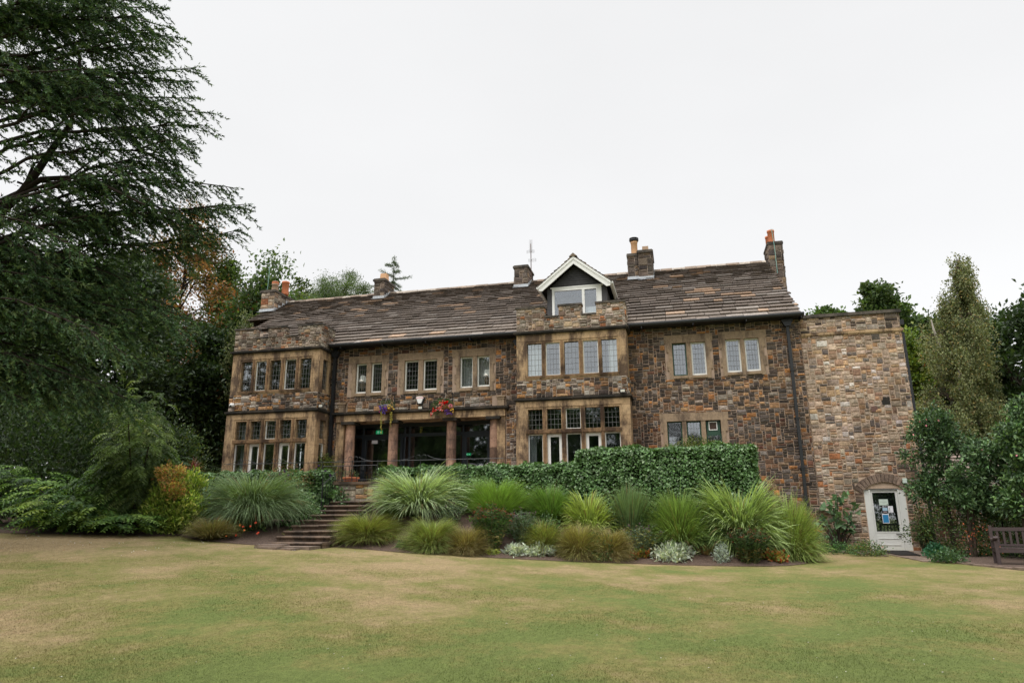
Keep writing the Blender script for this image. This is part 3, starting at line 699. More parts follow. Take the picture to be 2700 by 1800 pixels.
# --- chimneys: parts of the house, each with pots, cap and lead
def chimney(x0, x1, y0, y1, zt, zb, pal, pots, seed, capo=.07, left_side=False, extra=None):
    m_ = MB(); m_.box(x0+.004, x1-.004, y0+.004, y1-.004, zb, zt); ch = B(m_, 'chimney', M['mortar_dark']); PLOC[ch.name] = PLOC[house.name]
    m_ = MB(); rubble(m_, (x0, y0, zb), (1, 0, 0), (0, 0, 1), x1-x0, zt-zb, pal, seed=seed, du=.085, dv=.07, maxw=5, out=.03)
    rubble(m_, (x1, y0, zb), (0, 1, 0), (0, 0, 1), y1-y0, zt-zb, pal, seed=seed+1, du=.085, dv=.07, maxw=5, out=.03)
    rubble(m_, (x0, y1, zb), (0, -1, 0), (0, 0, 1), y1-y0, zt-zb, pal, seed=seed+2, du=.085, dv=.07, maxw=5, out=.03)
    B(m_, 'chimney_stone', M['rubble_pale'], parent=ch)
    m_ = MB().box(x0-capo, x1+capo, y0-capo, y1+capo, zt, zt+.10).box(x0-.03, x1+.03, y0-.03, y1+.03, zt+.10, zt+.15); B(m_, 'chimney_cap', M['coping'], parent=ch)
    for (cx, cy, r0, r1, h, mt, kind) in pots:
        m_ = MB()
        if kind == 'square':
            v = [(cx+sx*r0, cy+sy*r0, zt+.14) for sx, sy in ((-1, -1), (1, -1), (1, 1), (-1, 1))]+[(cx+sx*r1, cy+sy*r1, zt+.14+h) for sx, sy in ((-1, -1), (1, -1), (1, 1), (-1, 1))]
            m_.add(v, [(0, 1, 5, 4), (1, 2, 6, 5), (2, 3, 7, 6), (3, 0, 4, 7), (4, 5, 6, 7)])
        else:
            z = zt+.14; pf = [(r0, z), (r0*.97, z+h*.1), (r1, z+h*.86), (r1*1.12, z+h*.88), (r1*1.12, z+h), (r1*.8, z+h), (r1*.75, z+h*.5)]
            m_.lathe(cx, cy, pf, 18)
        B(m_, 'chimney_pot', M[mt], kind != 'square', parent=ch)
        if kind == 'cowl':
            z = zt+.14+h; m_ = MB(); m_.lathe(cx, cy, [(r1*1.3, z), (r1*1.5, z+.05), (r1*1.5, z+.08), (r1*1.2, z+.09), (r1*1.2, z+.13), (r1*1.5, z+.14), (r1*1.45, z+.17), (r1*.4, z+.23)], 18); B(m_, 'cowl', M['black'], True, parent=ch)
        if kind == 'banded':
            z = zt+.14+h; m_ = MB(); m_.lathe(cx, cy, [(r1*1.0, z), (r1*1.15, z+.02), (r1*1.15, z+.06), (r1, z+.07), (r1*1.15, z+.09), (r1*1.15, z+.13), (r1*.9, z+.15)], 18); B(m_, 'pot_rim', M['terracotta'], True, parent=ch)
    # lead flashing follows the slope
    m_ = MB()
    zf = RZ0+(y0-RY0)*UZ/UY
    if x0 > 4: return ch
    m_.box(x0-.04, x1+.04, y0-.05, y0-.032, zf-.05, zf+.16)
    m_.add([(x0-.06, y0-.05, zf+.03), (x1+.06, y0-.05, zf+.03), (x1+.06, y0-.30, zf-.07), (x0-.06, y0-.30, zf-.07)], [(0, 1, 2, 3)])
    for xx in (x1+.036,):
        ys = np.linspace(y0, min(y1, RY1), 5)
        for a_, b_ in zip(ys[:-1], ys[1:]):
            z1_ = RZ0+(a_-RY0)*UZ/UY; m_.box(xx, xx+.012, a_, b_, z1_-.1, z1_+.24)
    B(m_, 'lead_flashing', M['flashing'], parent=ch)
    return ch
chimney(-21.62, -20.82, 31.32, 33.3, 13.52, 12.0, PAL_PALE, [(-21.12, 31.75, .20, .165, .46, 'oldpot', 'banded'), (-20.86, 32.35, .19, .19, .78, 'terracotta', 'round')], 100)
chimney(-15.28, -14.70, 31.98, 33.2, 13.86, 12.4, PAL_CHIM, [(-14.93, 32.45, .19, .165, .40, 'buffpot', 'square')], 110)
chimney(-7.55, -6.87, 31.92, 33.2, 13.86, 12.4, PAL_CHIM, [(-7.2, 32.4, .13, .13, .14, 'metal', 'round')], 120)
chimney(-1.82, -1.335, 31.62, 33.0, 13.82, 12.2, PAL_CHIM, [(-1.50, 32.1, .165, .155, .80, 'buffpot', 'cowl')], 130, capo=.05)
chimney(-1.30, -.66, 31.48, 33.0, 13.90, 12.2, PAL_CHIM, [(-.97, 32.3, .17, .145, .46, 'oldpot', 'square')], 140)
c5 = chimney(4.78, 5.42, 32.62, 33.9, 14.16, 9.0, PAL_CHIM, [(5.02, 33.0, .16, .155, .72, 'terracotta', 'round'), (4.98, 33.6, .15, .145, .66, 'terracotta', 'round')], 150, capo=.05)


# --- gutters and downpipes
for xa, xb in ((-14.10, -5.92), (-1.58, 4.72)):
    m_ = MB()
    m_.tube([(xa, RY0-.07, 8.665), (xb, RY0-.07, 8.665)], .075, 10); m_.box(xa, xb, RY0-.15, RY0+.02, 8.665, 8.71)
    m_.box(xa, xb, RY0+.03, FY+.0, 8.60, 8.66)
    for q in np.arange(xa+.5, xb, 1.9): m_.box(q-.015, q+.015, RY0-.10, FY, 8.52, 8.60)
    B(m_, 'gutter', M['black'])
for (px_, zt, zb, sq) in ((-14.02, 8.42, 2.55, .065), (-5.99, 8.42, 2.55, .058), (4.17, 8.52, .3, .05)):
    m_ = MB(); y_ = FY-.11
    m_.box(px_-sq, px_+sq, y_-sq, y_+sq, zb, zt)
    m_.box(px_-.20, px_+.20, y_-.12, y_+.10, zt-.02, zt+.06); m_.prism([(px_-.18, zt-.02), (px_-.09, zt-.20), (px_+.09, zt-.20), (px_+.18, zt-.02)], y_-.11, y_+.09)
    m_.box(px_-.05, px_+.05, y_-.04, y_+.04, zt+.06, 8.68)
    for q in np.arange(zb+1.1, zt-.5, 1.75): m_.box(px_-sq-.018, px_+sq+.018, y_-sq-.018, y_+sq+.03, q, q+.04); m_.box(px_-sq-.018, px_+sq+.018, y_-sq-.018, y_+sq+.03, q+.055, q+.075)
    B(m_, 'downpipe', M['black'])

# --- dormer
dy = 26.75
m_ = MB()
m_.box(-4.93, -4.73, dy, dy+.12, 9.5, 10.85); m_.box(-2.66, -2.44, dy, dy+.12, 9.6, 10.85)
m_.box(-4.90, -4.80, dy+.12, 29.5, 9.2, 10.75); m_.box(-2.56, -2.46, dy+.12, 29.5, 9.2, 10.75)
for i in range(11):      # weatherboards of the gable
    za = 10.84+i*.092
    hw = max(.04, (11.80-za)*1.12)
    m_.prism([(-3.74-hw, za), (-3.74+hw, za), (-3.74+max(.01, hw-.10), za+.095), (-3.74-max(.01, hw-.10), za+.095)], dy+.045-.004*(i % 2), dy+.10)
    m_.box(-3.74-hw, -3.74+hw, dy+.02, dy+.045, za, za+.018)
dor = B(m_, 'dormer', M['boards']); PLOC[dor.name] = PLOC[house.name]
m_ = MB()
holed(m_, -4.72, -2.66, 9.55, 10.80, dy-.03, dy+.06, [(-4.62, -3.47, 9.63, 10.69), (-3.37, -2.86, 9.63, 10.69)])
holed(m_, -3.40, -2.83, 9.60, 10.72, dy-.045, dy-.031, [(-3.355, -2.875, 9.66, 10.67)])
m_.box(-4.78, -2.60, dy-.05, dy+.0, 10.80, 10.85)
B(m_, 'dormer_window_frame', M['white'], parent=dor)
B(MB().box(-4.62, -2.86, dy+.02, dy+.024, 9.63, 10.69), 'dormer_glass', M['glass'], parent=dor)
B(MB().box(-3.36, -2.88, dy+.10, dy+.12, 9.6, 9.95), 'white_blind', M['curtain'], parent=dor)
B(MB().box(-4.7, -2.7, dy+1.2, dy+1.22, 9.4, 10.8), 'dormer_back_wall', M['interior_pale'], parent=dor)
ap = (-3.74, 12.02); fl = (-5.20, 10.82); fr2 = (-2.28, 10.82); th = .24
m_ = MB()
for (fx, fz), s in ((fl, -1), (fr2, 1)):
    dx, dz = fx-ap[0], fz-ap[1]; ln = math.hypot(dx, dz); nx, nz = (dz/ln, -dx/ln) if s > 0 else (-dz/ln, dx/ln)
    if nz > 0: nx, nz = -nx, -nz
    m_.prism([ap, (fx, fz), (fx+.02*s, fz-.17), (fx-.13*s, fz-.19), (ap[0], ap[1]-.30)], dy-.36, dy-.31)
    m_.prism([(ap[0], ap[1]+.02), (fx+.03*s, fz+.02), (fx+.03*s, fz-.075), (ap[0], ap[1]-.10)], dy-.385, dy-.361)
    m_.prism([(ap[0], ap[1]-.11), (fx-.02*s, fz-.09), (fx-.02*s, fz-.115), (ap[0], ap[1]-.14)], dy-.37, dy-.3605)
B(m_, 'bargeboard', M['white'], parent=dor)
m_ = MB()
for (fx, fz), s in ((fl, -1), (fr2, 1)):
    dx, dz = fx-ap[0], fz-ap[1]; ln = math.hypot(dx, dz); ux, uz = dx/ln, dz/ln; nx, nz = -uz*s, ux*s
    if nz < 0: nx, nz = -nx, -nz
    yb = lambda z: RY0+(z-RZ0)*UY/UZ+.35
    # boarding under the slates
    a = [(ap[0], dy-.31, ap[1]), (fx, dy-.31, fz), (fx, yb(fz), fz), (ap[0], yb(ap[1]), ap[1])]
    m_.add(a+[(x+nx*.03, y, z+nz*.03) for x, y, z in a], [(0, 1, 2, 3), (7, 6, 5, 4), (0, 4, 5, 1), (1, 5, 6, 2)], (.05, .04, .035))
    nr = 10; 
    for r in range(nr):
        s0 = ln*(1-r/nr)+.04; s1 = ln*(1-(r+1.25)/nr)
        z_ = ap[1]+uz*s0; y = dy-.40
        ye = yb(z_)+.2
        while y < ye:
            wd = rg.uniform(.25, .55); y2 = min(y+wd, ye)
            P = lambda ss, yy, hh: (ap[0]+ux*ss+nx*hh, yy, ap[1]+uz*ss+nz*hh)
            l_ = rg.uniform(.07, .10); s1c = max(s1, -.02)
            v = [P(s0, y+.004, l_-.035), P(s0, y2-.004, l_-.035), P(s0, y2-.004, l_), P(s0, y+.004, l_), P(s1c, y+.004, .03), P(s1c, y2-.004, .03)]
            c = np.array((.12, .095, .08))*rg.uniform(.7, 1.4)
            if rg.random() < .3: c = np.array((.26, .20, .14))*rg.uniform(.7, 1.1)
            m_.add(v, [(0, 1, 2, 3), (3, 2, 5, 4), (0, 3, 4), (1, 5, 2)], c); y = y2
for i in range(9):
    y = dy-.42+i*.5
    m_.add([(ap[0]+a_, y, ap[1]+.10+b_) for a_, b_ in ((-.17, -.09), (0, .06), (.17, -.09))]+[(ap[0]+a_, y+.48, ap[1]+.10+b_) for a_, b_ in ((-.17, -.09), (0, .06), (.17, -.09))], [(0, 1, 4, 3), (1, 2, 5, 4), (2, 1, 0), (3, 4, 5)], np.array((.22, .17, .12))*rg.uniform(.7, 1.2))
B(m_, 'dormer_roof', M['slate'], parent=dor)
for (fx, fz), s in ((fl, -1), (fr2, 1)):
    m_ = MB(); m_.tube([(fx+.08*s, dy-.30, fz-.02), (fx+.08*s, dy+1.7, fz-.02)], .055, 8); m_.box(fx+.02*s-.03, fx+.02*s+.03, dy-.3, dy+1.9, fz-.10, fz-.02)
    B(m_, 'dormer_gutter', M['white'], parent=dor)

# ================================================================ TOWER WING
TY = 26.06; TX0, TX1 = 4.62, 7.96
wing = thing('stone_wing', (6.3, 27.5, .4), 'paler flat-topped stone wing at the right end of the house with a white door', 'building')
DX0, DX1, DZ0 = 6.06, 7.34, .44
m_ = MB()
holed(m_, TX0, TX1, -.2, 8.62, TY, TY+.4, [(DX0, DX1, DZ0-.02, 2.44)])
m_.box(TX0, TX0+.3, TY+.4, 30, -.2, 8.6); m_.box(TX1-.3, TX1, TY+.4, 30, -.2, 8.6); m_.box(TX0, TX1, 29.7, 30, -.2, 8.6); m_.box(TX0, TX1, TY+.4, 30, 8.3, 8.4)
wl = B(m_, 'mortar_wall', M['mortar_pale'], parent=wing)
m_ = MB()
dh = [(DX0-TX0-.02, DX1-TX0+.02, -1, 2.42), (DX0-TX0-.26, DX1-TX0+.26, 2.34, 2.66), (DX0-TX0-.10, DX1-TX0+.10, 2.64, 2.86), (DX0-TX0+.30, DX1-TX0-.30, 2.84, 2.98)]
rubble(m_, (TX0, TY, .2), (1, 0, 0), (0, 0, 1), TX1-TX0, 3.9, PAL_PALE+[(.25, (.26, .17, .115)), (.15, (.30, .20, .13)), (.1, (.13, .10, .085))], [(a_, b_, c_-.2, d_-.2) for a_, b_, c_, d_ in dh], seed=200, maxw=8, jit=.24, gap=.016)
rubble(m_, (TX0, TY, 4.1), (1, 0, 0), (0, 0, 1), TX1-TX0, 3.84, PAL_TOWER, seed=201, maxw=6, du=.055, dv=.048, jit=.22, gap=.016)
rubble(m_, (TX0, TY, 8.04), (1, 0, 0), (0, 0, 1), TX1-TX0, .58, PAL_MID[:2]+PAL_TOWER, seed=202, maxw=9)
rubble(m_, (TX1, TY, .2), (0, 1, 0), (0, 0, 1), 3.9, 8.4, PAL_TOWER, seed=203, maxw=8)
B(m_, 'rubble_wall', M['rubble_pale'], parent=wing)
m_ = MB().box(TX0, TX1+.07, TY-.07, TY+.01, 7.95, 8.04).box(TX0-.0, TX1+.05, TY-.045, TY+.012, 7.91, 7.95); B(m_, 'string_course', M['ashlar'], parent=wing)
m_ = MB().box(TX0-.02, TX1+.08, TY-.09, TY+.5, 8.62, 8.70).box(TX0-.02, TX1+.05, TY-.06, TY+.47, 8.70, 8.74).box(TX1-.4, TX1+.08, TY+.5, 30, 8.62, 8.70); B(m_, 'coping', M['coping'], parent=wing)
# segmental arch of dark voussoirs
m_ = MB(); cx, hw = (DX0+DX1)/2, (DX1-DX0)/2; rise = .27; rad = (hw*hw+rise*rise)/(2*rise); cz = 2.42+rise-rad
a0 = math.asin(hw/rad)*1.18; nv_ = 15
for i in range(nv_):
    b0 = -a0+2*a0*i/nv_+.008; b1_ = -a0+2*a0*(i+1)/nv_-.008; ro = rad+.27+rg.uniform(-.01, .02)
    pts = [(cx+rad*math.sin(b0), cz+rad*math.cos(b0)), (cx+ro*math.sin(b0), cz+ro*math.cos(b0)), (cx+ro*math.sin(b1_), cz+ro*math.cos(b1_)), (cx+rad*math.sin(b1_), cz+rad*math.cos(b1_))]
    m_.prism(pts, TY-.05-rg.uniform(0, .015), TY+.12, np.array((.24, .175, .135))*rg.uniform(.65, 1.2))
B(m_, 'door_arch', M['rubble'], parent=wing)
# door, frame and notices
m_ = MB()
n = 16; top = [(cx+rad*math.sin(t_), cz+rad*math.cos(t_)) for t_ in np.linspace(-math.asin(hw/rad), math.asin(hw/rad), n)]
m_.prism([(DX0, 2.43)]+top+[(DX1, 2.43)], TY+.02, TY+.10)
m_.box(DX0, DX0+.20, TY+.02, TY+.10, DZ0, 2.43); m_.box(DX1-.23, DX1, TY+.02, TY+.10, DZ0, 2.43)
m_.box(DX0+.16, DX0+.20, TY-.0, TY+.02, DZ0, 2.43); m_.box(DX1-.23, DX1-.19, TY-.0, TY+.02, DZ0, 2.43); m_.box(DX0+.16, DX1-.19, TY-.0, TY+.02, 2.43, 2.47)
dfr = B(m_, 'door_frame', M['door_white'], parent=wing)
m_ = MB()
for r in range(4):
    k = (9, 8, 7, 4)[r]
    for i in range(k): x = cx+(i-(k-1)/2)*.085+(.04 if r % 2 else 0); m_.box(x-.009, x+.009, TY+.015, TY+.02, 2.50+r*.042, 2.517+r*.042)
PLOC[dfr.name] = PLOC[wing.name]
B(m_, 'vent_hole', M['black'], parent=dfr)
L0, L1 = DX0+.205, DX1-.235
m_ = MB(); holed(m_, L0, L1, DZ0+.02, 2.425, TY+.045, TY+.095, [(L0+.06, L1-.07, 1.06, 2.34)])
m_.box(L0+.06, L1-.10, TY+.030, TY+.045, .62, .645); m_.box(L0+.06, L1-.10, TY+.030, TY+.045, .825, .845); m_.box(L0+.06, L0+.075, TY+.033, TY+.045, .645, .825); m_.box(L1-.115, L1-.10, TY+.033, TY+.045, .645, .825); m_.box(L0+.04, L1-.05, TY+.035, TY+.045, 1.03, 1.058)
door = B(m_, 'door', M['door_white'], parent=wing); PLOC[door.name] = PLOC[wing.name]
B(MB().box(L0+.06, L1-.07, TY+.065, TY+.07, 1.06, 2.34), 'door_glass', M['glass_big'], parent=door)
B(MB().box(L0+.05, L1-.06, TY+.096, TY+.10, 1.05, 2.35), 'dark_blind', mat_simple('dark_green_blind', (.018, .028, .022), .8), parent=door)
m_ = MB().box(L1-.20, L1-.02, TY+.02, TY+.044, .975, 1.0).lathe(L1-.10, TY+.0, [(.0, .90), (.03, .91), (.038, .93), (.03, .95), (0, .965)], 10); B(m_, 'door_handle', M['metal'], parent=door)
B(MB().box(TX1+.02, TX1+.11, TY+.02, TY+.12, .3, 7.9).box(TX1, TX1+.14, TY+.0, TY+.14, 8.18, 8.36), 'downpipe', M['black'], parent=wing)
B(MB().box(7.01, 7.27, TY-.034, TY+.0, 5.33, 5.60), 'dark_vent_stone', M['cornice'], parent=wing)
B(MB().box(6.65, 6.85, TY-.036, TY+.0, 5.09, 5.28), 'air_grille', M['rusty'], parent=wing)
def notice(x0_, x1_, z0_, z1_, mt, label, lines, tilt=0.0, photo=None):
    nb = MB().box(x0_, x1_, TY+.052, TY+.056, z0_, z1_); o = nb.build('notice', M[mt] if isinstance(mt, str) else mt, None, label=label, cat='notice', group='notices stuck on the door glass')
    for (a_, b_, c_, d_, mm) in lines:
        MB().box(x0_+(x1_-x0_)*a_, x0_+(x1_-x0_)*b_, TY+.049, TY+.052, z0_+(z1_-z0_)*c_, z0_+(z1_-z0_)*d_).build('printed_panel', mm, o)
    return o
blue = mat_simple('blue_print', (.02, .20, .42), .6, 0, .05); ltb = mat_simple('pale_blue_print', (.35, .5, .62), .6, 0, .1); gry = mat_simple('grey_print', (.33, .36, .34), .7, 0, .1); blk = mat_simple('black_print', (.012, .012, .014), .6, 0, .1); pnk = mat_simple('pale_pink_print', (.55, .42, .45), .6, 0, .1)
paper = mat_simple('white_paper', (.75, .75, .80), .7, 0, .03)
notice(6.51, 6.79, 1.92, 2.12, 'sage', 'pale sage green landscape notice at the top of the door glass', [(.38, .62, .78, .81, gry), (.15, .85, .50, .53, gry), (.38, .6, .36, .39, gry), (.82, .92, .12, .2, blk)])
notice(6.57, 6.75, 1.655, 1.905, blk, 'black poster with a pale photo panel in the middle of the door glass', [(.12, .97, .33, .75, ltb), (.12, .5, .84, .92, paper), (.62, .85, .86, .92, paper), (.2, .8, .14, .22, pnk)])
notice(6.765, 6.915, 1.68, 1.895, paper, 'small white typed sheet to the right of the black poster', [(.2, .8, .88, .91, gry), (.2, .35, .2, .75, gry), (.2, .8, .10, .13, gry)])
notice(6.55, 6.755, 1.33, 1.64, paper, 'bright blue poster with white border, lowest on the door glass', [(.07, .93, .07, .90, blue)])
# ================================================================ GROUND
def axis_pts(segs):
    o = []
    for a, b, n in segs: o += list(np.linspace(a, b, n, endpoint=False))
    return np.array(o+[segs[-1][1]])
gx = axis_pts([(-400, -60, 12), (-60, -24, 14), (-24, 14, 160), (14, 60, 16), (60, 400, 12)])
gy = axis_pts([(-300, -20, 12), (-20, 4, 12), (4, 28, 110), (28, 70, 14), (70, 600, 14)])
XX, YY = np.meshgrid(gx, gy); ZZ = gb(XX, YY)
n0, n1 = len(gy), len(gx)
i, j = np.meshgrid(np.arange(n0-1), np.arange(n1-1), indexing='ij')
F = np.stack([i*n1+j, i*n1+j+1, (i+1)*n1+j+1, (i+1)*n1+j], -1).reshape(-1, 4)
MB().add(np.stack([XX, YY, ZZ], -1).reshape(-1, 3), F).build('lawn', M['lawn'], None, True, kind='structure', origin=(0, 0, 0))
# soil of the planted borders: its own sheet just above the ground
def border(name, pts_front, back):
    v = []; m_ = MB(); n = len(pts_front); K = 14
    for (x, y), (xb, yb_) in zip(pts_front, back):
        for k in range(K):
            t_ = k/(K-1); X = x+(xb-x)*t_; Y = y+(yb_-y)*t_; v.append((X, Y, float(gb(X, Y))+.012+.035*min(1, k)+ (0.02*math.sin(X*9+Y*7) if 0 < k < K-1 else 0)))
    m_.add(v, [(a*K+b_, (a+1)*K+b_, (a+1)*K+b_+1, a*K+b_+1) for a in range(n-1) for b_ in range(K-1)])
    m_.build(name, M['soil'], None, True, kind='structure', origin=(0, 0, 0))
def dens(P, n):
    P = np.array(P, float); t_ = np.linspace(0, len(P)-1, n); return np.stack([np.interp(t_, np.arange(len(P)), P[:, 0]), np.interp(t_, np.arange(len(P)), P[:, 1])], 1)
fr = dens(EDGE, 60); fr[:, 1] += .02*np.sin(fr[:, 0]*8)
bk = np.stack([np.interp(np.linspace(0, 1, 60), [0, .12, 1], [-9.55, -9.5, 4.4]), np.interp(np.linspace(0, 1, 60), [0, .75, 1], [21.1, 21.1, 26.0])], 1)
border('flower_border', fr, bk)
LE = [G(*q)[:2] for q in ((-400, 1402), (-60, 1404), (120, 1408), (300, 1411), (470, 1416), (520, 1424), (620, 1433), (735, 1441))]
fr = dens(LE, 50); bk = np.stack([np.linspace(-46, -11.15, 50), np.full(50, 21.2)], 1); bk[:, 1] = np.interp(np.linspace(0, 1, 50), [0, .5, 1], [34, 24, 21.0]); border('shrub_border', fr, bk)
RE = [G(*q)[:2] for q in ((2143, 1452), (2240, 1459), (2338, 1467))]
fr = dens(RE, 12); bk = np.stack([np.linspace(4.3, 5.95, 12), np.full(12, 26.0)], 1); border('wall_border', fr, bk)
RE2 = [G(*q)[:2] for q in ((2478, 1479), (2560, 1490), (2700, 1504), (2900, 1518))]
fr = dens(RE2, 20); bk = np.stack([np.linspace(7.6, 16, 20), np.linspace(26, 27, 20)], 1); border('right_border', fr, bk)
# stone edging of the right border
m_ = MB(); P = dens(RE2, 16)
for a_, b_ in zip(P[:-1], P[1:]):
    if True:
        z = float(g(*a_)); d_ = np.array([b_[0]-a_[0], b_[1]-a_[1], 0]); ln = np.linalg.norm(d_); nn = np.array([-d_[1], d_[0], 0])/ln*.12
        m_.obox((a_[0], a_[1], z), d_*.96, nn, (0, 0, rg.uniform(.03, .07)))
m_.build('stone_edging', M['paving'], None, label='low stone edging along the border between the path and the bench', cat='edging')
m_ = MB(); P = dens(RE, 9)
for a_, b_ in zip(P[:-1], P[1:]):
    z = float(g(*a_)); d_ = np.array([b_[0]-a_[0], b_[1]-a_[1], 0]); ln = np.linalg.norm(d_); nn = np.array([-d_[1], d_[0], 0])/ln*.10; m_.obox((a_[0], a_[1], z), d_*.96, nn, (0, 0, rg.uniform(.03, .05)))
m_.build('stone_edging', M['paving'], None, label='low stone edging along the lawn below the fig and fuchsia', cat='edging')
# path and mat at the white door
m_ = MB()
pa = [G(*q) for q in ((2346, 1457), (2395, 1476), (2478, 1479))]
ly = 25.95; k = 0
while ly > 21.6:
    y0_ = ly-rg.uniform(.5, .8); xa = np.interp(ly, [21.6, 26], [6.25, 6.0]); xb = np.interp(ly, [21.6, 26], [6.85, 7.6]); xm = xa+(xb-xa)*rg.uniform(.4, .6)
    for p_, q_ in ((xa, xm), (xm+.015, xb)):
        z = float(g(p_, (ly+y0_)/2)); m_.box(p_, q_, y0_+.015, ly, z-.05, z+.022+rg.uniform(0, .01))
    ly = y0_
m_.build('path', M['paving'], None, kind='structure')
z = float(g(6.6, 24.8))
m_ = MB()
for i in range(8):
    ya = 25.6-i*.27; zz = float(g(6.5, ya)); m_.box(6.08+.02*i, 7.0-.03*i, ya-.27, ya, zz+.030, zz+.045)
m_.build('door_mat', M['mat_rubber'], None, label='charcoal door mat laid on the path before the white wing door', cat='door mat')
# ================================================================ TERRACE AND STEPS
TZ = 2.64
m_ = MB()
m_.box(-17.6, -11.15, 21.35, FY, .2, TZ); m_.box(-11.15, 2.15, 21.35, FY, .2, TZ)
m_.build('terrace', M['paving'], None, kind='structure', origin=(-7, 23, .2))
# retaining wall at the head of the steps with coping
rw = thing('retaining_wall', (-10.4, 21.2, 2.0), 'short honey coloured stone wall with dark coping at the head of the garden steps', 'wall')
MB().box(-11.7, -9.4, 21.06, 21.34, 1.0, 2.66).build('mortar_core', M['mortar'], rw)
m_ = MB(); rubble(m_, (-11.7, 21.05, 1.6), (1, 0, 0), (0, 0, 1), 2.3, 1.06, PAL_MID[1:4]+PAL_PALE[:3]+[(.3, (.45, .31, .16))], seed=300, du=.07, dv=.065, maxw=6, maxh=4); m_.build('wall_stone', M['rubble_pale'], rw)
m_ = MB(); m_.box(-11.75, -10.5, 20.98, 21.36, 2.66, 2.755); m_.box(-10.49, -9.4, 20.98, 21.36, 2.66, 2.75); m_.build('wall_coping', M['step'], rw)
st = thing('garden_steps', (-10.5, 19.3, .9), 'flight of worn dark stone steps climbing between the ivy hedge and the grasses', 'steps')
NS = 9; zt0 = 2.13; zb0 = float(g(-10.6, 17.3))
for k in range(NS):
    t_ = k/(NS-1); z1 = zt0+(zb0+.10-zt0)*t_; y0_ = 20.75-(20.75-17.35)*t_; xl = -11.1-.15*sstep(t_)*(t_ > .3)+.35*max(0, t_-.6); xr = -9.45
    m_ = MB(); xs_ = [xl]+sorted(rg.uniform(xl+.5, xr-.4, 1))+[xr]
    for a_, b_ in zip(xs_[:-1], xs_[1:]):
        h_ = rg.uniform(-.012, .012); f_ = rg.uniform(-.025, .025)
        # tread slab with a rounded, overhanging nose, riser beneath
        m_.add([(a_+.006, y0_+f_, z1-.065+h_), (b_-.006, y0_+f_*.5, z1-.065+h_), (b_-.006, y0_-.02+f_*.5, z1-.03+h_), (a_+.006, y0_-.02+f_, z1-.03+h_), (a_+.006, y0_+.02+f_, z1+h_), (b_-.006, y0_+.02+f_*.5, z1+h_), (a_+.006, y0_+.55, z1+h_), (b_-.006, y0_+.55, z1+h_), (a_+.006, y0_+.55, z1-.065), (b_-.006, y0_+.55, z1-.065)],
               [(0, 1, 2, 3), (3, 2, 5, 4), (4, 5, 7, 6), (0, 3, 4, 6, 8), (1, 9, 7, 5, 2), (0, 8, 9, 1)])
    m_.box(xl+.03, xr-.03, y0_+.05, y0_+.6, z1-.30, z1-.066)
    m_.build('step', M['step'], st)
m_ = MB()
for q in ((-11.1, -10.4, 16.75, 17.36), (-10.38, -9.5, 16.8, 17.36), (-10.85, -10.2, 16.35, 16.73), (-10.18, -9.75, 16.45, 16.78)):
    z = float(g((q[0]+q[1])/2, q[2])); m_.box(q[0], q[1], q[2], q[3], z-.1, float(g(q[0], q[3]))+.02)
m_.build('paving', M['paving'], None, kind='structure')

# ================================================================ FOLIAGE TOOLS
def unit(v): return v/(np.linalg.norm(v, axis=-1, keepdims=True)+1e-9)
def leaves(mb, P, D, size, col, asp=.5, fold=.15, rg=rng, nrm=None, shape='diamond', droop=0):
    """one leaf at each P pointing along D"""
    P = np.asarray(P, float); n = len(P); D = unit(D)
    if nrm is None: nrm = unit(rg.normal(size=(n, 3))*.8+np.array([0, -.2, .8]))
    S = unit(np.cross(D, nrm)); Nn = unit(np.cross(S, D))
    s = np.asarray(size, float).reshape(-1, 1)*np.ones((n, 1)); wd = s*asp/2
    if shape == 'diamond':
        v = np.stack([P, P+D*s*.45+S*wd+Nn*fold*s, P+D*s-Nn*droop*s, P+D*s*.45-S*wd+Nn*fold*s], 1); f = np.arange(n*4).reshape(n, 4)
        c = np.repeat(np.asarray(col).reshape(n, 3), 4, axis=0)
    elif shape == 'ivy':
        v = np.stack([P, P+D*s*.05+S*wd*1.0, P+D*s*.42+S*wd*.62+Nn*fold*s, P+D*s, P+D*s*.42-S*wd*.62+Nn*fold*s, P+D*s*.05-S*wd*1.0], 1)
        b = np.arange(n)[:, None]*6; f = np.concatenate([b+np.array([0, 1, 2, 3]), b+np.array([0, 3, 4, 5])])
        c = np.repeat(np.asarray(col).reshape(n, 3), 6, axis=0)
    elif shape == 'tri':
        v = np.stack([P+S*wd, P+D*s, P-S*wd], 1); f = np.arange(n*3).reshape(n, 3); c = np.repeat(np.asarray(col).reshape(n, 3), 3, axis=0)
    mb.add(v.reshape(-1, 3), f, c)
def colmix(cols, n, jit=.22, rg=rng, w_=None):
    cols = np.array(cols); c = cols[rg.choice(len(cols), n, p=w_)]; return c*rg.uniform(1-jit, 1+jit, (n, 1))*rg.uniform(.95, 1.05, (n, 3))
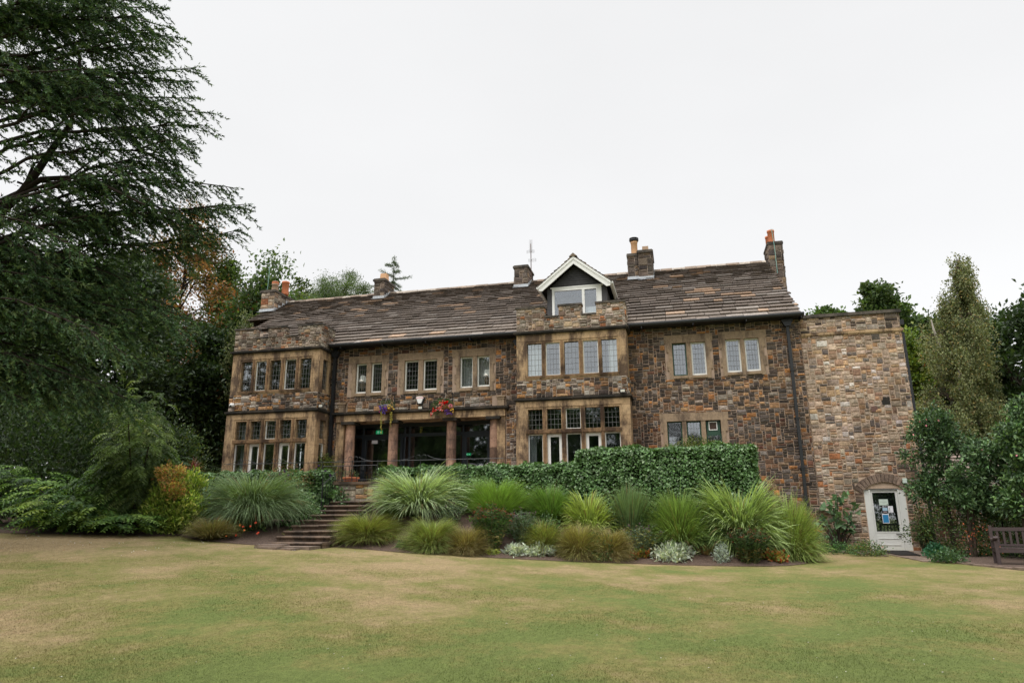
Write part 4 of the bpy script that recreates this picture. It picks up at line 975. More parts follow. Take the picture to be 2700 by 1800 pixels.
def clump_grass(name, px, pyt, pxl, pxr, Y, n, wd, base_c, tip_c, label, cat='ornamental grass', droop=1.0, stiff=.5, group=None, r0=.22, straw=.08, Yr=None, zb=None, curve=(75, 150), tilt=(2, 62)):
    reseed(px, pyt, n); c = W(px, pyt, Y); base_z = float(gb(c[0], Y)) if zb is None else zb
    H = c[2]-base_z; xl, xr = W(pxl, pyt, Y)[0], W(pxr, pyt, Y)[0]; Rr = (xr-xl)/2; cx = (xl+xr)/2; Yr = Yr or Rr*.8
    K = 8
    phi = rng.uniform(0, 2*np.pi, n); rr = r0*Rr*np.sqrt(rng.random(n))
    th0 = np.radians(rng.uniform(tilt[0], tilt[1], n)**1.0); q_ = rng.uniform(0, 6.28, 4); Ln = rng.uniform(.66, 1.1, n)*(1+.06*np.sin(2*phi+q_[0])+.07*np.sin(5*phi+q_[1])+.05*np.sin(11*phi+q_[2]))
    end = np.radians(rng.uniform(curve[0], curve[1], n))*(.35+.65*th0/th0.max())**.5
    t = np.linspace(0, 1, K)
    th = th0[:, None]+(end-th0)[:, None]*(t[None, :]**(1.6/droop))
    ds = (Ln/(K-1))[:, None]
    hx = np.concatenate([np.zeros((n, 1)), np.cumsum(np.sin(th[:, :-1])*ds, 1)], 1); hz = np.concatenate([np.zeros((n, 1)), np.cumsum(np.cos(th[:, :-1])*ds, 1)], 1)
    sz = H/np.percentile(hz.max(1), 99.6); sx = max(Rr-rr.mean(), .05)/np.percentile(hx.max(1), 94)
    X = cx+rr[:, None]*np.cos(phi)[:, None]+hx*sx*np.cos(phi)[:, None]+rng.normal(0, .012, (n, K)).cumsum(1)*.6
    Yv = Y+rr[:, None]*np.sin(phi)[:, None]*Yr/Rr+hx*sx*np.sin(phi)[:, None]*Yr/Rr+rng.normal(0, .012, (n, K)).cumsum(1)*.6
    gzb = base_z if zb is not None else None
    g0 = gb(X[:, 0], Yv[:, 0]) if gzb is None else base_z
    Z = (g0 if np.ndim(g0) else np.full(n, g0))[:, None]+hz*sz
    lim = gb(X, Yv)+.02 if zb is None else base_z-.4
    Z = np.maximum(Z, lim)
    lean = rng.normal(0, .05, 2); X = X+lean[0]*hz*sz; Yv = Yv+lean[1]*hz*sz
    P = np.stack([X, Yv, Z], -1)
    sd_ = np.stack([-np.sin(phi), np.cos(phi), np.zeros(n)], -1); sd_ = unit(sd_+rng.normal(0, .35, (n, 3)))
    prof = np.array([.7, 1, 1, .95, .85, .65, .4, .06])*wd*.56
    wv = rng.uniform(.6, 1.3, n)[:, None, None]*prof[None, :, None]
    V = np.stack([P-sd_[:, None, :]*wv, P+sd_[:, None, :]*wv], 2)
    b = (np.arange(n)*K*2)[:, None]+np.arange(K-1)[None, :]*2
    f = np.stack([b, b+1, b+3, b+2], -1).reshape(-1, 4)
    bc, tcx = np.array(base_c), np.array(tip_c)
    cc = bc[None, None]+(tcx-bc)[None, None]*(t**.8)[None, :, None]; cc = cc*rng.uniform(.6, 1.9, (n, 1, 1))
    sm = rng.random(n) < straw; cc[sm] = np.array((.30, .22, .10))*rng.uniform(.6, 1.1, (sm.sum(), 1, 1))
    C_ = np.repeat(cc, 2, axis=1)
    return MB().add(V.reshape(-1, 3), f, C_.reshape(-1, 3)).build(name, M['grass'], None, True, label=label, cat=cat, group=group, origin=(cx, Y, base_z))
def blob_points(n, c, r, rg=rng, shell=.55, lump=.25, flat=0):
    d = unit(rg.normal(size=(n, 3))); rad = rg.uniform(shell**3, 1, n)**(1/3)
    # lumpy outline from a few random directions
    dirs = unit(rg.normal(size=(14, 3))); am = rg.uniform(-1, 1, 14)
    lum = 1+lump*(np.exp(6*(d@dirs.T-1))*am).sum(1)
    p = d*(rad*lum)[:, None]
    return np.array(c)+p*np.array(r), d
def shrub(name, c, r, n, size, cols, label, cat='shrub', asp=.5, shape='diamond', jit=.25, clumps=60, cs=.18, mat='leaf', fold=.12, group=None, core=True, out=.6, up=.3, extra=None, w_=None, floor=True, droop=0, stems=True):
    c = np.array(c, float); r = np.array(r, float); reseed(c[0]*31, c[1]*7, n)
    cc, dd = blob_points(clumps, c, r*.86, shell=.6)
    k = rng.integers(0, clumps, n); off = rng.normal(0, 1, (n, 3))*cs*r.mean()
    P = cc[k]+off; D = unit(dd[k]*out+rng.normal(0, .5, (n, 3))+np.array([0, 0, up]))
    cl = colmix(cols, n, jit, w_=w_)*(rng.uniform(.72, 1.25, clumps)[k])[:, None]
    if floor:
        gz = gb(P[:, 0], P[:, 1])+.03; ok = P[:, 2] > gz; P, D, cl = P[ok], D[ok], cl[ok]
    m_ = MB(); leaves(m_, P, D, size*rng.uniform(.7, 1.3, len(P)), cl, asp, fold, shape=shape, droop=droop)
    gz = float(gb(c[0], c[1]))
    t_ = thing(name, (c[0], c[1], gz), label, cat, group)
    m_.build('foliage', M[mat], t_)
    if stems:
        m2_ = MB()
        for q in range(7):
            e = cc[rng.integers(clumps)]; b0 = np.array([c[0]+rng.uniform(-.1, .1), c[1]+rng.uniform(-.1, .1), gz-.05]); pts = [b0, b0*.6+e*.4+np.array([0, 0, .15]), e]; m2_.tube(pts, [.035, .025, .01], 6, caps=False)
        m2_.build('stem', M['bark_dark'], t_)
    return t_
# --- ivy hedges: a dark core under overlapping ivy leaves
IVY = [(.08, .165, .045), (.115, .22, .065), (.17, .285, .115), (.05, .105, .03), (.25, .35, .19)]
def hedge(name, x0, x1, y0, y1, z0, z1, label, n, seed, cols=IVY, size=.076, ends=True, parts=()):
    rr = np.random.default_rng(seed)
    t_ = thing(name, ((x0+x1)/2, (y0+y1)/2, z0), label, 'hedge')
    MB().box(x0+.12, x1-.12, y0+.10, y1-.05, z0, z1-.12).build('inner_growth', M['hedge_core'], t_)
    A = [(x1-x0)*(z1-z0), (x1-x0)*(y1-y0), (y1-y0)*(z1-z0), (y1-y0)*(z1-z0)]
    pr = np.array(A)/sum(A); f = rr.choice(4, n, p=pr); u, v = rr.random(n), rr.random(n)
    P = np.zeros((n, 3)); Nn = np.zeros((n, 3))
    k = f == 0; P[k] = np.stack([x0+(x1-x0)*u[k], np.full(k.sum(), y0), z0+(z1-z0)*v[k]], 1); Nn[k] = (0, -1, 0)
    k = f == 1; P[k] = np.stack([x0+(x1-x0)*u[k], y0+(y1-y0)*v[k], np.full(k.sum(), z1)], 1); Nn[k] = (0, 0, 1)
    k = f == 2; P[k] = np.stack([np.full(k.sum(), x0), y0+(y1-y0)*u[k], z0+(z1-z0)*v[k]], 1); Nn[k] = (-1, 0, 0)
    k = f == 3; P[k] = np.stack([np.full(k.sum(), x1), y0+(y1-y0)*u[k], z0+(z1-z0)*v[k]], 1); Nn[k] = (1, 0, 0)
    # round the edges and let the surface bulge
    c = np.array([(x0+x1)/2, (y0+y1)/2, 0]); rad = .16
    for ax, lo, hi in ((0, x0, x1), (1, y0, y1), (2, -9, z1)):
        dl = np.clip(rad-(P[:, ax]-lo), 0, rad)/rad if lo > -9 or ax != 2 else np.zeros(n); dh_ = np.clip(rad-(hi-P[:, ax]), 0, rad)/rad
        for ax2 in range(3):
            if ax2 != ax:
                P[:, ax2] -= Nn[:, ax2]*(dl**2+dh_**2)*rad*.5
    bul = .055*np.sin(P[:, 0]*2.1+seed)*np.sin(P[:, 2]*2.7+1)+.045*np.sin(P[:, 0]*5.3+P[:, 2]*4.1)+.03*np.sin(P[:, 0]*11+P[:, 1]*9)
    dep = rr.uniform(-.13, .03, n); P += Nn*(bul+dep)[:, None]
    D = unit(np.array([0, -.25, -.75])+Nn*.55+rr.normal(0, .45, (n, 3)))
    D[f == 1] = unit(np.array([0, -.8, -.1])+rr.normal(0, .5, (int((f == 1).sum()), 3)))
    nr = unit(Nn*1.0+np.array([0, -.1, .55])+rr.normal(0, .35, (n, 3)))
    cl = colmix(cols, n, .2, rr, [.25, .3, .22, .13, .10])
    m_ = MB(); leaves(m_, P, D, size*rr.uniform(.55, 1.25, n), cl, 1.05, .04, nrm=nr, shape='ivy'); m_.build('ivy_foliage', M['ivy'], t_)
    return t_
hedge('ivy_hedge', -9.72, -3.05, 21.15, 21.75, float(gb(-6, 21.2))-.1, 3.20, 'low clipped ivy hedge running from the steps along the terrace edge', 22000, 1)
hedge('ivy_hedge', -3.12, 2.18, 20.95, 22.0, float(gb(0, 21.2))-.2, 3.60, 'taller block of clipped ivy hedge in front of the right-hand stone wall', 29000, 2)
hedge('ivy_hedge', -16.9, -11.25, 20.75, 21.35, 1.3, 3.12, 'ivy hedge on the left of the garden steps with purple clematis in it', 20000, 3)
# trailing ivy lobe beside the steps
shrub('ivy_mound', (-11.15, 20.9, 2.0), (.65, .35, .55), 1500, .08, IVY, 'trailing ivy mound spilling over the left side of the steps', 'ivy', 1.0, 'ivy', mat='ivy', clumps=40)
shrub('ivy_mound', (-11.45, 19.7, 1.55), (.55, .8, .75), 2600, .08, IVY, 'dark ivy mass hanging beside the lower garden steps', 'ivy', 1.0, 'ivy', mat='ivy', clumps=60)

# --- grasses, left to right, back row then front row
GRP = 'ornamental grasses in the terrace border'
clump_grass('grass_clump', 675, 1232, 530, 818, 18.7, 6500, .015, (.055, .085, .03), (.20, .28, .14), 'large arching blue-green fountain grass left of the garden steps', droop=1.2, group=GRP, straw=.04, curve=(125, 176), tilt=(1, 46))
clump_grass('grass_clump', 560, 1355, 488, 640, 17.3, 2600, .009, (.11, .10, .04), (.20, .19, .08), 'low brownish tuft of fine grass at the left foot of the blue-green grass', group=GRP, straw=.3, curve=(80, 150))
clump_grass('grass_clump', 1095, 1228, 975, 1250, 20.0, 3600, .026, (.07, .11, .035), (.36, .45, .25), 'silvery green pampas-like grass right of the garden steps', droop=1.3, group=GRP, straw=.05, curve=(95, 172), tilt=(2, 60))
clump_grass('grass_clump', 1030, 1290, 985, 1130, 19.8, 1100, .014, (.07, .13, .03), (.20, .30, .10), 'finer green grass beneath the left side of the silvery pampas-like grass', droop=1.2, group=GRP)
clump_grass('grass_clump', 1310, 1250, 1200, 1425, 20.5, 6500, .011, (.06, .12, .02), (.20, .31, .07), 'bright green feathery grass below the low ivy hedge', group=GRP, straw=.02, curve=(60, 125), tilt=(0, 74))
clump_grass('grass_clump', 1450, 1268, 1372, 1535, 20.6, 5200, .012, (.05, .105, .022), (.15, .25, .06), 'mid green grass between the bright feathery grass and the yellow-green strappy one', group=GRP, straw=.03, curve=(65, 135), tilt=(0, 74))
clump_grass('grass_clump', 1548, 1285, 1470, 1635, 20.3, 1900, .028, (.10, .16, .03), (.33, .40, .11), 'yellow-green strappy grass at the left end of the taller hedge block', droop=1.1, group=GRP, straw=.06, curve=(85, 160), tilt=(4, 74))
clump_grass('grass_clump', 1655, 1262, 1590, 1722, 20.6, 1500, .014, (.07, .11, .045), (.16, .24, .10), 'upright grey-green grass in front of the taller hedge block', group=GRP, curve=(10, 50), tilt=(0, 24), straw=.08)
clump_grass('grass_clump', 1790, 1285, 1672, 1908, 20.5, 6800, .013, (.10, .085, .03), (.18, .28, .075), 'broad dark green grass with brown stems, centre right of the border', group=GRP, straw=.05, curve=(70, 145), tilt=(0, 76))
clump_grass('grass_clump', 1945, 1258, 1800, 2088, 20.7, 4200, .034, (.07, .12, .03), (.34, .43, .18), 'wide strappy pale-striped grass arching highest at the right of the border', droop=1.25, group=GRP, straw=.03, curve=(95, 155), tilt=(14, 82), Yr=1.0)
clump_grass('grass_clump', 2075, 1300, 1968, 2178, 21.2, 6200, .013, (.13, .11, .04), (.27, .37, .10), 'lime green grass with tan stems at the right-hand end of the border', group=GRP, straw=.12, curve=(80, 155), tilt=(0, 78))
clump_grass('grass_clump', 972, 1348, 862, 1085, 18.9, 9000, .008, (.13, .13, .04), (.25, .30, .08), 'low fine green-brown grass mound at the foot of the steps', group=GRP, straw=.22, curve=(95, 165), tilt=(0, 84))
clump_grass('grass_clump', 1135, 1358, 1050, 1228, 18.5, 7600, .008, (.12, .13, .04), (.24, .31, .09), 'low fine green grass mound left of the rust-flowered perennial', group=GRP, straw=.18, curve=(95, 165), tilt=(0, 84))
clump_grass('grass_clump', 1225, 1378, 1155, 1300, 18.5, 5200, .008, (.19, .135, .06), (.27, .25, .10), 'low tawny grass mound beside the rust-flowered perennial', group=GRP, straw=.4, curve=(95, 165), tilt=(0, 84))
clump_grass('grass_clump', 1435, 1366, 1365, 1505, 19.4, 5200, .008, (.15, .13, .05), (.25, .31, .08), 'low grass mound between the grey-green thistles and the tawny pair', group=GRP, straw=.25, curve=(95, 165), tilt=(0, 84))
clump_grass('grass_clump', 1520, 1374, 1445, 1605, 19.35, 6800, .008, (.20, .14, .055), (.27, .27, .09), 'left of two tawny fine grass mounds in the middle of the front edge', group=GRP, straw=.32, curve=(95, 165), tilt=(0, 84))
clump_grass('grass_clump', 1605, 1386, 1520, 1680, 19.6, 6800, .008, (.22, .15, .065), (.28, .26, .10), 'right of two tawny fine grass mounds in the middle of the front edge', group=GRP, straw=.36, curve=(95, 165), tilt=(0, 84))
clump_grass('grass_clump', 1862, 1425, 1820, 1900, 20.1, 700, .007, (.20, .12, .06), (.28, .19, .09), 'small dry brown grass tuft behind the silver-leaved plants', group=GRP, straw=.6)

# --- perennials and leafy fill
def perennial(name, px, pyt, pxl, pxr, Y, label, cols, heads, hc, hsize, nst=90, leafn=26, lsize=.11, cat='perennial', asp=.28, head_kind='daisy', yellow=None, zb=None):
    reseed(px, pyt, nst); c = W(px, pyt, Y); bz = float(gb(c[0], Y)); H = c[2]-bz; xl, xr = W(pxl, pyt, Y)[0], W(pxr, pyt, Y)[0]; Rr = (xr-xl)/2; cx = (xl+xr)/2
    t_ = thing(name, (cx, Y, bz), label, cat)
    ms, ml, mh = MB(), MB(), MB(); LP = []; LD = []; HP = []
    for q in range(nst):
        a = rng.uniform(0, 2*np.pi); r0 = .35*Rr*math.sqrt(rng.random()); r1 = Rr*math.sqrt(rng.random())*.95; hh = H*rng.uniform(.72, 1.0)*(1-.25*(r1/Rr)**2)
        p0 = np.array([cx+r0*math.cos(a), Y+r0*math.sin(a), 0]); p0[2] = float(gb(p0[0], p0[1])); p1 = np.array([cx+r1*math.cos(a), Y+r1*math.sin(a)*.8, bz+hh])
        mid = (p0+p1)/2+np.array([0, 0, .06]); ms.tube([p0, mid, p1], [.008, .006, .004], 4, caps=False)
        tt = rng.uniform(.12, .97, leafn); LP.append(p0+(p1-p0)*tt[:, None]); ph = rng.uniform(0, 6.28, leafn)
        LD.append(np.stack([np.cos(ph), np.sin(ph), rng.uniform(.1, .9, leafn)], 1)); HP.append(p1)
    LP = np.concatenate(LP); LD = np.concatenate(LD)
    cl = colmix(cols, len(LP), .3)
    if yellow is not None:
        low = (LP[:, 2]-bz)/H < .38; pick = low & (rng.random(len(LP)) < .35); cl[pick] = np.array(yellow)*rng.uniform(.6, 1.1, (pick.sum(), 1))
    leaves(ml, LP, LD, lsize*rng.uniform(.6, 1.3, len(LP)), cl, asp, .06, droop=.15)
    ms.build('stem', mat_cache('stem_green', (.10, .11, .04)), t_); ml.build('foliage', M['leaf'], t_)
    HP = np.array(HP)
    if heads:
        k = rng.integers(0, len(HP), heads); Q = HP[k]+rng.normal(0, [.05, .05, .04], (heads, 3))
        hcol = colmix(hc, heads, .25)
        if head_kind == 'ball':
            for p_, c_ in zip(Q, hcol):
                mh = MB(); a_ = unit(rng.normal(size=(26, 3))); leaves(mh, np.repeat(p_[None], 26, 0), a_, hsize, np.repeat(c_[None], 26, 0), .5, 0, shape='tri'); mh.build('flower_head', M['flower'], t_)
            return t_
        else:
            for p_, c_ in zip(Q, hcol):
                ph = np.linspace(0, 6.28, 9)[:-1]; D = np.stack([np.cos(ph), np.sin(ph), np.full(8, -.25)], 1); leaves(mh, np.repeat(p_[None], 8, 0), D, hsize, np.repeat(c_[None], 8, 0), .5, 0)
                leaves(mh, np.repeat(p_[None], 5, 0), unit(rng.normal(size=(5, 3))+[0, 0, 1]), hsize*.55, np.repeat(np.array([[.05, .02, .012]]), 5, 0), .8, 0)
        mh.build('flower_head', M['flower'], t_)
    return t_
_mc = {}
def mat_cache(n, c, rough=.7):
    if n not in _mc: _mc[n] = mat_simple(n, c, rough)
    return _mc[n]
GR = [(.06, .13, .03), (.09, .17, .045), (.045, .09, .025)]
perennial('flowering_perennial', 1290, 1322, 1230, 1355, 18.95, 'bushy green perennial topped with rust-brown flowers, left of centre in the border', GR, 260, [(.14, .03, .012), (.09, .022, .01), (.30, .075, .015)], .032, 110, 30, .12, yellow=(.50, .42, .16))
perennial('flowering_perennial', 1970, 1385, 1905, 2035, 19.75, 'dark green perennial with faded maroon flowers before the striped grass', [(.05, .10, .028), (.08, .14, .045), (.04, .07, .022)], 170, [(.10, .022, .012), (.06, .018, .01), (.22, .05, .012)], .03, 100, 28, .11, yellow=(.22, .17, .05))
GG = [(.13, .19, .12), (.10, .16, .10), (.18, .23, .15)]
BALL = [(.16, .11, .10), (.11, .08, .085), (.20, .15, .15)]
perennial('globe_thistle', 1375, 1332, 1338, 1412, 19.4, 'grey-green globe thistles with brown seed balls right of the rust flowers', GG, 24, BALL, .035, 34, 26, .10, 'thistle', .3, 'ball')
perennial('globe_thistle', 1195, 1312, 1145, 1235, 19.5, 'grey-green globe thistles at the right foot of the silvery grass', GG, 9, BALL, .035, 22, 24, .10, 'thistle', .3, 'ball')
perennial('globe_thistle', 1690, 1378, 1610, 1765, 20.0, 'wide stand of grey-green globe thistles below the taller hedge block', GG+[(.28, .26, .07)], 30, BALL, .035, 50, 26, .10, 'thistle', .3, 'ball')
perennial('globe_thistle', 965, 1310, 930, 990, 18.9, 'few globe thistle balls on thin stems in front of the steps', GG, 8, BALL, .03, 9, 8, .07, 'thistle', .3, 'ball')
SIL = [(.55, .60, .52), (.42, .48, .40), (.66, .70, .62)]
def low(name, pxl, pxr, pyt, pyb, cols, label, n=900, size=.10, asp=.35, cat='bedding plant', Yo=None, cs=.20, **k):
    p = G((pxl+pxr)/2, pyb-2) if Yo is None else W((pxl+pxr)/2, pyb, Yo); Y = p[1]+.10; xl, xr = W(pxl, pyb, Y)[0], W(pxr, pyb, Y)[0]; zt = W((pxl+pxr)/2, pyt, Y)[2]; bz = float(gb((xl+xr)/2, Y))
    h = max(.08, (zt-bz)*.85); return shrub(name, ((xl+xr)/2, Y, bz+h*.25), ((xr-xl)/2, min(.5, (xr-xl)/2*.8), h*.85), n, size, cols, label, cat, asp, clumps=40, cs=cs, stems=False, **k)
low('silver_plant', 1325, 1395, 1440, 1472, SIL, 'left of two adjoining patches of woolly silver leaves near the lawn edge', 1300, .11)
low('silver_plant', 1388, 1457, 1442, 1475, SIL, 'right of two adjoining patches of woolly silver leaves near the lawn edge', 1300, .11)
low('silver_plant', 1713, 1826, 1440, 1487, SIL, 'largest mound of woolly silver leaves, right of the tawny grasses', 2400, .125)
low('silver_plant', 1850, 1912, 1448, 1482, [(.34, .40, .36), (.44, .49, .44)], 'fine silvery filigree mound on bare soil', 1800, .045, .5)
low('silver_plant', 1884, 1922, 1418, 1462, [(.34, .40, .36), (.44, .49, .44)], 'small upright silvery filigree bush behind the low filigree mound', 1400, .045, .5, Yo=19.6)
low('silver_plant', 2080, 2150, 1432, 1478, [(.26, .30, .24), (.2, .24, .18)], 'thin grey-leaved plant at the right-hand tip of the border', 900, .06, .4)
RED = [(.20, .26, .05), (.34, .28, .07), (.13, .20, .04), (.50, .12, .05), (.42, .20, .06)]
low('geranium', 1655, 1722, 1450, 1484, RED, 'red and green leaved geranium left of the largest silver mound', 700, .09, .9)
low('geranium', 2000, 2082, 1455, 1490, RED, 'red and green leaved geranium right of the faded maroon perennial', 900, .09, .9)
low('geranium', 995, 1045, 1428, 1448, [(.36, .36, .08), (.22, .28, .06), (.45, .25, .07)], 'yellow-green leafy plant between two low grass mounds', 500, .08, .9)
low('geranium', 1278, 1316, 1449, 1470, [(.36, .40, .08), (.25, .32, .07)], 'small lime green leafy mound under the rust-flowered perennial', 450, .06, .9)
low('geranium', 2118, 2154, 1452, 1479, [(.40, .33, .10), (.50, .16, .05), (.25, .28, .08)], 'orange-tinged leafy tuft at the border tip', 300, .07, .9)
low('geranium', 1046, 1072, 1430, 1455, [(.08, .16, .08)], 'small blue-green leafy plant left of the second low grass mound', 260, .09, .6)
for (px_, y_, rx_, h_, lab) in ((1165, 20.2, 1.0, .75, 'leafy green filler plants between the silvery grass and the bright feathery grass'), (1400, 19.7, .9, .55, 'dark leafy filler plants under the mid green grass'), (1560, 19.5, .8, .5, 'dark leafy filler plants behind the tawny grass mounds'), (1870, 20.3, .9, .9, 'dark leafy filler plants under the striped grass'), (1700, 20.6, 1.0, .9, 'leafy green filler plants below the taller hedge block')):
    p = W(px_, 1400, y_); bz_ = float(gb(p[0], y_)); shrub('leafy_plant', (p[0], y_, bz_+h_*.35), (rx_, .45, h_*.75), 2400, .085, [(.05, .10, .03), (.08, .15, .045), (.11, .18, .07)], lab, 'border plant', .4, clumps=50, stems=False)
t_ = low('nasturtium', 612, 692, 1372, 1424, [(.12, .20, .06), (.25, .30, .09), (.09, .15, .05)], 'nasturtium with round leaves and orange-red flowers under the blue-green grass', 420, .11, 1.0)
def petals(t_, spots, cols, size, name='flower', k=7):
    m_ = MB(); c = colmix(cols, len(spots), .15)
    for p_, c_ in zip(spots, c): leaves(m_, np.repeat(np.array(p_)[None], k, 0), unit(rng.normal(size=(k, 3))+[0, -.6, .2]), size, np.repeat(c_[None], k, 0), .9, .1)
    return m_.build(name, M['flower'], t_)
petals(t_, [W(x, y, 16.9) for x, y in ((633, 1384), (641, 1388), (645, 1397), (660, 1387), (682, 1402), (674, 1378), (622, 1410), (679, 1406), (596, 1412))], [(.60, .08, .03), (.55, .16, .04)], .04)
low('ground_cover', 2148, 2262, 1428, 1462, [(.05, .13, .035), (.08, .18, .05)], 'low bright green ground cover under the fig', 1800, .05, .7)
t_ = low('fuchsia', 2242, 2345, 1424, 1468, [(.07, .15, .05), (.11, .20, .07), (.2, .22, .06)], 'low fuchsia bush with small pink flowers left of the white door', 2000, .055, .6)
petals(t_, [W(x, y, 24.6) for x, y in ((2304, 1428), (2318, 1436), (2328, 1442), (2296, 1448), (2312, 1450), (2270, 1440), (2338, 1455))], [(.65, .12, .16)], .03)
low('leafy_plant', 2442, 2500, 1434, 1474, [(.04, .14, .07), (.06, .18, .09)], 'rounded blue-green leafy plant right of the path', 1200, .07, .9)
low('leafy_plant', 2455, 2560, 1452, 1486, [(.06, .12, .05), (.10, .17, .08)], 'pale green trailing plant along the right-hand edging', 1200, .06, .9)
# fig against the wing
t_ = shrub('fig_bush', (5.0, 25.55, 1.45), (.80, .35, .85), 130, .22, [(.12, .21, .10), (.15, .25, .13), (.07, .14, .07)], 'young fig bush with big lobed leaves against the pale wing', 'bush', .95, 'ivy', clumps=40, cs=.15, core=False)
m_ = MB()
for e in ((4.5, 25.5, 1.6), (5.1, 25.5, 2.3), (5.5, 25.5, 1.8), (4.8, 25.45, 1.2), (5.6, 25.4, 1.3)): m_.tube([(5.0, 25.6, .35), ((5+e[0])/2, 25.55, (e[2]+.3)/2+.1), e], [.03, .022, .01], 6)
m_.build('branch', M['bark'], t_)
# dark spidery climber right of the door
clump_grass('spiky_plant', 2420, 1330, 2388, 2470, 25.3, 900, .012, (.02, .022, .012), (.05, .06, .03), 'dark wispy plant hanging against the dark wall right of the door', 'plant', curve=(60, 150), tilt=(5, 60))
# ================================================================ TREES
def tree(name, c, rx, ry, z0, z1, n, size, cols, label, trunk_r=.25, clumps=140, cs=.13, asp=.6, bark='bark', group=None, shape='blob', w_=None, jit=.25, hang=0, lump=.45, shell=.45, mat='leaf', ct=None, fold=.12, limb=16, thin=1):
    reseed(c[0]*31, c[1]*7, n); cx, cy = c; zg = float(g(cx, cy)); H = z1-z0; zc = (z0+z1)/2
    if shape == 'blob':
        cc, dd = blob_points(clumps, (cx, cy, zc), (rx*.88, ry*.88, H/2*.92), shell=shell, lump=lump)
    else:   # cone
        tz = rng.random(clumps)**1.25; a = rng.uniform(0, 6.28, clumps); r = (1-tz)*rng.uniform(.55, 1, clumps)*(1+.25*np.sin(tz*25+a))
        cc = np.stack([cx+rx*r*np.cos(a), cy+ry*r*np.sin(a), z0+H*tz], 1); dd = unit(np.stack([np.cos(a), np.sin(a), np.full(clumps, .3)], 1))
    cw = rng.uniform(.5, 1.5, clumps)**1.5; cw /= cw.sum(); k = rng.choice(clumps, n, p=cw)
    sc = cs*(rx+H/2)/2*rng.uniform(.6, 1.4, clumps)[k]
    off = rng.normal(0, 1, (n, 3))*sc[:, None]*np.array([1, 1, .75])
    if hang: off[:, 2] -= np.abs(rng.normal(0, hang, n)); off[:, :2] *= .75
    P = cc[k]+off
    if hang: D = unit(np.array([0, 0, -1.])+rng.normal(0, .35, (n, 3)))
    else: D = unit(dd[k]*.5+rng.normal(0, .6, (n, 3)))
    cl = colmix(cols, n, jit, w_=w_)*(rng.uniform(.65, 1.35, clumps)[k])[:, None]
    if ct is not None:
        tint = rng.random(clumps) < ct[0]; pk = tint[k] & (rng.random(n) < .8); cl[pk] = np.array(ct[1])*rng.uniform(.6, 1.2, (pk.sum(), 1))
    ok = P[:, 2] > g(P[:, 0], P[:, 1])+.1; P, D, cl = P[ok], D[ok], cl[ok]
    t_ = thing(name, (cx, cy, zg), label, 'tree', group)
    m_ = MB(); leaves(m_, P, D, size*rng.uniform(.6, 1.35, len(P)), cl, asp, fold); m_.build('crown', M[mat], t_)
    m_ = MB(); top = z1-H*.25
    zz = np.linspace(zg-.2, top, 7); xx = cx+np.cumsum(rng.normal(0, .12, 7)); m_.tube(np.stack([xx, np.full(7, cy), zz], 1), np.linspace(trunk_r, trunk_r*.15, 7), 8)
    for q in range(limb):
        e = cc[rng.integers(clumps)]; zs = min(top-.5, max(zg+1.2, e[2]-rng.uniform(.15, .5)*H*.6)); s = np.array([np.interp(zs, zz, xx), cy, zs])
        mid = (s+e)/2+np.array([0, 0, -.25 if not hang else .4]); r_ = trunk_r*.32; m_.tube([s, mid, e], [r_, r_*.6, r_*.2], 5, caps=False)
    m_.build('trunk', M[bark], t_)
    return t_
def tr(name, px, pyt, pyb, pxl, pxr, Y, n, size, cols, label, **k):
    a, b_ = W(pxl, (pyt+pyb)/2, Y), W(pxr, (pyt+pyb)/2, Y); zt = W(px, pyt, Y)[2]; zb = W(px, pyb, Y)[2]; rx = (b_[0]-a[0])/2; cx = (a[0]+b_[0])/2
    ry = k.pop('ry', rx); return tree(name, (cx, Y), rx, ry, max(zb, .3), zt, n, size, cols, label, **k)
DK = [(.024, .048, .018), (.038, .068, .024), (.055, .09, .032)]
OAK = [(.045, .085, .026), (.07, .12, .034), (.11, .16, .05)]
OLV = [(.12, .14, .05), (.16, .175, .07), (.09, .11, .04)]
BG = 'trees beyond the house'
tr('evergreen_tree', 215, 560, 1420, -10, 440, 30, 60000, .26, DK+[(.06, .10, .03)], 'tall dark evergreen tree behind the cedar boughs on the left', clumps=260, cs=.085, ry=6, group=BG, trunk_r=.5)
tr('evergreen_tree', 20, 560, 1420, -300, 260, 27, 40000, .27, DK, 'dark evergreen mass at the far left edge behind the cedar', clumps=200, cs=.09, ry=6, group=BG, trunk_r=.5)
tr('beech_tree', 475, 622, 1060, 385, 590, 41, 30000, .21, [(.34, .15, .05), (.22, .13, .04), (.13, .12, .035), (.42, .20, .07)], 'beech tree turning orange and brown left of the house', clumps=150, cs=.10, group=BG, bark='bark_dark', ct=(.25, (.10, .11, .035)), limb=30, ry=3.5)
tr('conical_tree', 583, 690, 1150, 515, 655, 42, 16000, .24, [(.07, .12, .03), (.11, .17, .045)], 'bright green conical tree between the beech and the left chimney', clumps=120, cs=.10, shape='cone', group=BG)
tr('oak_tree', 650, 730, 1330, 535, 790, 38, 50000, .26, OAK, 'dark green oak rising behind the left chimney', clumps=200, cs=.095, group=BG, trunk_r=.4, limb=24, ry=4, ct=(.05, (.28, .12, .04)))
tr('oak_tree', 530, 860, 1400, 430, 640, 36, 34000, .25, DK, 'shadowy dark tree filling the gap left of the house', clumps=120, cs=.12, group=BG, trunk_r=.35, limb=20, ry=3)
tr('birch_tree', 655, 820, 1040, 608, 700, 35, 6000, .14, OLV, 'olive birch tips showing just left of the roof end', clumps=90, cs=.12, hang=.5, group=BG, bark='bark_birch', limb=8)
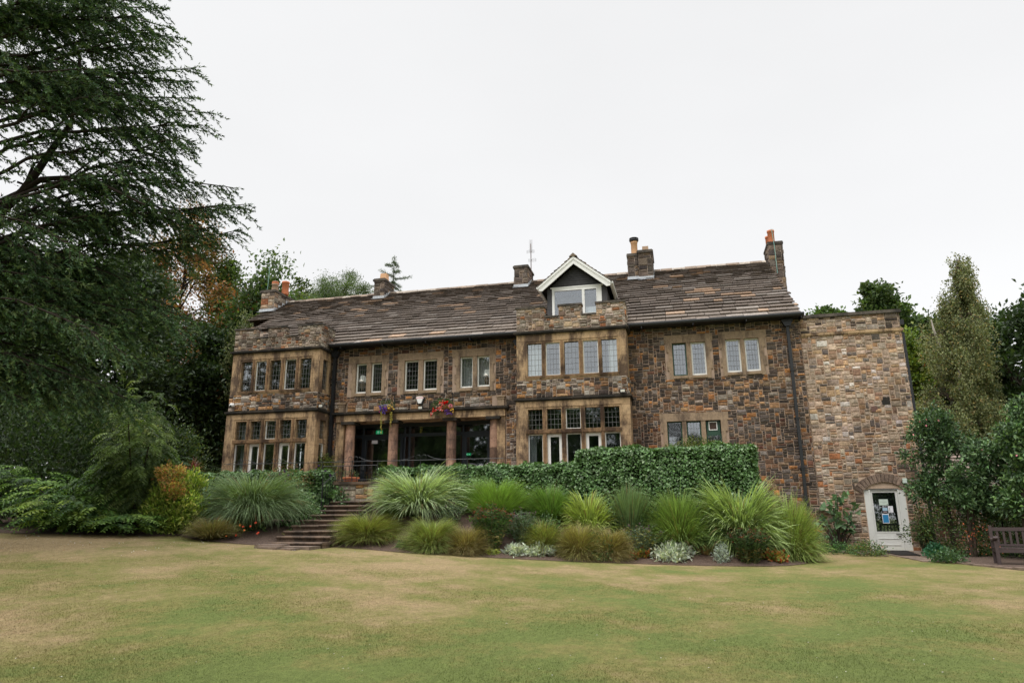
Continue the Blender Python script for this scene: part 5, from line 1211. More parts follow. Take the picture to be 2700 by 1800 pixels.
tr('larch_tree', 893, 712, 900, 822, 968, 46, 30000, .18, [(.10, .15, .05), (.13, .19, .07), (.07, .11, .04)], 'round-headed feathery larch above the ridge between two chimneys', clumps=120, cs=.12, asp=.22, group=BG, shell=.2, lump=.35)
tr('larch_tree', 838, 760, 900, 798, 885, 45, 6000, .16, [(.09, .15, .06), (.12, .18, .07)], 'smaller feathery larch tucked left of the round-headed one', clumps=80, cs=.12, asp=.22, group=BG)
tr('willow_tree', 790, 755, 930, 745, 850, 50, 14000, .19, OLV+[(.22, .23, .08)], 'pale olive willow crown just above the roof ridge', clumps=80, cs=.13, group=BG)
# thin larch with one long side branch
c = W(1036, 770, 48); zt = W(1037, 676, 48)[2]; zb0_ = W(1036, 830, 48)[2]
t_ = thing('thin_larch', (c[0], 48, float(g(c[0], 34))), 'thin sparse larch spire with one long side branch behind the ridge chimney', 'tree', BG)
m_ = MB(); m_.tube([(c[0], 48, 0), (c[0], 48, zt)], [.2, .02], 6); ml = MB()
BR = [((1036, 700), (1018, 696)), ((1037, 715), (1060, 718)), ((1036, 728), (1000, 708)), ((1036, 735), (1088, 733)), ((1036, 750), (985, 758)), ((1036, 752), (1062, 770)), ((1036, 765), (975, 778)), ((1036, 768), (1075, 785)), ((1036, 688), (1046, 697)), ((1036, 775), (1000, 785)), ((1036, 742), (1052, 752)), ((1036, 742), (1016, 748))]
for a_, b_ in BR:
    p, q = W(*a_, 48), W(*b_, 48); q[1] += rng.uniform(-.6, .6); m_.tube([p, (p+q)/2+[0, 0, -.06], q], [.04, .03, .01], 4, caps=False)
    tt = rng.random(260)[:, None]; P = p+(q-p)*tt+rng.normal(0, .06, (260, 3))+np.array([0, 0, -.05]); leaves(ml, P, unit(rng.normal(0, .6, (260, 3))+(q-p)*.5+[0, 0, -.3]), .16, colmix([(.07, .11, .045), (.10, .15, .06)], 260), .2)
P = np.stack([c[0]+rng.normal(0, .12, 900), 48+rng.normal(0, .12, 900), rng.uniform(zb0_, zt, 900)], 1); leaves(ml, P, unit(rng.normal(size=(900, 3))), .16, colmix([(.07, .11, .045), (.10, .15, .06)], 900), .2)
m_.build('trunk', M['bark_dark'], t_); ml.build('crown', M['leaf'], t_)
# right side
tr('oak_tree', 2165, 806, 980, 2085, 2255, 44, 16000, .25, [(.07, .13, .03), (.10, .17, .04)], 'bright green oak top showing over the flat wing roof', clumps=90, cs=.11, group=BG)
tr('oak_tree', 2325, 770, 1060, 2245, 2412, 46, 28000, .27, OAK, 'dark oak above the right end of the wing roof', clumps=130, cs=.10, group=BG, limb=20)
tr('oak_tree', 2440, 755, 1200, 2375, 2520, 48, 28000, .27, OAK, 'tallest dark oak right of the wing, behind the birch', clumps=130, cs=.10, group=BG, limb=20)
tr('oak_tree', 2580, 790, 1250, 2500, 2660, 45, 28000, .27, [(.028, .055, .02), (.045, .08, .026)], 'dark oak showing through and right of the birch top', clumps=130, cs=.10, group=BG, limb=20)
tr('oak_tree', 2690, 830, 1420, 2585, 2860, 36, 45000, .24, DK+[(.055, .095, .03)], 'big dark tree filling the right edge of the view', clumps=200, cs=.09, group=BG, trunk_r=.4, ry=4)
tr('cherry_tree', 2405, 858, 1180, 2372, 2452, 37, 11000, .18, [(.17, .24, .04), (.12, .20, .035), (.22, .27, .05)], 'yellow-green tree with a few orange leaves beside the wing corner', clumps=80, cs=.11, group=BG, ct=(.05, (.45, .16, .04)))
# weeping birch built from hanging curtains of leaves
cx = W(2535, 900, 33)[0]; t_ = thing('weeping_birch', (cx, 33, .5), 'tall weeping birch with olive drooping curtains of leaves right of the wing', 'tree', BG)
m_ = MB(); ml = MB()
tp = [W(2540, 1330, 33), W(2545, 1180, 33), W(2538, 1000, 33), W(2532, 850, 33), W(2526, 760, 33), W(2528, 700, 33)]; tp[0][2] = .3
mb2 = MB(); mb2.tube(tp, [.28, .22, .16, .10, .05, .015], 8)
tp = np.array(tp)
env = [(690, 2515, 2548), (730, 2490, 2590), (760, 2485, 2598), (800, 2465, 2580), (825, 2435, 2600), (840, 2418, 2625), (900, 2412, 2640), (960, 2398, 2640), (1020, 2395, 2630), (1080, 2395, 2650), (1140, 2405, 2655), (1200, 2410, 2660)]
ey = [e[0] for e in env]
CL = []
while len(CL) < 88:
    py = rng.uniform(695, 1200); px = rng.uniform(np.interp(py, ey, [e[1] for e in env]), np.interp(py, ey, [e[2] for e in env]))
    if py > 815 or rng.random() < .45: CL.append((px, py, 33+rng.uniform(-1.9, 1.9)*(1 if py > 830 else .3)))
for q in range(400):
    c_ = CL[q % 88]; px = c_[0]+rng.normal(0, 9); py = c_[1]+rng.normal(0, 12)
    dens_ = .22 if py < 815 else 1
    Yq = c_[2]+rng.normal(0, .2); e = W(px, py, Yq); zs = min(e[2]+rng.uniform(-1.2, .2), tp[-1][2]-.3); s = np.array([np.interp(zs, tp[:, 2], tp[:, 0]), 33, zs])
    mid = (s+e)/2+np.array([0, 0, .5]); m_.tube([s, mid, e], [.022, .014, .006], 4, caps=False)
    nh = int(rng.integers(5, 9)); 
    for h in range(nh):
        st_ = mid+(e-mid)*rng.uniform(.2, 1.1)+rng.normal(0, .15, 3); ln = rng.uniform(.5, 1.5)*(.6 if py < 830 else 1); nl = int(40*ln)
        tt = rng.random(nl); P = st_+np.stack([rng.normal(0, .06, nl)+.12*np.sin(tt*2), rng.normal(0, .06, nl), -tt*ln], 1)
        leaves(ml, P, unit(np.array([0, 0, -1.])+rng.normal(0, .5, (nl, 3))), .085*rng.uniform(.7, 1.3, nl), colmix([(.18, .205, .085), (.25, .265, .12), (.12, .15, .06), (.32, .24, .09)], nl, .3, w_=[.35, .3, .28, .07]), .7)
mb2.tube([W(2455, 842, 32.2), W(2462, 870, 32.2), W(2478, 915, 32.4), W(2482, 950, 32.6)], [.02, .045, .05, .05], 6)
mb2.build('trunk', M['bark_birch'], t_); m_.build('branch', M['bark'], t_); ml.build('crown', M['leaf'], t_)

# camellias / magnolias at the right: large glossy leaves on bare stems
CAM = [(.055, .11, .04), (.085, .165, .06), (.035, .07, .028), (.16, .25, .11)]
def leaf_bush(name, lobes, Y, n, size, cols, label, stems, flowers=None, fc=None, cat='shrub', w_=None, asp=.5):
    c0 = W(lobes[0][0], lobes[0][1], Y); t_ = thing(name, (c0[0], Y, float(gb(c0[0], Y))), label, cat)
    ml = MB(); tot = sum(l[2]*l[3] for l in lobes)
    for (px, py, rx, ry_) in lobes:
        c = W(px, py, Y); RX = W(px+rx, py, Y)[0]-c[0]; RZ = c[2]-W(px, py+ry_, Y)[2]; k = int(n*rx*ry_/tot)
        K = 26; cc, dd = blob_points(K, c, (RX, min(RX, 1.3), RZ), shell=.3); q = rng.integers(0, K, k)
        P = cc[q]+rng.normal(0, .13, (k, 3))*(.6+RX*.25); D = unit(dd[q]*.6+rng.normal(0, .5, (k, 3))+[0, 0, .15])
        leaves(ml, P, D, size*rng.uniform(.7, 1.25, k), colmix(cols, k, .25, w_=w_)*rng.uniform(.75, 1.25, K)[q][:, None], asp, .10, droop=.1)
    ml.build('foliage', M['ivy'], t_)
    ms = MB()
    for pts in stems:
        P = [W(x, y, Y) for x, y in pts]; P[0][2] = float(gb(P[0][0], Y))-.05; ms.tube(P, np.linspace(.055, .018, len(P)), 7)
    ms.build('stem', M['bark'], t_)
    if flowers: petals(t_, [W(x, y, Y-.9) for x, y in flowers], fc, .03)
    return t_
leaf_bush('camellia_tree', [(2462, 1118, 50, 36), (2500, 1150, 45, 40), (2425, 1150, 38, 24), (2400, 1205, 22, 16), (2480, 1195, 55, 30), (2470, 1275, 78, 40), (2430, 1295, 40, 25), (2560, 1180, 40, 30)], 23.6, 7600, .12, CAM, 'glossy leaved camellia tree leaning over the white door with pink buds', [((2515, 1420), (2495, 1350), (2478, 1310), (2465, 1270), (2468, 1180), (2462, 1100)), ((2515, 1420), (2500, 1330), (2502, 1230), (2500, 1140)), ((2515, 1420), (2490, 1340), (2440, 1290))], [(2442, 1105), (2475, 1108), (2425, 1112), (2408, 1146), (2442, 1122)], [(.75, .25, .30), (.8, .35, .35)])
leaf_bush('magnolia_tree', [(2600, 1200, 60, 45), (2560, 1255, 60, 42), (2620, 1290, 70, 45), (2560, 1320, 60, 32), (2650, 1180, 40, 45), (2640, 1340, 60, 30)], 22.8, 8200, .125, CAM, 'broad glossy leaved tree between the camellia and the right edge', [((2556, 1430), (2552, 1340), (2560, 1250), (2570, 1190)), ((2565, 1430), (2563, 1350), (2600, 1280), (2620, 1180))], [(2590, 1185), (2678, 1290)], [(.7, .25, .30)])
leaf_bush('magnolia_tree', [(2695, 1085, 34, 34), (2690, 1150, 55, 45), (2690, 1230, 60, 50), (2700, 1320, 70, 50), (2650, 1135, 25, 20), (2790, 1200, 70, 90)], 21.8, 7400, .135, CAM+[(.16, .27, .08)], 'tall glossy leaved shrub cut by the right edge, highest of the three', [((2700, 1440), (2695, 1300), (2700, 1150), (2695, 1060)), ((2740, 1440), (2760, 1300), (2780, 1200))], [(2680, 1200)], [(.7, .25, .30)])
# clipped berry hedge behind the bench
t_ = shrub('berry_hedge', (9.0, 23.3, 1.1), (2.6, .9, 1.25), 15000, .07, [(.035, .075, .022), (.06, .11, .03), (.10, .14, .035)], 'low dark berry hedge with orange fruit behind the bench', 'hedge', .6, clumps=160, cs=.10, mat='leaf')
k = 110; cc = np.array([W(x, y, 22.3) for x, y in ((2552, 1402), (2560, 1420), (2592, 1392), (2598, 1430), (2582, 1395), (2640, 1440), (2570, 1440))]); q = rng.integers(0, len(cc), k)
m_ = MB(); leaves(m_, cc[q]+rng.normal(0, .13, (k, 3)), rng.normal(size=(k, 3)), .045, colmix([(.38, .09, .03), (.28, .07, .025)], k), .9, 0); m_.build('berry', M['flower'], t_, kind='stuff')
shrub('dark_undergrowth', (12.5, 25.5, 1.2), (4, 2, 1.7), 9000, .13, DK, 'dark undergrowth shrubs behind the berry hedge at the right edge', 'shrub', .6, clumps=120)

# ================================================================ LEFT SHRUBBERY
SH = 20
def fronds(name, pxl, pxr, pyt, pyb, Y, nf, npair, lsz, cols, label, droop=.5, cat='shrub', ln=.7, asp=.38, tipc=None, depth=1.0, lump=.8):
    """shrub of pinnate or arching fronds"""
    reseed(pxl, pyt, nf); xl, xr = W(pxl, pyb, Y)[0], W(pxr, pyb, Y)[0]; cx = (xl+xr)/2; gz = float(gb(cx, Y)); zt = W((pxl+pxr)/2, pyt, Y)[2]; zb = max(gz+.05, W((pxl+pxr)/2, pyb, Y)[2])
    t_ = thing(name, (cx, Y, gz), label, cat); ml = MB(); ms = MB()
    c, d = blob_points(nf, (cx, Y, (zb+zt)/2), ((xr-xl)/2*.9, depth, (zt-zb)/2*.95), shell=.35, lump=lump)
    a = np.arctan2(d[:, 1], d[:, 0])+rng.normal(0, .5, nf); LP, LD, LC, LS, LN = [], [], [], [], []
    fc = colmix(cols, nf, .3)
    for i in range(nf):
        if c[i, 2] < gz+.1: continue
        h = np.array([math.cos(a[i]), math.sin(a[i])-.35, 0]); h /= np.linalg.norm(h); L_ = ln*rng.uniform(.6, 1.15)
        t = np.linspace(0, 1, npair); s = c[i]+h*L_*t[:, None]+np.array([0, 0, 1.])*(L_*(.35*t-droop*1.1*t**2))[:, None]
        dirv = unit(h+np.array([0, 0, 1.])*(.35-2.2*droop*t)[:, None]); side = np.array([-h[1], h[0], 0]); sc = lsz*(.65+.5*np.sin(np.pi*np.clip(t+.1, 0, 1)))
        for sg in (-1, 1):
            LP.append(s); LD.append(unit(side*sg+dirv*.55+rng.normal(0, .12, (npair, 3))-np.array([0, 0, .25*droop]))); LS.append(sc); LC.append(np.repeat(fc[i][None], npair, 0)); LN.append(np.repeat([[0, -.35, 1.]], npair, 0))
    m2_ = MB(); leaves(m2_, np.concatenate(LP), np.concatenate(LD), np.concatenate(LS), np.concatenate(LC)*rng.uniform(.8, 1.2, (len(np.concatenate(LP)), 1)), asp, .05, nrm=unit(np.concatenate(LN)+rng.normal(0, .2, (len(np.concatenate(LP)), 3))), droop=.12)
    m2_.build('foliage', M['leaf'], t_)
    for q in range(14):
        e = c[rng.integers(nf)]; ms.tube([(cx+rng.uniform(-.3, .3), Y, gz-.05), ((cx+e[0])/2, (Y+e[1])/2, (gz+e[2])/2+.2), e], [.04, .03, .012], 5, caps=False)
    ms.build('stem', M['bark_dark'], t_)
    return t_
# Y depths follow the lawn edge
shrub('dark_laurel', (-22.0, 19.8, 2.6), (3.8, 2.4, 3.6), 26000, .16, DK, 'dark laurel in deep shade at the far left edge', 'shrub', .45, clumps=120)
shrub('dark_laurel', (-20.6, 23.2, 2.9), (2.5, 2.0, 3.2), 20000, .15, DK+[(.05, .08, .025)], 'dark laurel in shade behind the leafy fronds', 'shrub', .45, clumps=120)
shrub('variegated_shrub', (W(330, 1140, 20.5)[0], 20.5, 4.0), (1.35, 1.0, 1.25), 4200, .11, [(.20, .25, .10), (.10, .15, .05), (.34, .38, .20), (.06, .10, .03)], 'pale variegated shrub reaching up beneath the cedar', 'shrub', .6, clumps=80)
FG = [(.075, .16, .035), (.13, .24, .05), (.20, .32, .07), (.05, .10, .03)]
fronds('fern_leaved_shrub', -20, 170, 1235, 1398, 17.6, 300, 9, .17, FG, 'shrub with long feathered leaves at the far left, tallest of the feather-leaved ones', .55, ln=.9)
fronds('fern_leaved_shrub', 105, 285, 1300, 1402, 16.9, 260, 9, .17, FG+[(.24, .34, .06)], 'spreading feather-leaved shrub on the lawn edge left of the drooping shrub', .5, ln=.85)
fronds('fern_leaved_shrub', 260, 410, 1340, 1406, 17.2, 200, 8, .15, FG+[(.20, .31, .06)], 'feather-leaved shrub with paler tips nearest the yellow-green rhododendron', .4, ln=.75)
fronds('drooping_shrub', 195, 320, 1190, 1398, 17.4, 480, 8, .17, FG+[(.10, .16, .05)], 'lower leafy shrub leaning against the left of the drooping shrub', .75, ln=.5, asp=.34, depth=.9, lump=.7)
fronds('drooping_shrub', 285, 415, 1112, 1395, 17.9, 820, 9, .17, [(.105, .165, .045), (.15, .22, .065), (.22, .30, .10), (.07, .115, .035)], 'tall shrub with narrow drooping leaves in the middle of the left shrubbery', .8, ln=.46, asp=.30, depth=1.0, lump=.75)
fronds('blue_green_shrub', 390, 440, 1205, 1290, 18.4, 90, 8, .11, [(.09, .15, .09), (.12, .19, .12)], 'small blue-green feathery shrub above the orange foliage', .4, ln=.5)
for (px_, py_, rx_, n_, lab) in ((448, 1252, .42, 1000, 'orange and yellow autumn foliage rising behind the yellow-green rhododendron'), (462, 1290, .34, 800, 'bright salmon orange spray of leaves low beside the rhododendron')):
    p = W(px_, py_, 17.45); shrub('orange_shrub', (p[0], 17.45, p[2]), (rx_, .3, .24), n_, .10, [(.50, .22, .09), (.60, .36, .14), (.46, .40, .11), (.30, .33, .08)], lab, 'shrub', .34, clumps=26, cs=.22, floor=False, stems=False)
p = W(455, 1330, 18.2); shrub('rhododendron', (p[0]+.35, 18.0, 1.75), (1.25, .8, 1.08), 11000, .13, [(.24, .35, .05), (.36, .46, .085), (.15, .24, .04), (.52, .55, .15)], 'yellow-green rhododendron between the shrubbery and the blue-green grass', 'shrub', .42, clumps=110, cs=.12, up=.5)
p = W(495, 1300, 19.4); shrub('rhododendron', (p[0], 19.2, 1.85), (.6, .6, .55), 2200, .12, [(.12, .21, .05), (.19, .29, .07)], 'greener rhododendron half hidden behind the blue-green grass', 'shrub', .42, clumps=60, cs=.13, up=.5)
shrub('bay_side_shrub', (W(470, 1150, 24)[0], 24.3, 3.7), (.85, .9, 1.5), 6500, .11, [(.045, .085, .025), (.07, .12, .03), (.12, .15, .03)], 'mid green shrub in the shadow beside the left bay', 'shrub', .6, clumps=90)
# distant lawn shrub shadow at the far left: low bank
# climber and clematis
p = (-14.0, 25.5, 3.3); shrub('climbing_plant', (-14.0, 25.6, 3.45), (.55, .25, 1.05), 1700, .07, [(.14, .19, .04), (.22, .25, .06), (.09, .13, .03)], 'straggly yellow-green climber around the foot of the left downpipe', 'climber', .5, clumps=50, cs=.2, floor=False, core=False)
t_ = shrub('clematis', (-12.6, 20.7, 2.85), (1.1, .25, .42), 900, .07, [(.13, .17, .05), (.30, .16, .08), (.09, .14, .04)], 'purple clematis scrambling over the left ivy hedge', 'climber', .6, clumps=40, cs=.2, floor=False, stems=False)
petals(t_, [W(x, y, 20.35) for x, y in ((742, 1247), (750, 1243), (736, 1250), (751, 1238), (835, 1234), (841, 1228), (718, 1282), (759, 1283), (753, 1268), (806, 1316), (735, 1262), (870, 1252), (858, 1240), (760, 1252))], [(.07, .02, .12), (.11, .03, .17)], .055, k=6)
p = W(1830, 1170, 23.2); shrub('box_shrub', (p[0], 23.3, 3.55), (1.35, .6, .52), 4200, .055, [(.12, .16, .035), (.18, .20, .045), (.08, .12, .03)], 'loose yellow-green shrub behind the tall hedge block', 'shrub', .7, clumps=80, cs=.13, floor=False)

# ================================================================ CEDAR
cedar = thing('cedar_tree', (-17.8, 10.5, float(g(-17.8, 10.5))), 'huge cedar whose dark drooping boughs fill the left of the view', 'tree')
mt_, mn, mw = MB(), MB(), MB()
TXc, TYc = -17.8, 10.5
mt_.tube([(TXc, TYc, 0), (TXc+.1, TYc, 4), (TXc-.1, TYc+.1, 9), (TXc, TYc, 15), (TXc, TYc, 21)], [.75, .6, .45, .28, .1], 12)
reseed(42)
TW = []   # twig starts, dirs, lens, colour weight
def bough(start, tip, sag=.5, r0=.06, dens=1.0, side=1.0, bare=.25, light=1.0, hangf=1.0, subs=3):
    start, tip = np.array(start, float), np.array(tip, float); L_ = np.linalg.norm(tip-start); n = 14; t = np.linspace(0, 1, n)
    up = np.array([0, 0, 1.]); pts = start+(tip-start)*t[:, None]+up*(np.sin(t*np.pi)*sag*L_*.17)[:, None]
    pts += (rng.normal(0, .075*L_/8, (n, 3)).cumsum(0)-0)*np.sin(t*np.pi)[:, None]
    mt_.tube(pts, np.linspace(r0, .010, n), 6, caps=False)
    at = lambda s: np.array([np.interp(s, t, pts[:, k]) for k in range(3)])
    for q in range(subs):
        s = rng.uniform(.35, .85); p = at(s); d = unit(at(min(1, s+.1))-p); sv = unit(np.cross(d, up)); sg = 1 if q % 2 else -1
        l2 = L_*rng.uniform(.16, .34)*(1.25-s); bough(p, p+(d+sv*sg*rng.uniform(.25, .7)-up*rng.uniform(0, .22))*l2, sag*.6, r0*.45, dens, side*.85, .05, light, hangf, 0)
    ns = int(L_*(1-bare)*6.8*dens)
    for q in range(ns):
        s = bare+(1-bare)*(q+rng.random())/ns; p = at(s); d = unit(at(min(1, s+.06))-at(max(0, s-.06))); sidev = unit(np.cross(d, up))
        sg = 1 if q % 2 else -1; ll = side*rng.uniform(.25, 1.0)*(.45+.55*math.sin(math.pi*min(1, (1-s)*1.1+.12)))
        dv = unit(d*rng.uniform(.55, 1)+sidev*sg*rng.uniform(.1, .75)-up*rng.uniform(.10, .75)*hangf); m = 5; tt = np.linspace(0, 1, m)
        bp = p+dv*ll*tt[:, None]-up*(hangf*.28*ll*tt**2)[:, None]
        mt_.tube(bp, np.linspace(.009, .003, m), 3, caps=False)
        nt_ = max(3, int(ll*17)); sv = unit(np.cross(dv, up))
        for h in range(nt_):
            u = (h+rng.random())/nt_; bpv = np.array([np.interp(u, tt, bp[:, k]) for k in range(3)]); s2 = 1 if h % 2 else -1
            TW.append((*bpv, *(unit(dv*1.0+sv*s2*rng.uniform(.2, .8)-up*rng.uniform(.0, .55)*hangf)), rng.uniform(.08, .20)*(1.15-.5*u), light))
        TW.append((*bp[-1], *unit(dv-up*.4), .16, light))
    TW.append((*tip, *unit(tip-pts[-3]-up*.02), .22, light))
    for q in range(int(L_*(1-bare)*11)):
        s = bare+(1-bare)*rng.random(); p = at(s); d = unit(at(min(1, s+.06))-at(max(0, s-.06))); TW.append((*p, *unit(d+rng.normal(0, .45, 3)-up*.1), rng.uniform(.10, .22), light))
def tipW(px, py, Y): return W(px, py, Y)
# boughs that make the outline, tips measured in the photograph
OUT = [(395, -30, 13, 13.5), (420, 22, 13, 13.2), (470, 100, 13.5, 12.6), (425, 68, 12.5, 12.7), (425, 130, 13, 12), (518, 178, 14.5, 11.8), (500, 215, 14, 11), (555, 298, 15, 10.6), (500, 260, 13.5, 10.4), (535, 330, 14.2, 9.8), (512, 375, 14.2, 9.2), (485, 395, 13.8, 8.8), (478, 436, 13.8, 8.2), (440, 455, 13.2, 8.0), (615, 495, 15.5, 7.6), (640, 545, 15.6, 7.3), (560, 560, 15, 7.1), (638, 605, 15.8, 7.0), (575, 640, 15.4, 6.9), (520, 600, 14.8, 7.0), (470, 560, 14.0, 7.0), (330, 10, 12, 13), (280, -20, 11.5, 13.3)]
for px, py, Y, zs in OUT: bough((TXc+.3, TYc, zs-1.0), tipW(px, py, Y), sag=rng.uniform(.4, .8), r0=.06, dens=1.0, side=1.0, bare=.3, subs=4)
# fill: the mass behind the outline
for q in range(29):
    px = rng.uniform(30, 390); py = rng.uniform(-60, 310); Y = rng.uniform(10.5, 16.5)
    tp_ = tipW(px, py, Y); bough((TXc+.2, TYc, tp_[2]-rng.uniform(.3, 1.5)), tp_, rng.uniform(.3, .7), .05, .8, 1.0, .15, 1, 1, 3)
# the big dark limb in view
for P_, r_ in (([(-80, 640), (0, 560), (60, 505), (100, 450), (140, 390), (185, 330), (205, 260), (210, 150)], .13), ([(-60, 560), (60, 505), (110, 472), (180, 468), (240, 470), (300, 500), (380, 540)], .085), ([(60, 505), (90, 430), (150, 420)], .05), ([(-60, 640), (60, 560), (130, 580), (180, 640)], .05)):
    pts = np.array([W(x, y, 12.6) for x, y in P_]); mt_.tube(pts, np.linspace(r_, r_*.3, len(pts)), 8)
for q in range(6):
    px = rng.uniform(0, 520); py = rng.uniform(500, 640)+ (40 if px < 200 else 0); tp_ = tipW(px, py, rng.uniform(12.5, 16)); bough(tipW(rng.uniform(-40, 200), rng.uniform(470, 560), 12.8), tp_, .5, .03, .6, .8, .1, .9, 1.3, 2)
# lower boughs sweeping down over the shrubbery
LOW = [(510, 845, 15.5, 5.8), (500, 870, 15.2, 5.6), (420, 905, 15, 5.2), (390, 960, 14.8, 4.8), (300, 720, 14, 6.4), (330, 745, 14.6, 6.4), (370, 1060, 14.8, 4.2), (320, 1070, 14.4, 4.1), (260, 1080, 13.8, 4.0), (460, 810, 15.4, 6.2), (160, 1000, 13, 4.3), (250, 1010, 13.8, 4.4), (100, 830, 12.4, 5.2), (340, 850, 14.2, 5.5), (90, 1060, 12.6, 3.8), (180, 1060, 13.4, 4.0), (250, 890, 13.4, 5.2), (180, 740, 12.8, 6.0), (60, 700, 12, 6.0), (30, 940, 12, 4.4)]
for px, py, Y, zs in LOW: bough((TXc+.3, TYc+.2, zs+.3), tipW(px, py, Y), rng.uniform(.5, .9), .05, 1.0, 1.0, .15, 1.2, .7, 4)
for q in range(20):
    px = rng.uniform(-20, 350); py = rng.uniform(660, 1040); tp_ = tipW(px, py, rng.uniform(11.5, 15.5)); bough((TXc+.2, TYc, tp_[2]+rng.uniform(-.3, 1.0)), tp_, rng.uniform(.4, .8), .045, .7, 1.0, .15, .95, .8, 3)
for q in range(34):      # the side of the crown away from the camera view
    a = rng.uniform(2.2, 4.7); rr_ = rng.uniform(4, 7.5); z_ = rng.uniform(3, 17); bough((TXc, TYc, z_), (TXc+rr_*math.cos(a), TYc+rr_*math.sin(a), z_-.3), .5, .06, .3, 1.3, .1, 1, 1, 1)
TW = np.array(TW)
P, D, Ln, Lt = TW[:, :3], TW[:, 3:6], TW[:, 6], TW[:, 7]
NT = len(TW)
S = unit(np.cross(D, [0, 0, 1.])); w0 = .004
V = np.stack([P-S*w0, P+S*w0, P+D*Ln[:, None]], 1); mw.add(V.reshape(-1, 3), np.arange(NT*3).reshape(-1, 3), (.05, .04, .03))
KN = 8
tt = rng.random((NT, KN)); nd = unit(D[:, None]*.9+rng.normal(0, .55, (NT, KN, 3))+np.array([0, 0, .12])); npos = P[:, None]+D[:, None]*(tt*Ln[:, None])[..., None]
tc_ = colmix([(.05, .10, .038), (.07, .13, .048), (.13, .19, .075), (.035, .07, .032)], NT, .25)
nc = np.repeat((tc_*Lt[:, None])[:, None], KN, 1)
nn = NT*KN
leaves(mn, npos.reshape(-1, 3), nd.reshape(-1, 3), rng.uniform(.05, .105, nn), nc.reshape(-1, 3), .40, 0, shape='tri', nrm=unit(rng.normal(size=(nn, 3))))
mt_.build('trunk', M['bark_dark'], cedar, True); mw.build('twig', M['bark'], cedar); mn.build('crown', M['needle'], cedar)
print('cedar twigs', NT)
# trees on the far side of the lawn (behind the camera): they stand there and show only as reflections in the windows
proto = tree('reflected_tree', (-10, -26), 6.5, 5, 1.5, 15, 16000, .42, DK, 'broad dark tree across the lawn, seen only mirrored in the window glass', clumps=120, cs=.10, group='trees across the lawn', trunk_r=.4)
for k, (x, y, s) in enumerate(((-24, -20, 1.3), (-36, -4, 1.6), (4, -36, .8), (16, -32, .7), (28, -24, .8), (-33, -24, 1.5), (-16, -34, 1.1))):
    o = copy_tree(proto); o.location = (x, y, 0); o.scale = (s, s, s); o.rotation_euler = (0, 0, k*1.3)
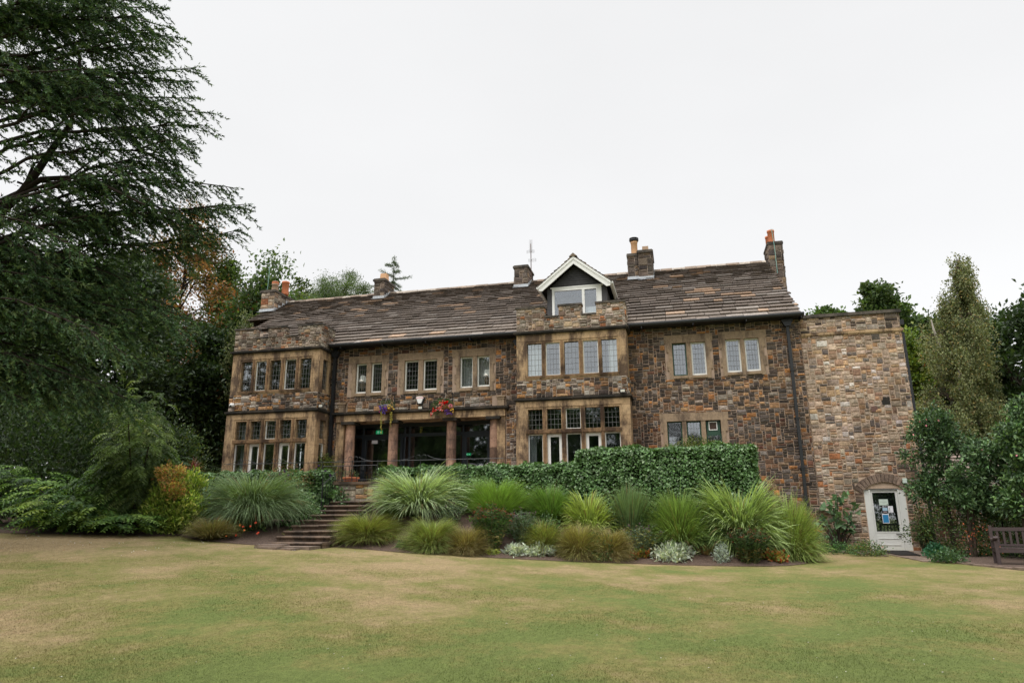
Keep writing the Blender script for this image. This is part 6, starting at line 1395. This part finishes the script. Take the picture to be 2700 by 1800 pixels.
# ================================================================ FITTINGS AND SMALL THINGS
reseed(77)
def basket(cx, y, zt, label, kind):
    t_ = thing('hanging_basket', (cx, y, zt-.3), label, 'hanging basket', 'hanging baskets on the loggia front')
    r_ = .27 if kind == 2 else .22
    m_ = MB(); m_.lathe(cx, y, [(r_*.25, zt-r_*.95), (r_*.62, zt-r_*.80), (r_*.9, zt-r_*.45), (r_, zt), (r_*.92, zt), (r_*.8, zt-.08)], 18); m_.build('coir_liner', M['wicker'], t_, True)
    m_ = MB(); top = zt+.50
    for a in (0.5, 2.6, 4.7): m_.tube([(cx+r_*math.cos(a), y+r_*math.sin(a), zt), (cx, y, top)], .006, 4)
    m_.build('chain', M['metal'], t_)
    m_ = MB(); bx = cx+.16; m_.box(bx-.015, bx+.015, FY-.05, FY-.03, zt+.05, top+.10); m_.tube([(bx, FY-.04, top+.06), (cx, y, top+.06), (cx, y, top-.02)], .012, 6); m_.tube([(bx, FY-.04, zt+.15), ((bx+cx)/2, (FY+y)/2, top-.05), (cx, y, top+.05)], .009, 5); m_.build('wall_bracket', M['black'], t_)
    m_ = MB(); n = 900 if kind == 2 else 520; c, d = blob_points(n, (cx-.10*(kind == 2), y, zt+.10), (.42 if kind == 2 else .34, .26, .22), shell=.2)
    leaves(m_, c, d, .05, colmix([(.05, .10, .03), (.08, .14, .04)], n), .6)
    if kind == 2:
        c, d = blob_points(380, (cx-.42, y, zt-.08), (.25, .16, .26), shell=.2); leaves(m_, c, d, .045, colmix([(.05, .10, .03), (.08, .14, .04)], 380), .6)
    m_.build('foliage', M['leaf'], t_)
    def bl(name, px_list, cols, size, k=8): petals(t_, [W(x, yy, y-.25+rng.uniform(-.05, .05)) for x, yy in px_list], cols, size, name, k)
    def cloud(x0, x1, y0, y1, n): return [(rng.uniform(x0, x1), rng.uniform(y0, y1)) for _ in range(n)]
    if kind == 1:
        bl('violet_flower', cloud(1000, 1020, 1068, 1082, 34)+cloud(1008, 1016, 1082, 1090, 6), [(.13, .09, .55), (.20, .13, .6)], .035)
        bl('yellow_flower', [(1022, 1071), (1026, 1068), (1030, 1069), (1034, 1072), (1036, 1075), (1038, 1078), (1025, 1076), (1027, 1074), (1016, 1071)], [(.85, .6, .10)], .04)
        bl('pink_flower', [(1016, 1077), (1001, 1086), (1015, 1075)], [(.65, .05, .3)], .035)
        m_ = MB()
        for x in (1005, 1030, 1033):
            m_ = MB(); zb = 1142 if x < 1010 else (1125 if x == 1030 else 1110)
            for yy in np.arange(1086, zb, 1.5): p = W(x+rng.normal(0, .6), yy, y-.22); leaves(m_, np.repeat(p[None], 3, 0), rng.normal(size=(3, 3)), .045, colmix([(.50, .40, .08), (.35, .38, .10), (.6, .5, .15)], 3), .8)
            m_.build('trailing_stem', M['leaf'], t_)
    else:
        bl('red_edged_flower', [(1160, 1060), (1162, 1063), (1159, 1066), (1166, 1068), (1167, 1061), (1151, 1071), (1143, 1077), (1158, 1073), (1161, 1075), (1145, 1083), (1151, 1080), (1157, 1079), (1160, 1081), (1163, 1080), (1166, 1082), (1142, 1084), (1137, 1089), (1141, 1091), (1136, 1094), (1168, 1054), (1155, 1077), (1149, 1081), (1163, 1073)], [(.75, .06, .05), (.8, .25, .2), (.85, .5, .45)], .06)
        bl('scarlet_flower', cloud(1171, 1181, 1058, 1065, 22), [(.75, .005, .005)], .045)
        bl('pink_flower', cloud(1182, 1193, 1065, 1074, 20), [(.8, .35, .38)], .04)
        bl('yellow_flower', [(1191, 1077), (1189, 1081), (1193, 1080), (1196, 1083), (1194, 1078), (1177, 1071), (1183, 1073), (1195, 1087)], [(.85, .6, .08)], .04)
        bl('purple_flower', cloud(1172, 1194, 1080, 1092, 34), [(.12, .05, .28), (.20, .08, .38)], .032)
    return t_
basket(-11.42, FY-.42, 5.92, 'hanging basket with violet and yellow flowers and two long yellow trailing stems', 1)
basket(-8.90, FY-.42, 5.88, 'fuller hanging basket overflowing with red and pink flowers', 2)
# alarm box
ab = thing('alarm_box', (-10.05, FY, 6.1), 'white alarm box with red lettering and black backplate under the middle window', 'alarm box')
a_ = W(1107, 1053, FY-.1); x_, z_ = a_[0], a_[2]
MB().prism([(x_-.19, z_+.10), (x_+.19, z_+.10), (x_+.20, z_+.05), (x_+.10, z_-.20), (x_-.07, z_-.20)], FY-.06, FY-.02).build('backplate', M['black'], ab)
MB().prism([(x_-.17, z_+.09), (x_-.10, z_+.13), (x_+.08, z_+.13), (x_+.16, z_+.08), (x_+.055, z_-.16), (x_-.055, z_-.16)], FY-.12, FY-.06).build('cover', M['curtain'], ab)
m_ = MB(); text_mb(m_, 'AXTON', x_, FY-.121, z_+.06, .085); m_.build('lettering', mat_simple('red_lettering', (.70, .05, .04), .6), ab)
def flood(px, py, y, label):
    p = W(px, py, y); t_ = thing('floodlight', (p[0], y, p[2]), label, 'floodlight', 'small floodlights on the walls')
    MB().box(p[0]-.10, p[0]+.10, y-.05, y, p[2]-.07, p[2]+.07).build('housing', M['black'], t_)
    MB().box(p[0]-.075, p[0]+.075, y-.056, y-.05, p[2]-.045, p[2]+.045).build('lens', M['light_glass'], t_)
    MB().box(p[0]-.02, p[0]+.02, y, y+.16, p[2]-.03, p[2]+.01).build('bracket', M['black'], t_)
flood(1109, 1075, FY-.16, 'small black floodlight above the loggia between the two baskets')
flood(1642, 1030, BY-.16, 'small black floodlight at the lower right of the right bay')
flood(847, 1070, BY-.02, 'small black floodlight on the ledge at the corner of the left bay')
p = W(611, 1068, BY-.12); t_ = thing('security_camera', (p[0], BY, p[2]), 'white dome security camera on the left edge of the left bay', 'camera')
MB().lathe(p[0], BY-.10, [(0, p[2]+.09), (.07, p[2]+.08), (.10, p[2]+.03), (.10, p[2]-.02), (.085, p[2]-.06), (0, p[2]-.08)], 16).build('dome', M['curtain'], t_, True)
MB().lathe(p[0], BY-.15, [(0, p[2]+.01), (.05, p[2]), (.055, p[2]-.03), (.03, p[2]-.07), (0, p[2]-.08)], 12).build('lens', M['black'], t_, True)
MB().box(p[0]-.06, p[0]+.06, BY-.06, BY-.0, p[2]-.03, p[2]+.05).build('mount', M['curtain'], t_)
p = W(2385, 1267, TY-.06); m_ = MB().box(p[0]-.065, p[0]+.065, TY-.10, TY-.04, p[2]-.085, p[2]+.085); m_.box(p[0]-.05, p[0]+.05, TY-.115, TY-.10, p[2]-.07, p[2]+.07); m_.build('sensor_light', M['sage'], None, label='small pale grey light box at the upper right of the door arch', cat='wall light')
# exit signs
def exit_sign(px, py, y, w_, h_, label):
    p = W(px, py, y); t_ = thing('exit_sign', (p[0], y, p[2]), label, 'exit sign')
    MB().box(p[0]-w_/2, p[0]+w_/2, y, y+.03, p[2]-h_/2, p[2]+h_/2).build('panel', M['exit'], t_)
    m_ = MB(); x, z = p[0]-w_*.2, p[2]; k = h_/.2
    m_.lathe(x+.02*k, y-.004, [(0, z+.045*k), (.016*k, z+.055*k), (.016*k, z+.07*k), (0, z+.08*k)], 8)
    m_.prism([(x-.015*k, z+.04*k), (x+.025*k, z+.045*k), (x+.02*k, z-.02*k), (x-.01*k, z-.02*k)], y-.006, y-.002)
    m_.prism([(x+.0, z-.02*k), (x+.02*k, z-.02*k), (x+.045*k, z-.075*k), (x+.03*k, z-.08*k)], y-.006, y-.002); m_.prism([(x-.01*k, z-.02*k), (x+.008*k, z-.02*k), (x-.03*k, z-.06*k), (x-.06*k, z-.055*k), (x-.058*k, z-.042*k), (x-.03*k, z-.045*k)], y-.006, y-.002)
    m_.prism([(x+.02*k, z+.035*k), (x+.055*k, z+.02*k), (x+.052*k, z+.01*k), (x+.02*k, z+.02*k)], y-.007, y-.002)
    x = p[0]+w_*.22; m_.prism([(x-.05*k, z+.012*k), (x-.05*k, z-.012*k), (x+.005*k, z-.012*k), (x+.005*k, z+.012*k)], y-.006, y-.002); m_.prism([(x+.0, z+.045*k), (x+.055*k, z), (x+.0, z-.045*k)], y-.007, y-.002)
    m_.build('running_figure_and_arrow', M['exitw'], t_)
    MB().box(p[0]-.02, p[0]+.02, y+.01, y+.02, p[2]+h_/2, 5.7).build('bracket', M['black'], t_)
exit_sign(1000, 1139, GY+.35, .30, .155, 'lit green exit sign with running figure behind the left loggia glazing')
exit_sign(1234, 1197, GY+2.4, .26, .11, 'smaller green exit sign seen through the right loggia door')
p = W(988, 1165, GY-.05); MB().box(p[0]-.13, p[0]+.13, GY-.052, GY-.045, p[2]-.07, p[2]+.07).build('door_notice', paper, None, label='plain white notice at the top of the left loggia door', cat='notice')
# table lamps in upstairs windows
for (px, py, lab) in ((957, 1000, 'cream shaded table lamp in the left upstairs window'), (1284, 985, 'cream shaded table lamp in the upstairs window nearest the right bay')):
    y_ = FY+.27; p = W(px, py, y_); t_ = thing('table_lamp', (p[0], y_, p[2]-.5), lab, 'lamp', 'table lamps in the upstairs windows')
    MB().lathe(p[0], y_, [(.17, p[2]-.10), (.15, p[2]-.03), (.10, p[2]+.14), (.095, p[2]+.16)], 18).build('lamp_shade', M['lampshade'], t_, True)
    MB().lathe(p[0], y_, [(.03, p[2]-.08), (.05, p[2]-.14), (.11, p[2]-.25), (.10, p[2]-.36), (.05, p[2]-.43), (.09, p[2]-.46)], 14).build('lamp_base', M['oldpot'], t_, True)
# aerial
y_ = 32.5; b0 = W(1400.5, 716, y_); tp_ = W(1400.5, 650, y_); t_ = thing('roof_aerial', (b0[0], y_, 13.6), 'tall television aerial mast with three antennas beside the middle chimney', 'aerial')
X_ = b0[0]; MB().tube([(X_, y_, 13.4), (X_, y_, tp_[2]+.15)], .022, 6).build('mast', M['rusty'], t_)
z1 = W(1400, 665, y_)[2]; z2 = W(1400, 688, y_)[2]; ztp = W(1400, 632, y_)[2]
m_ = MB(); m_.tube([(X_+.02, y_, z1), (X_-.02, y_+.1, ztp)], .012, 5)
for k in range(16): zz = z1+(ztp-z1)*(k+.5)/16; m_.box(X_-.09, X_+.09, y_-.004, y_+.004, zz-.004, zz+.004)
m_.build('yagi_antenna', M['metal'], t_)
for zc, dx in ((z1, 0), (z2, .09)):
    m_ = MB()
    for q in range(5): m_.tube([(X_+dx-.19, y_-.1, zc-.08+q*.04), (X_+dx+.19, y_-.1, zc-.08+q*.04)], .005, 4)
    m_.tube([(X_+dx-.19, y_-.1, zc-.08), (X_+dx-.19, y_-.1, zc+.08)], .007, 4); m_.tube([(X_+dx+.19, y_-.1, zc-.08), (X_+dx+.19, y_-.1, zc+.08)], .007, 4); m_.tube([(X_, y_, zc+.12), (X_+.05, y_-.08, zc)], .02, 5)
    m_.build('panel_antenna', M['metal'], t_)
# lightning rods
for pts, lab in ((((705, 763, 31.6), (709, 732, 31.6), (711, 706, 31.6)), 'thin verdigris lightning rod on the left end chimney'), (((2050, 720, 32.5), (2042, 650, 32.5), (2035, 609, 32.5)), 'thin verdigris lightning rod on the right end chimney')):
    P = [W(*q) for q in pts]; m_ = MB(); m_.tube(P, .014, 6)
    for a in (0, 2.1, 4.2): m_.tube([P[-1]-[0, 0, .08], P[-1]+[.06*math.cos(a), .06*math.sin(a), .12]], .006, 4)
    m_.build('lightning_rod', M['verdigris'], None, label=lab, cat='lightning rod')
# old iron bracket on the right bay
p = W(1505, 1027, BY-.05); m_ = MB().box(p[0]-.02, p[0]+.02, BY-.06, BY-.02, p[2]-.16, p[2]+.12); m_.tube([(p[0], BY-.05, p[2]+.1), (p[0]-.05, BY-.2, p[2]+.08), (p[0], BY-.22, p[2]-.02)], .012, 5); m_.build('iron_bracket', M['black'], None, label='small rusted iron hook on the brown stone between the right bay windows', cat='bracket')
p = W(714, 1062, BY-.05); m_ = MB().box(p[0]-.012, p[0]+.012, BY-.05, BY-.02, p[2]-.12, p[2]+.09); m_.tube([(p[0], BY-.04, p[2]+.08), (p[0]-.16, BY-.3, p[2]+.08)], .01, 5); m_.tube([(p[0], BY-.04, p[2]-.1), (p[0]-.13, BY-.26, p[2]+.07)], .008, 5); m_.build('basket_bracket', M['black'], None, label='empty black basket bracket above the left bay ledge', cat='bracket')
# wrought iron railing
rl = thing('iron_railing', (-10.4, 21.18, 2.75), 'black wrought iron railing with scrolls on the terrace edge at the head of the steps', 'railing')
m_ = MB(); yR = 21.18
for x in np.arange(-11.65, -9.7, .135): m_.tube([(x, yR, 2.75), (x, yR, 3.28)], .009, 5)
m_.tube([(-11.7, yR, 2.82), (-9.7, yR, 2.82)], .009, 5); m_.tube([(-11.7, yR, 3.28), (-9.7, yR, 3.28)], .012, 5)
m_.build('baluster', M['black'], rl)
m_ = MB(); m_.tube([(-13.2, yR, 3.42), (-5.4, yR, 3.40)], .011, 6)
for x in (-11.7, -10.62, -9.7, -8.2, -6.6): m_.tube([(x, yR, 2.6), (x, yR, 3.46)], .015, 6)
m_.build('rail', M['black'], rl)
m_ = MB()
def scroll(cx, cz, r, s):
    a = np.linspace(0, 4.2, 18); m_.tube(np.stack([cx+s*r*np.cos(a)*(1-a/7), np.full(18, yR), cz+r*np.sin(a)*(1-a/7)], 1), .008, 4, caps=False)
for cx in (-10.72, -8.3, -14.9, -13.6):
    m_ = MB(); scroll(cx, 3.50, .10, 1); scroll(cx+.24, 3.50, .10, -1)
    for s in (-1, 1):
        t = np.linspace(0, 1, 10); m_.tube(np.stack([cx+.12+s*(.22+.45*t), np.full(10, yR), 3.43+.13*(1-t)**2], 1), .008, 4, caps=False)
    m_.build('scrollwork', M['black'], rl)
m_ = MB()
for cx in (-11.3, -10.9, -10.3, -9.95):
    scroll(cx, 3.02, .06, 1); scroll(cx, 3.16, .06, -1); m_.build('scrollwork', M['black'], rl); m_ = MB()
m_.tube([(-15.4, yR, 3.42), (-13.2, yR, 3.42)], .011, 6); m_.build('rail', M['black'], rl)
m_ = MB()
for k in range(6): x = -11.1; y_ = 21.0-k*.16; m_.tube([(x, y_, 2.1-.04*k), (x, y_, 3.0-.09*k)], .009, 5)
m_.tube([(-11.1, 21.1, 3.1), (-11.1, 20.15, 2.60)], .013, 6); m_.tube([(-11.1, 20.15, 1.75), (-11.1, 20.15, 2.95)], .016, 6); m_.build('stair_rail', M['black'], rl)
# potted plants on the terrace
def pot(px, py, y, zb, r, h, label, kind):
    p = W(px, py, y); x = p[0]; t_ = thing('plant_pot', (x, y, zb), label, 'potted plant')
    MB().lathe(x, y, [(r*.68, zb), (r*.92, zb+h*.82), (r*1.06, zb+h*.84), (r*1.06, zb+h), (r*.92, zb+h), (r*.85, zb+h*.9)], 22).build('pot', M['terracotta'], t_, True)
    m_ = MB().lathe(x, y, [(r*.85, zb+h*.88), (r*.86, zb+h*.92)], 16); m_.build('compost', M['soil'], t_)
    n = 46 if kind == 'cordyline' else 14; a = rng.uniform(0, 6.28, n); el = rng.uniform(.1, 1.5, n); L_ = rng.uniform(.75, 1.0, n)*(.62 if kind == 'cordyline' else .34)
    m_ = MB(); stemz = zb+h+(.18 if kind == 'cordyline' else 0)
    for i in range(n):
        d = np.array([math.cos(a[i])*math.cos(el[i]), math.sin(a[i])*math.cos(el[i]), math.sin(el[i])]); s = np.array([-math.sin(a[i]), math.cos(a[i]), 0])*.022; b0 = np.array([x, y, stemz]); t = np.linspace(0, 1, 5)
        Q = b0+d*L_[i]*t[:, None]-np.array([0, 0, .3])*(t[:, None]**2)*L_[i]*math.cos(el[i]); w_ = np.array([.7, 1, .9, .6, .05])[:, None]; V = np.concatenate([Q-s*w_, Q+s*w_])
        m_.add(V, [(k, k+1, k+6, k+5) for k in range(4)], np.array((.17, .05, .04) if rng.random() < .6 else (.28, .14, .08))*rng.uniform(.6, 1.3))
    m_.build('spiky_leaf', M['grass'], t_)
    if kind == 'cordyline': MB().tube([(x, y, zb+h*.9), (x, y, stemz+.05)], .035, 8).build('stem', M['bark'], t_)
    m_ = MB(); k = 420; c, d = blob_points(k, (x-.05, y, zb+h+.05), (r*1.15, r*.9, .10 if kind == 'cordyline' else .22), shell=.2); leaves(m_, c, d, .045, colmix([(.08, .13, .05), (.06, .10, .04), (.45, .32, .30)] if kind == 'cordyline' else [(.05, .10, .04), (.08, .14, .05), (.12, .16, .08)], k), .6); m_.build('foliage', M['leaf'], t_)
pot(508, 1255, 21.6, 2.45, .36, .62, 'large terracotta pot with a red spiky cordyline at the left end of the ivy hedge', 'cordyline')
pot(925, 1268, 21.9, TZ, .27, .30, 'wide terracotta pot of mixed foliage behind the railing at the head of the steps', 'mixed')
pot(1290, 1240, 23.2, TZ, .20, .35, 'small pot of red grassy leaves between the two metal chairs', 'mixed')
# cast metal chairs on the terrace, backs above the hedge
def chair(px, py, y, label, rz, col):
    p = W(px, py, y); x, zt = p[0], p[2]; t_ = thing('garden_chair', (x, y, TZ), label, 'chair', 'cast metal chairs on the terrace'); c_, s_ = math.cos(rz), math.sin(rz)
    def T(u, v, z): return (x+u*c_-v*s_, y+u*s_+v*c_, z)
    arc = [(math.sin(a)*.30, math.cos(a)) for a in np.linspace(-1.15, 1.15, 15)]
    zb = TZ+.45; hb = zt-zb
    m_ = MB(); rim = [T(u, .22-.06*(abs(u)/.3)**2, zb+hb*(.62+.38*(q-.4)/.6)) for u, q in arc]; m_.tube(rim, .014, 6)
    m_.tube([rim[0], T(-.20, .2, zb)], .014, 6); m_.tube([rim[-1], T(.20, .2, zb)], .014, 6); m_.build('back_frame', M[col], t_)
    m_ = MB()
    for k in range(-4, 5):
        for s in (-1, 1):
            pts = []
            for h in np.linspace(0, 1, 8):
                u = k*.075+s*(h-.5)*.30; lim = .20+.08*h
                if abs(u) < lim: zz = zb+hb*h*(1-.30*(u/.3)**2*h); pts.append(T(u, .215, zz))
            if len(pts) > 1: m_.tube(pts, .008, 4, caps=False)
    m_.build('lattice', M[col], t_)
    m_ = MB(); m_.lathe(x, y, [(.02, zb), (.24, zb+.0), (.25, zb+.02), (.02, zb+.025)], 16); m_.build('seat', M[col], t_)
    for sx in (-1, 1):
        m_ = MB(); m_.tube([T(sx*.27, .10, zb+.24), T(sx*.30, -.05, zb+.25), T(sx*.27, -.2, zb+.2), T(sx*.2, -.2, zb)], .013, 6); m_.build('armrest', M[col], t_)
        for sy in (-1, 1): m_ = MB(); m_.tube([T(sx*.17, sy*.17, zb), T(sx*.21, sy*.22, TZ)], .015, 6); m_.build('leg', M[col], t_)
chair(1239, 1221, 23.4, 'dark cast metal chair back above the hedge, left of the lattice-backed one', .1, 'black')
chair(1288, 1217, 23.0, 'pale lattice-backed cast metal chair above the hedge at the right end of the loggia', -.25, 'chair_metal')
chair(668, 1236, 23.2, 'dark cast metal chair back peeping over the hedge before the left bay', .2, 'black')
chair(1471, 1237, 23.2, 'dark metal chair back just showing above the hedge in front of the right bay', 0, 'black')
# wooden chair seen through the loggia door, white table
c = W(966, 1262, GY+1.1); t_ = thing('wooden_chair', (c[0], GY+1.1, 2.6), 'wooden slat-backed chair inside behind the left loggia door', 'chair'); x, y_ = c[0], GY+1.1
for sx in (-1, 1):
    MB().box(x+sx*.19-.02, x+sx*.19+.02, y_-.2, y_-.16, 2.6, 3.52).build('leg', M['buffpot'], t_); MB().box(x+sx*.19-.02, x+sx*.19+.02, y_+.18, y_+.22, 2.6, 3.06).build('leg', M['buffpot'], t_)
MB().box(x-.21, x+.21, y_-.2, y_-.17, 3.46, 3.54).build('top_rail', M['buffpot'], t_)
m_ = MB(); [m_.box(x+q-.012, x+q+.012, y_-.195, y_-.175, 3.07, 3.46) for q in (-.09, 0, .09)]; m_.build('slat', M['buffpot'], t_); MB().box(x-.21, x+.21, y_-.2, y_+.22, 3.03, 3.07).build('seat', M['interior_pale'], t_)
# park bench at the right edge
bx0, byy = 7.55, 20.55; bz = float(g(8.3, 20.3)); bn = thing('park_bench', (8.4, 20.4, bz), 'dark stained wooden bench with slatted back cut by the right edge of the view', 'bench')
pA, pB = W(2608, 1408, 20.9), W(2700, 1418, 20.75)
dirb = unit(np.array([pB[0]-pA[0], pB[1]-pA[1], 0])); nb_ = np.array([dirb[1], -dirb[0], 0])   # towards the lawn
o = np.array([pA[0], pA[1], bz]); Lb = 1.75
def bb(m_, u0, u1, v0, v1, z0, z1): return m_.obox(o+dirb*u0+nb_*v0+np.array([0, 0, z0]), dirb*(u1-u0), nb_*(v1-v0), (0, 0, z1-z0))
for u in (0, Lb-.07):
    bb(MB(), u, u+.07, 0, .06, 0, .98).build('back_post', M['bench'], bn); bb(MB(), u, u+.08, .46, .53, 0, .60).build('front_post', M['bench'], bn)
    m_ = MB(); q = np.linspace(0, 1, 9); P = [o+dirb*(u+.035)+nb_*(.02+.54*t)+np.array([0, 0, .66-.05*math.sin(t*math.pi)+.02*t]) for t in q]
    for a_, b_ in zip(P[:-1], P[1:]): m_.obox(a_-dirb*.045-[0, 0, .022], b_-a_, dirb*.09, (0, 0, .045))
    m_.tube([P[-1]-dirb*.05, P[-1]+dirb*.05], .04, 10); m_.build('armrest', M['bench'], bn)
    bb(MB(), u+.01, u+.06, .06, .46, .34, .40).build('side_rail', M['bench'], bn)
bb(MB(), .07, Lb-.07, .005, .045, .84, .93).build('top_rail', M['bench'], bn); bb(MB(), .07, Lb-.07, .005, .045, .46, .52).build('lower_back_rail', M['bench'], bn)
for k in range(11): u = .15+k*.137; bb(MB(), u, u+.05, .012, .035, .52, .84).build('back_slat', M['bench'], bn)
for k in range(5): bb(MB(), .0, Lb, .07+k*.088, .07+k*.088+.07, .415, .44).build('seat_slat', M['bench'], bn)
bb(MB(), .07, Lb-.07, .47, .50, .32, .41).build('seat_rail', M['bench'], bn)
# outbuilding at the right with stone slate roof
ob = thing('outbuilding', (12, 29, .4), 'low stone outbuilding with slate roof behind the camellias, right of the wing', 'building')
m_ = MB().box(8.15, 15.0, 27.4, 31.0, -.2, 2.55); m_.build('wall', M['mortar_dark'], ob)
m_ = MB(); rubble(m_, (8.12, 27.4, .2), (1, 0, 0), (0, 0, 1), 6.9, 2.3, [(.5, (.13, .075, .045)), (.3, (.075, .05, .038)), (.2, (.2, .12, .07))], seed=400, maxw=9); m_.build('rubble_wall', M['rubble'], ob)
m_ = MB(); s = 0
for r in range(9):
    x = 8.12-rng.uniform(0, .3); e = .34-.012*r
    while x < 15.1:
        x2 = x+rng.uniform(.35, .8); P = lambda xx, ss, hh: (xx, 27.25+ss*.85-hh*.5, 2.5+ss*.52+hh*.85)
        c = np.array((.22, .17, .14))*rng.uniform(.6, 1.4); v = [P(x+.006, s, .03), P(x2-.006, s, .03), P(x2-.006, s, .075), P(x+.006, s, .075), P(x+.006, s+e*1.1, .02), P(x2-.006, s+e*1.1, .02)]
        m_.add(v, [(0, 1, 2, 3), (3, 2, 5, 4), (0, 3, 4), (1, 5, 2)], c); x = x2
    s += e
m_.box(8.1, 15, 29.6, 29.9, 3.95, 4.08, (.5, .42, .36)); m_.add([(8.12, 27.3, 2.5), (15, 27.3, 2.5), (15, 29.75, 4.0), (8.12, 29.75, 4.0)], [(0, 1, 2, 3)], (.03, .03, .03)); m_.build('roof', M['slate'], ob)
# low garden wall glimpsed at the far left
m_ = MB(); MB_ = m_.box(-34, -21.8, 22.0, 22.4, .8, 1.9); 
m_.build('garden_wall', M['mortar_dark'], None, label='low pale wall glimpsed under the shrubs at the far left', cat='wall')
# ================================================================ LAWN DETAIL
nb = 460000
Yb = 5.0+(20-5.0)*rng.random(nb)**1.5; xl = Yb*math.tan(R(-13.56-38.5)); xr = Yb*math.tan(R(-13.56+38.5)); Xb = xl+(xr-xl)*rng.random(nb)
ok = np.ones(nb, bool)
lx = np.array([e[0] for e in LE]); lyy = np.array([e[1] for e in LE])
ok &= ~((Xb > EX[0]-.1) & (Yb > yedge(Xb)-.02)); ok &= ~((Xb < -10.8) & (Yb > np.interp(Xb, lx, lyy)-.05)); ok &= ~((Xb < -9.4) & (Xb > -12.3) & (Yb > 15.8))
Xb, Yb = Xb[ok], Yb[ok]; nb = len(Xb); Pz = g(Xb, Yb)
a = rng.uniform(0, 6.28, nb); hgt = rng.uniform(.008, .017, nb)*np.clip((21-Yb)/10, .25, 1)*(1+.5*np.sin(Xb*1.3)*np.sin(Yb*1.7)); wd = .0028*(.6+Yb/14)
P = np.stack([Xb, Yb, Pz-.002], 1); sd_ = np.stack([np.cos(a), np.sin(a), np.zeros(nb)], 1)*wd[:, None]; tip = P+np.stack([rng.normal(0, .010, nb), rng.normal(0, .010, nb), hgt], 1)
V = np.stack([P-sd_, P+sd_, tip], 1)
MB().add(V.reshape(-1, 3), np.arange(nb*3).reshape(-1, 3)).build('grass', M['lawn_blade'], None, kind='stuff', label='short mown grass of the lawn', cat='grass', origin=(0, 0, 0))
# fallen petals and leaves lying about
m_ = MB(); n = 420
px_ = np.concatenate([rng.uniform(0, 1400, 230), rng.uniform(0, 2700, 190)]); py_ = np.concatenate([1412+np.abs(rng.normal(0, 26, 230)), rng.uniform(1440, 1790, 190)])
for x, y in zip(px_, py_):
    p = G(x, y)
    c = (.62, .60, .56) if rng.random() < .8 else (.40, .20, .09)
    s = rng.uniform(.010, .026)*(1.3 if y < 1460 else .6); leaves(m_, np.repeat((p+[0, 0, .02])[None], 2, 0), np.concatenate([rng.normal(size=(2, 2)), rng.uniform(-.1, .3, (2, 1))], 1), s, np.array([c, c])*rng.uniform(.6, 1.1), .8, .2)
m_.build('leaf_litter', M['flower'], None, kind='stuff', label='scattered pale petals and dead leaves on the lawn and steps', cat='litter', origin=(0, 0, 0))
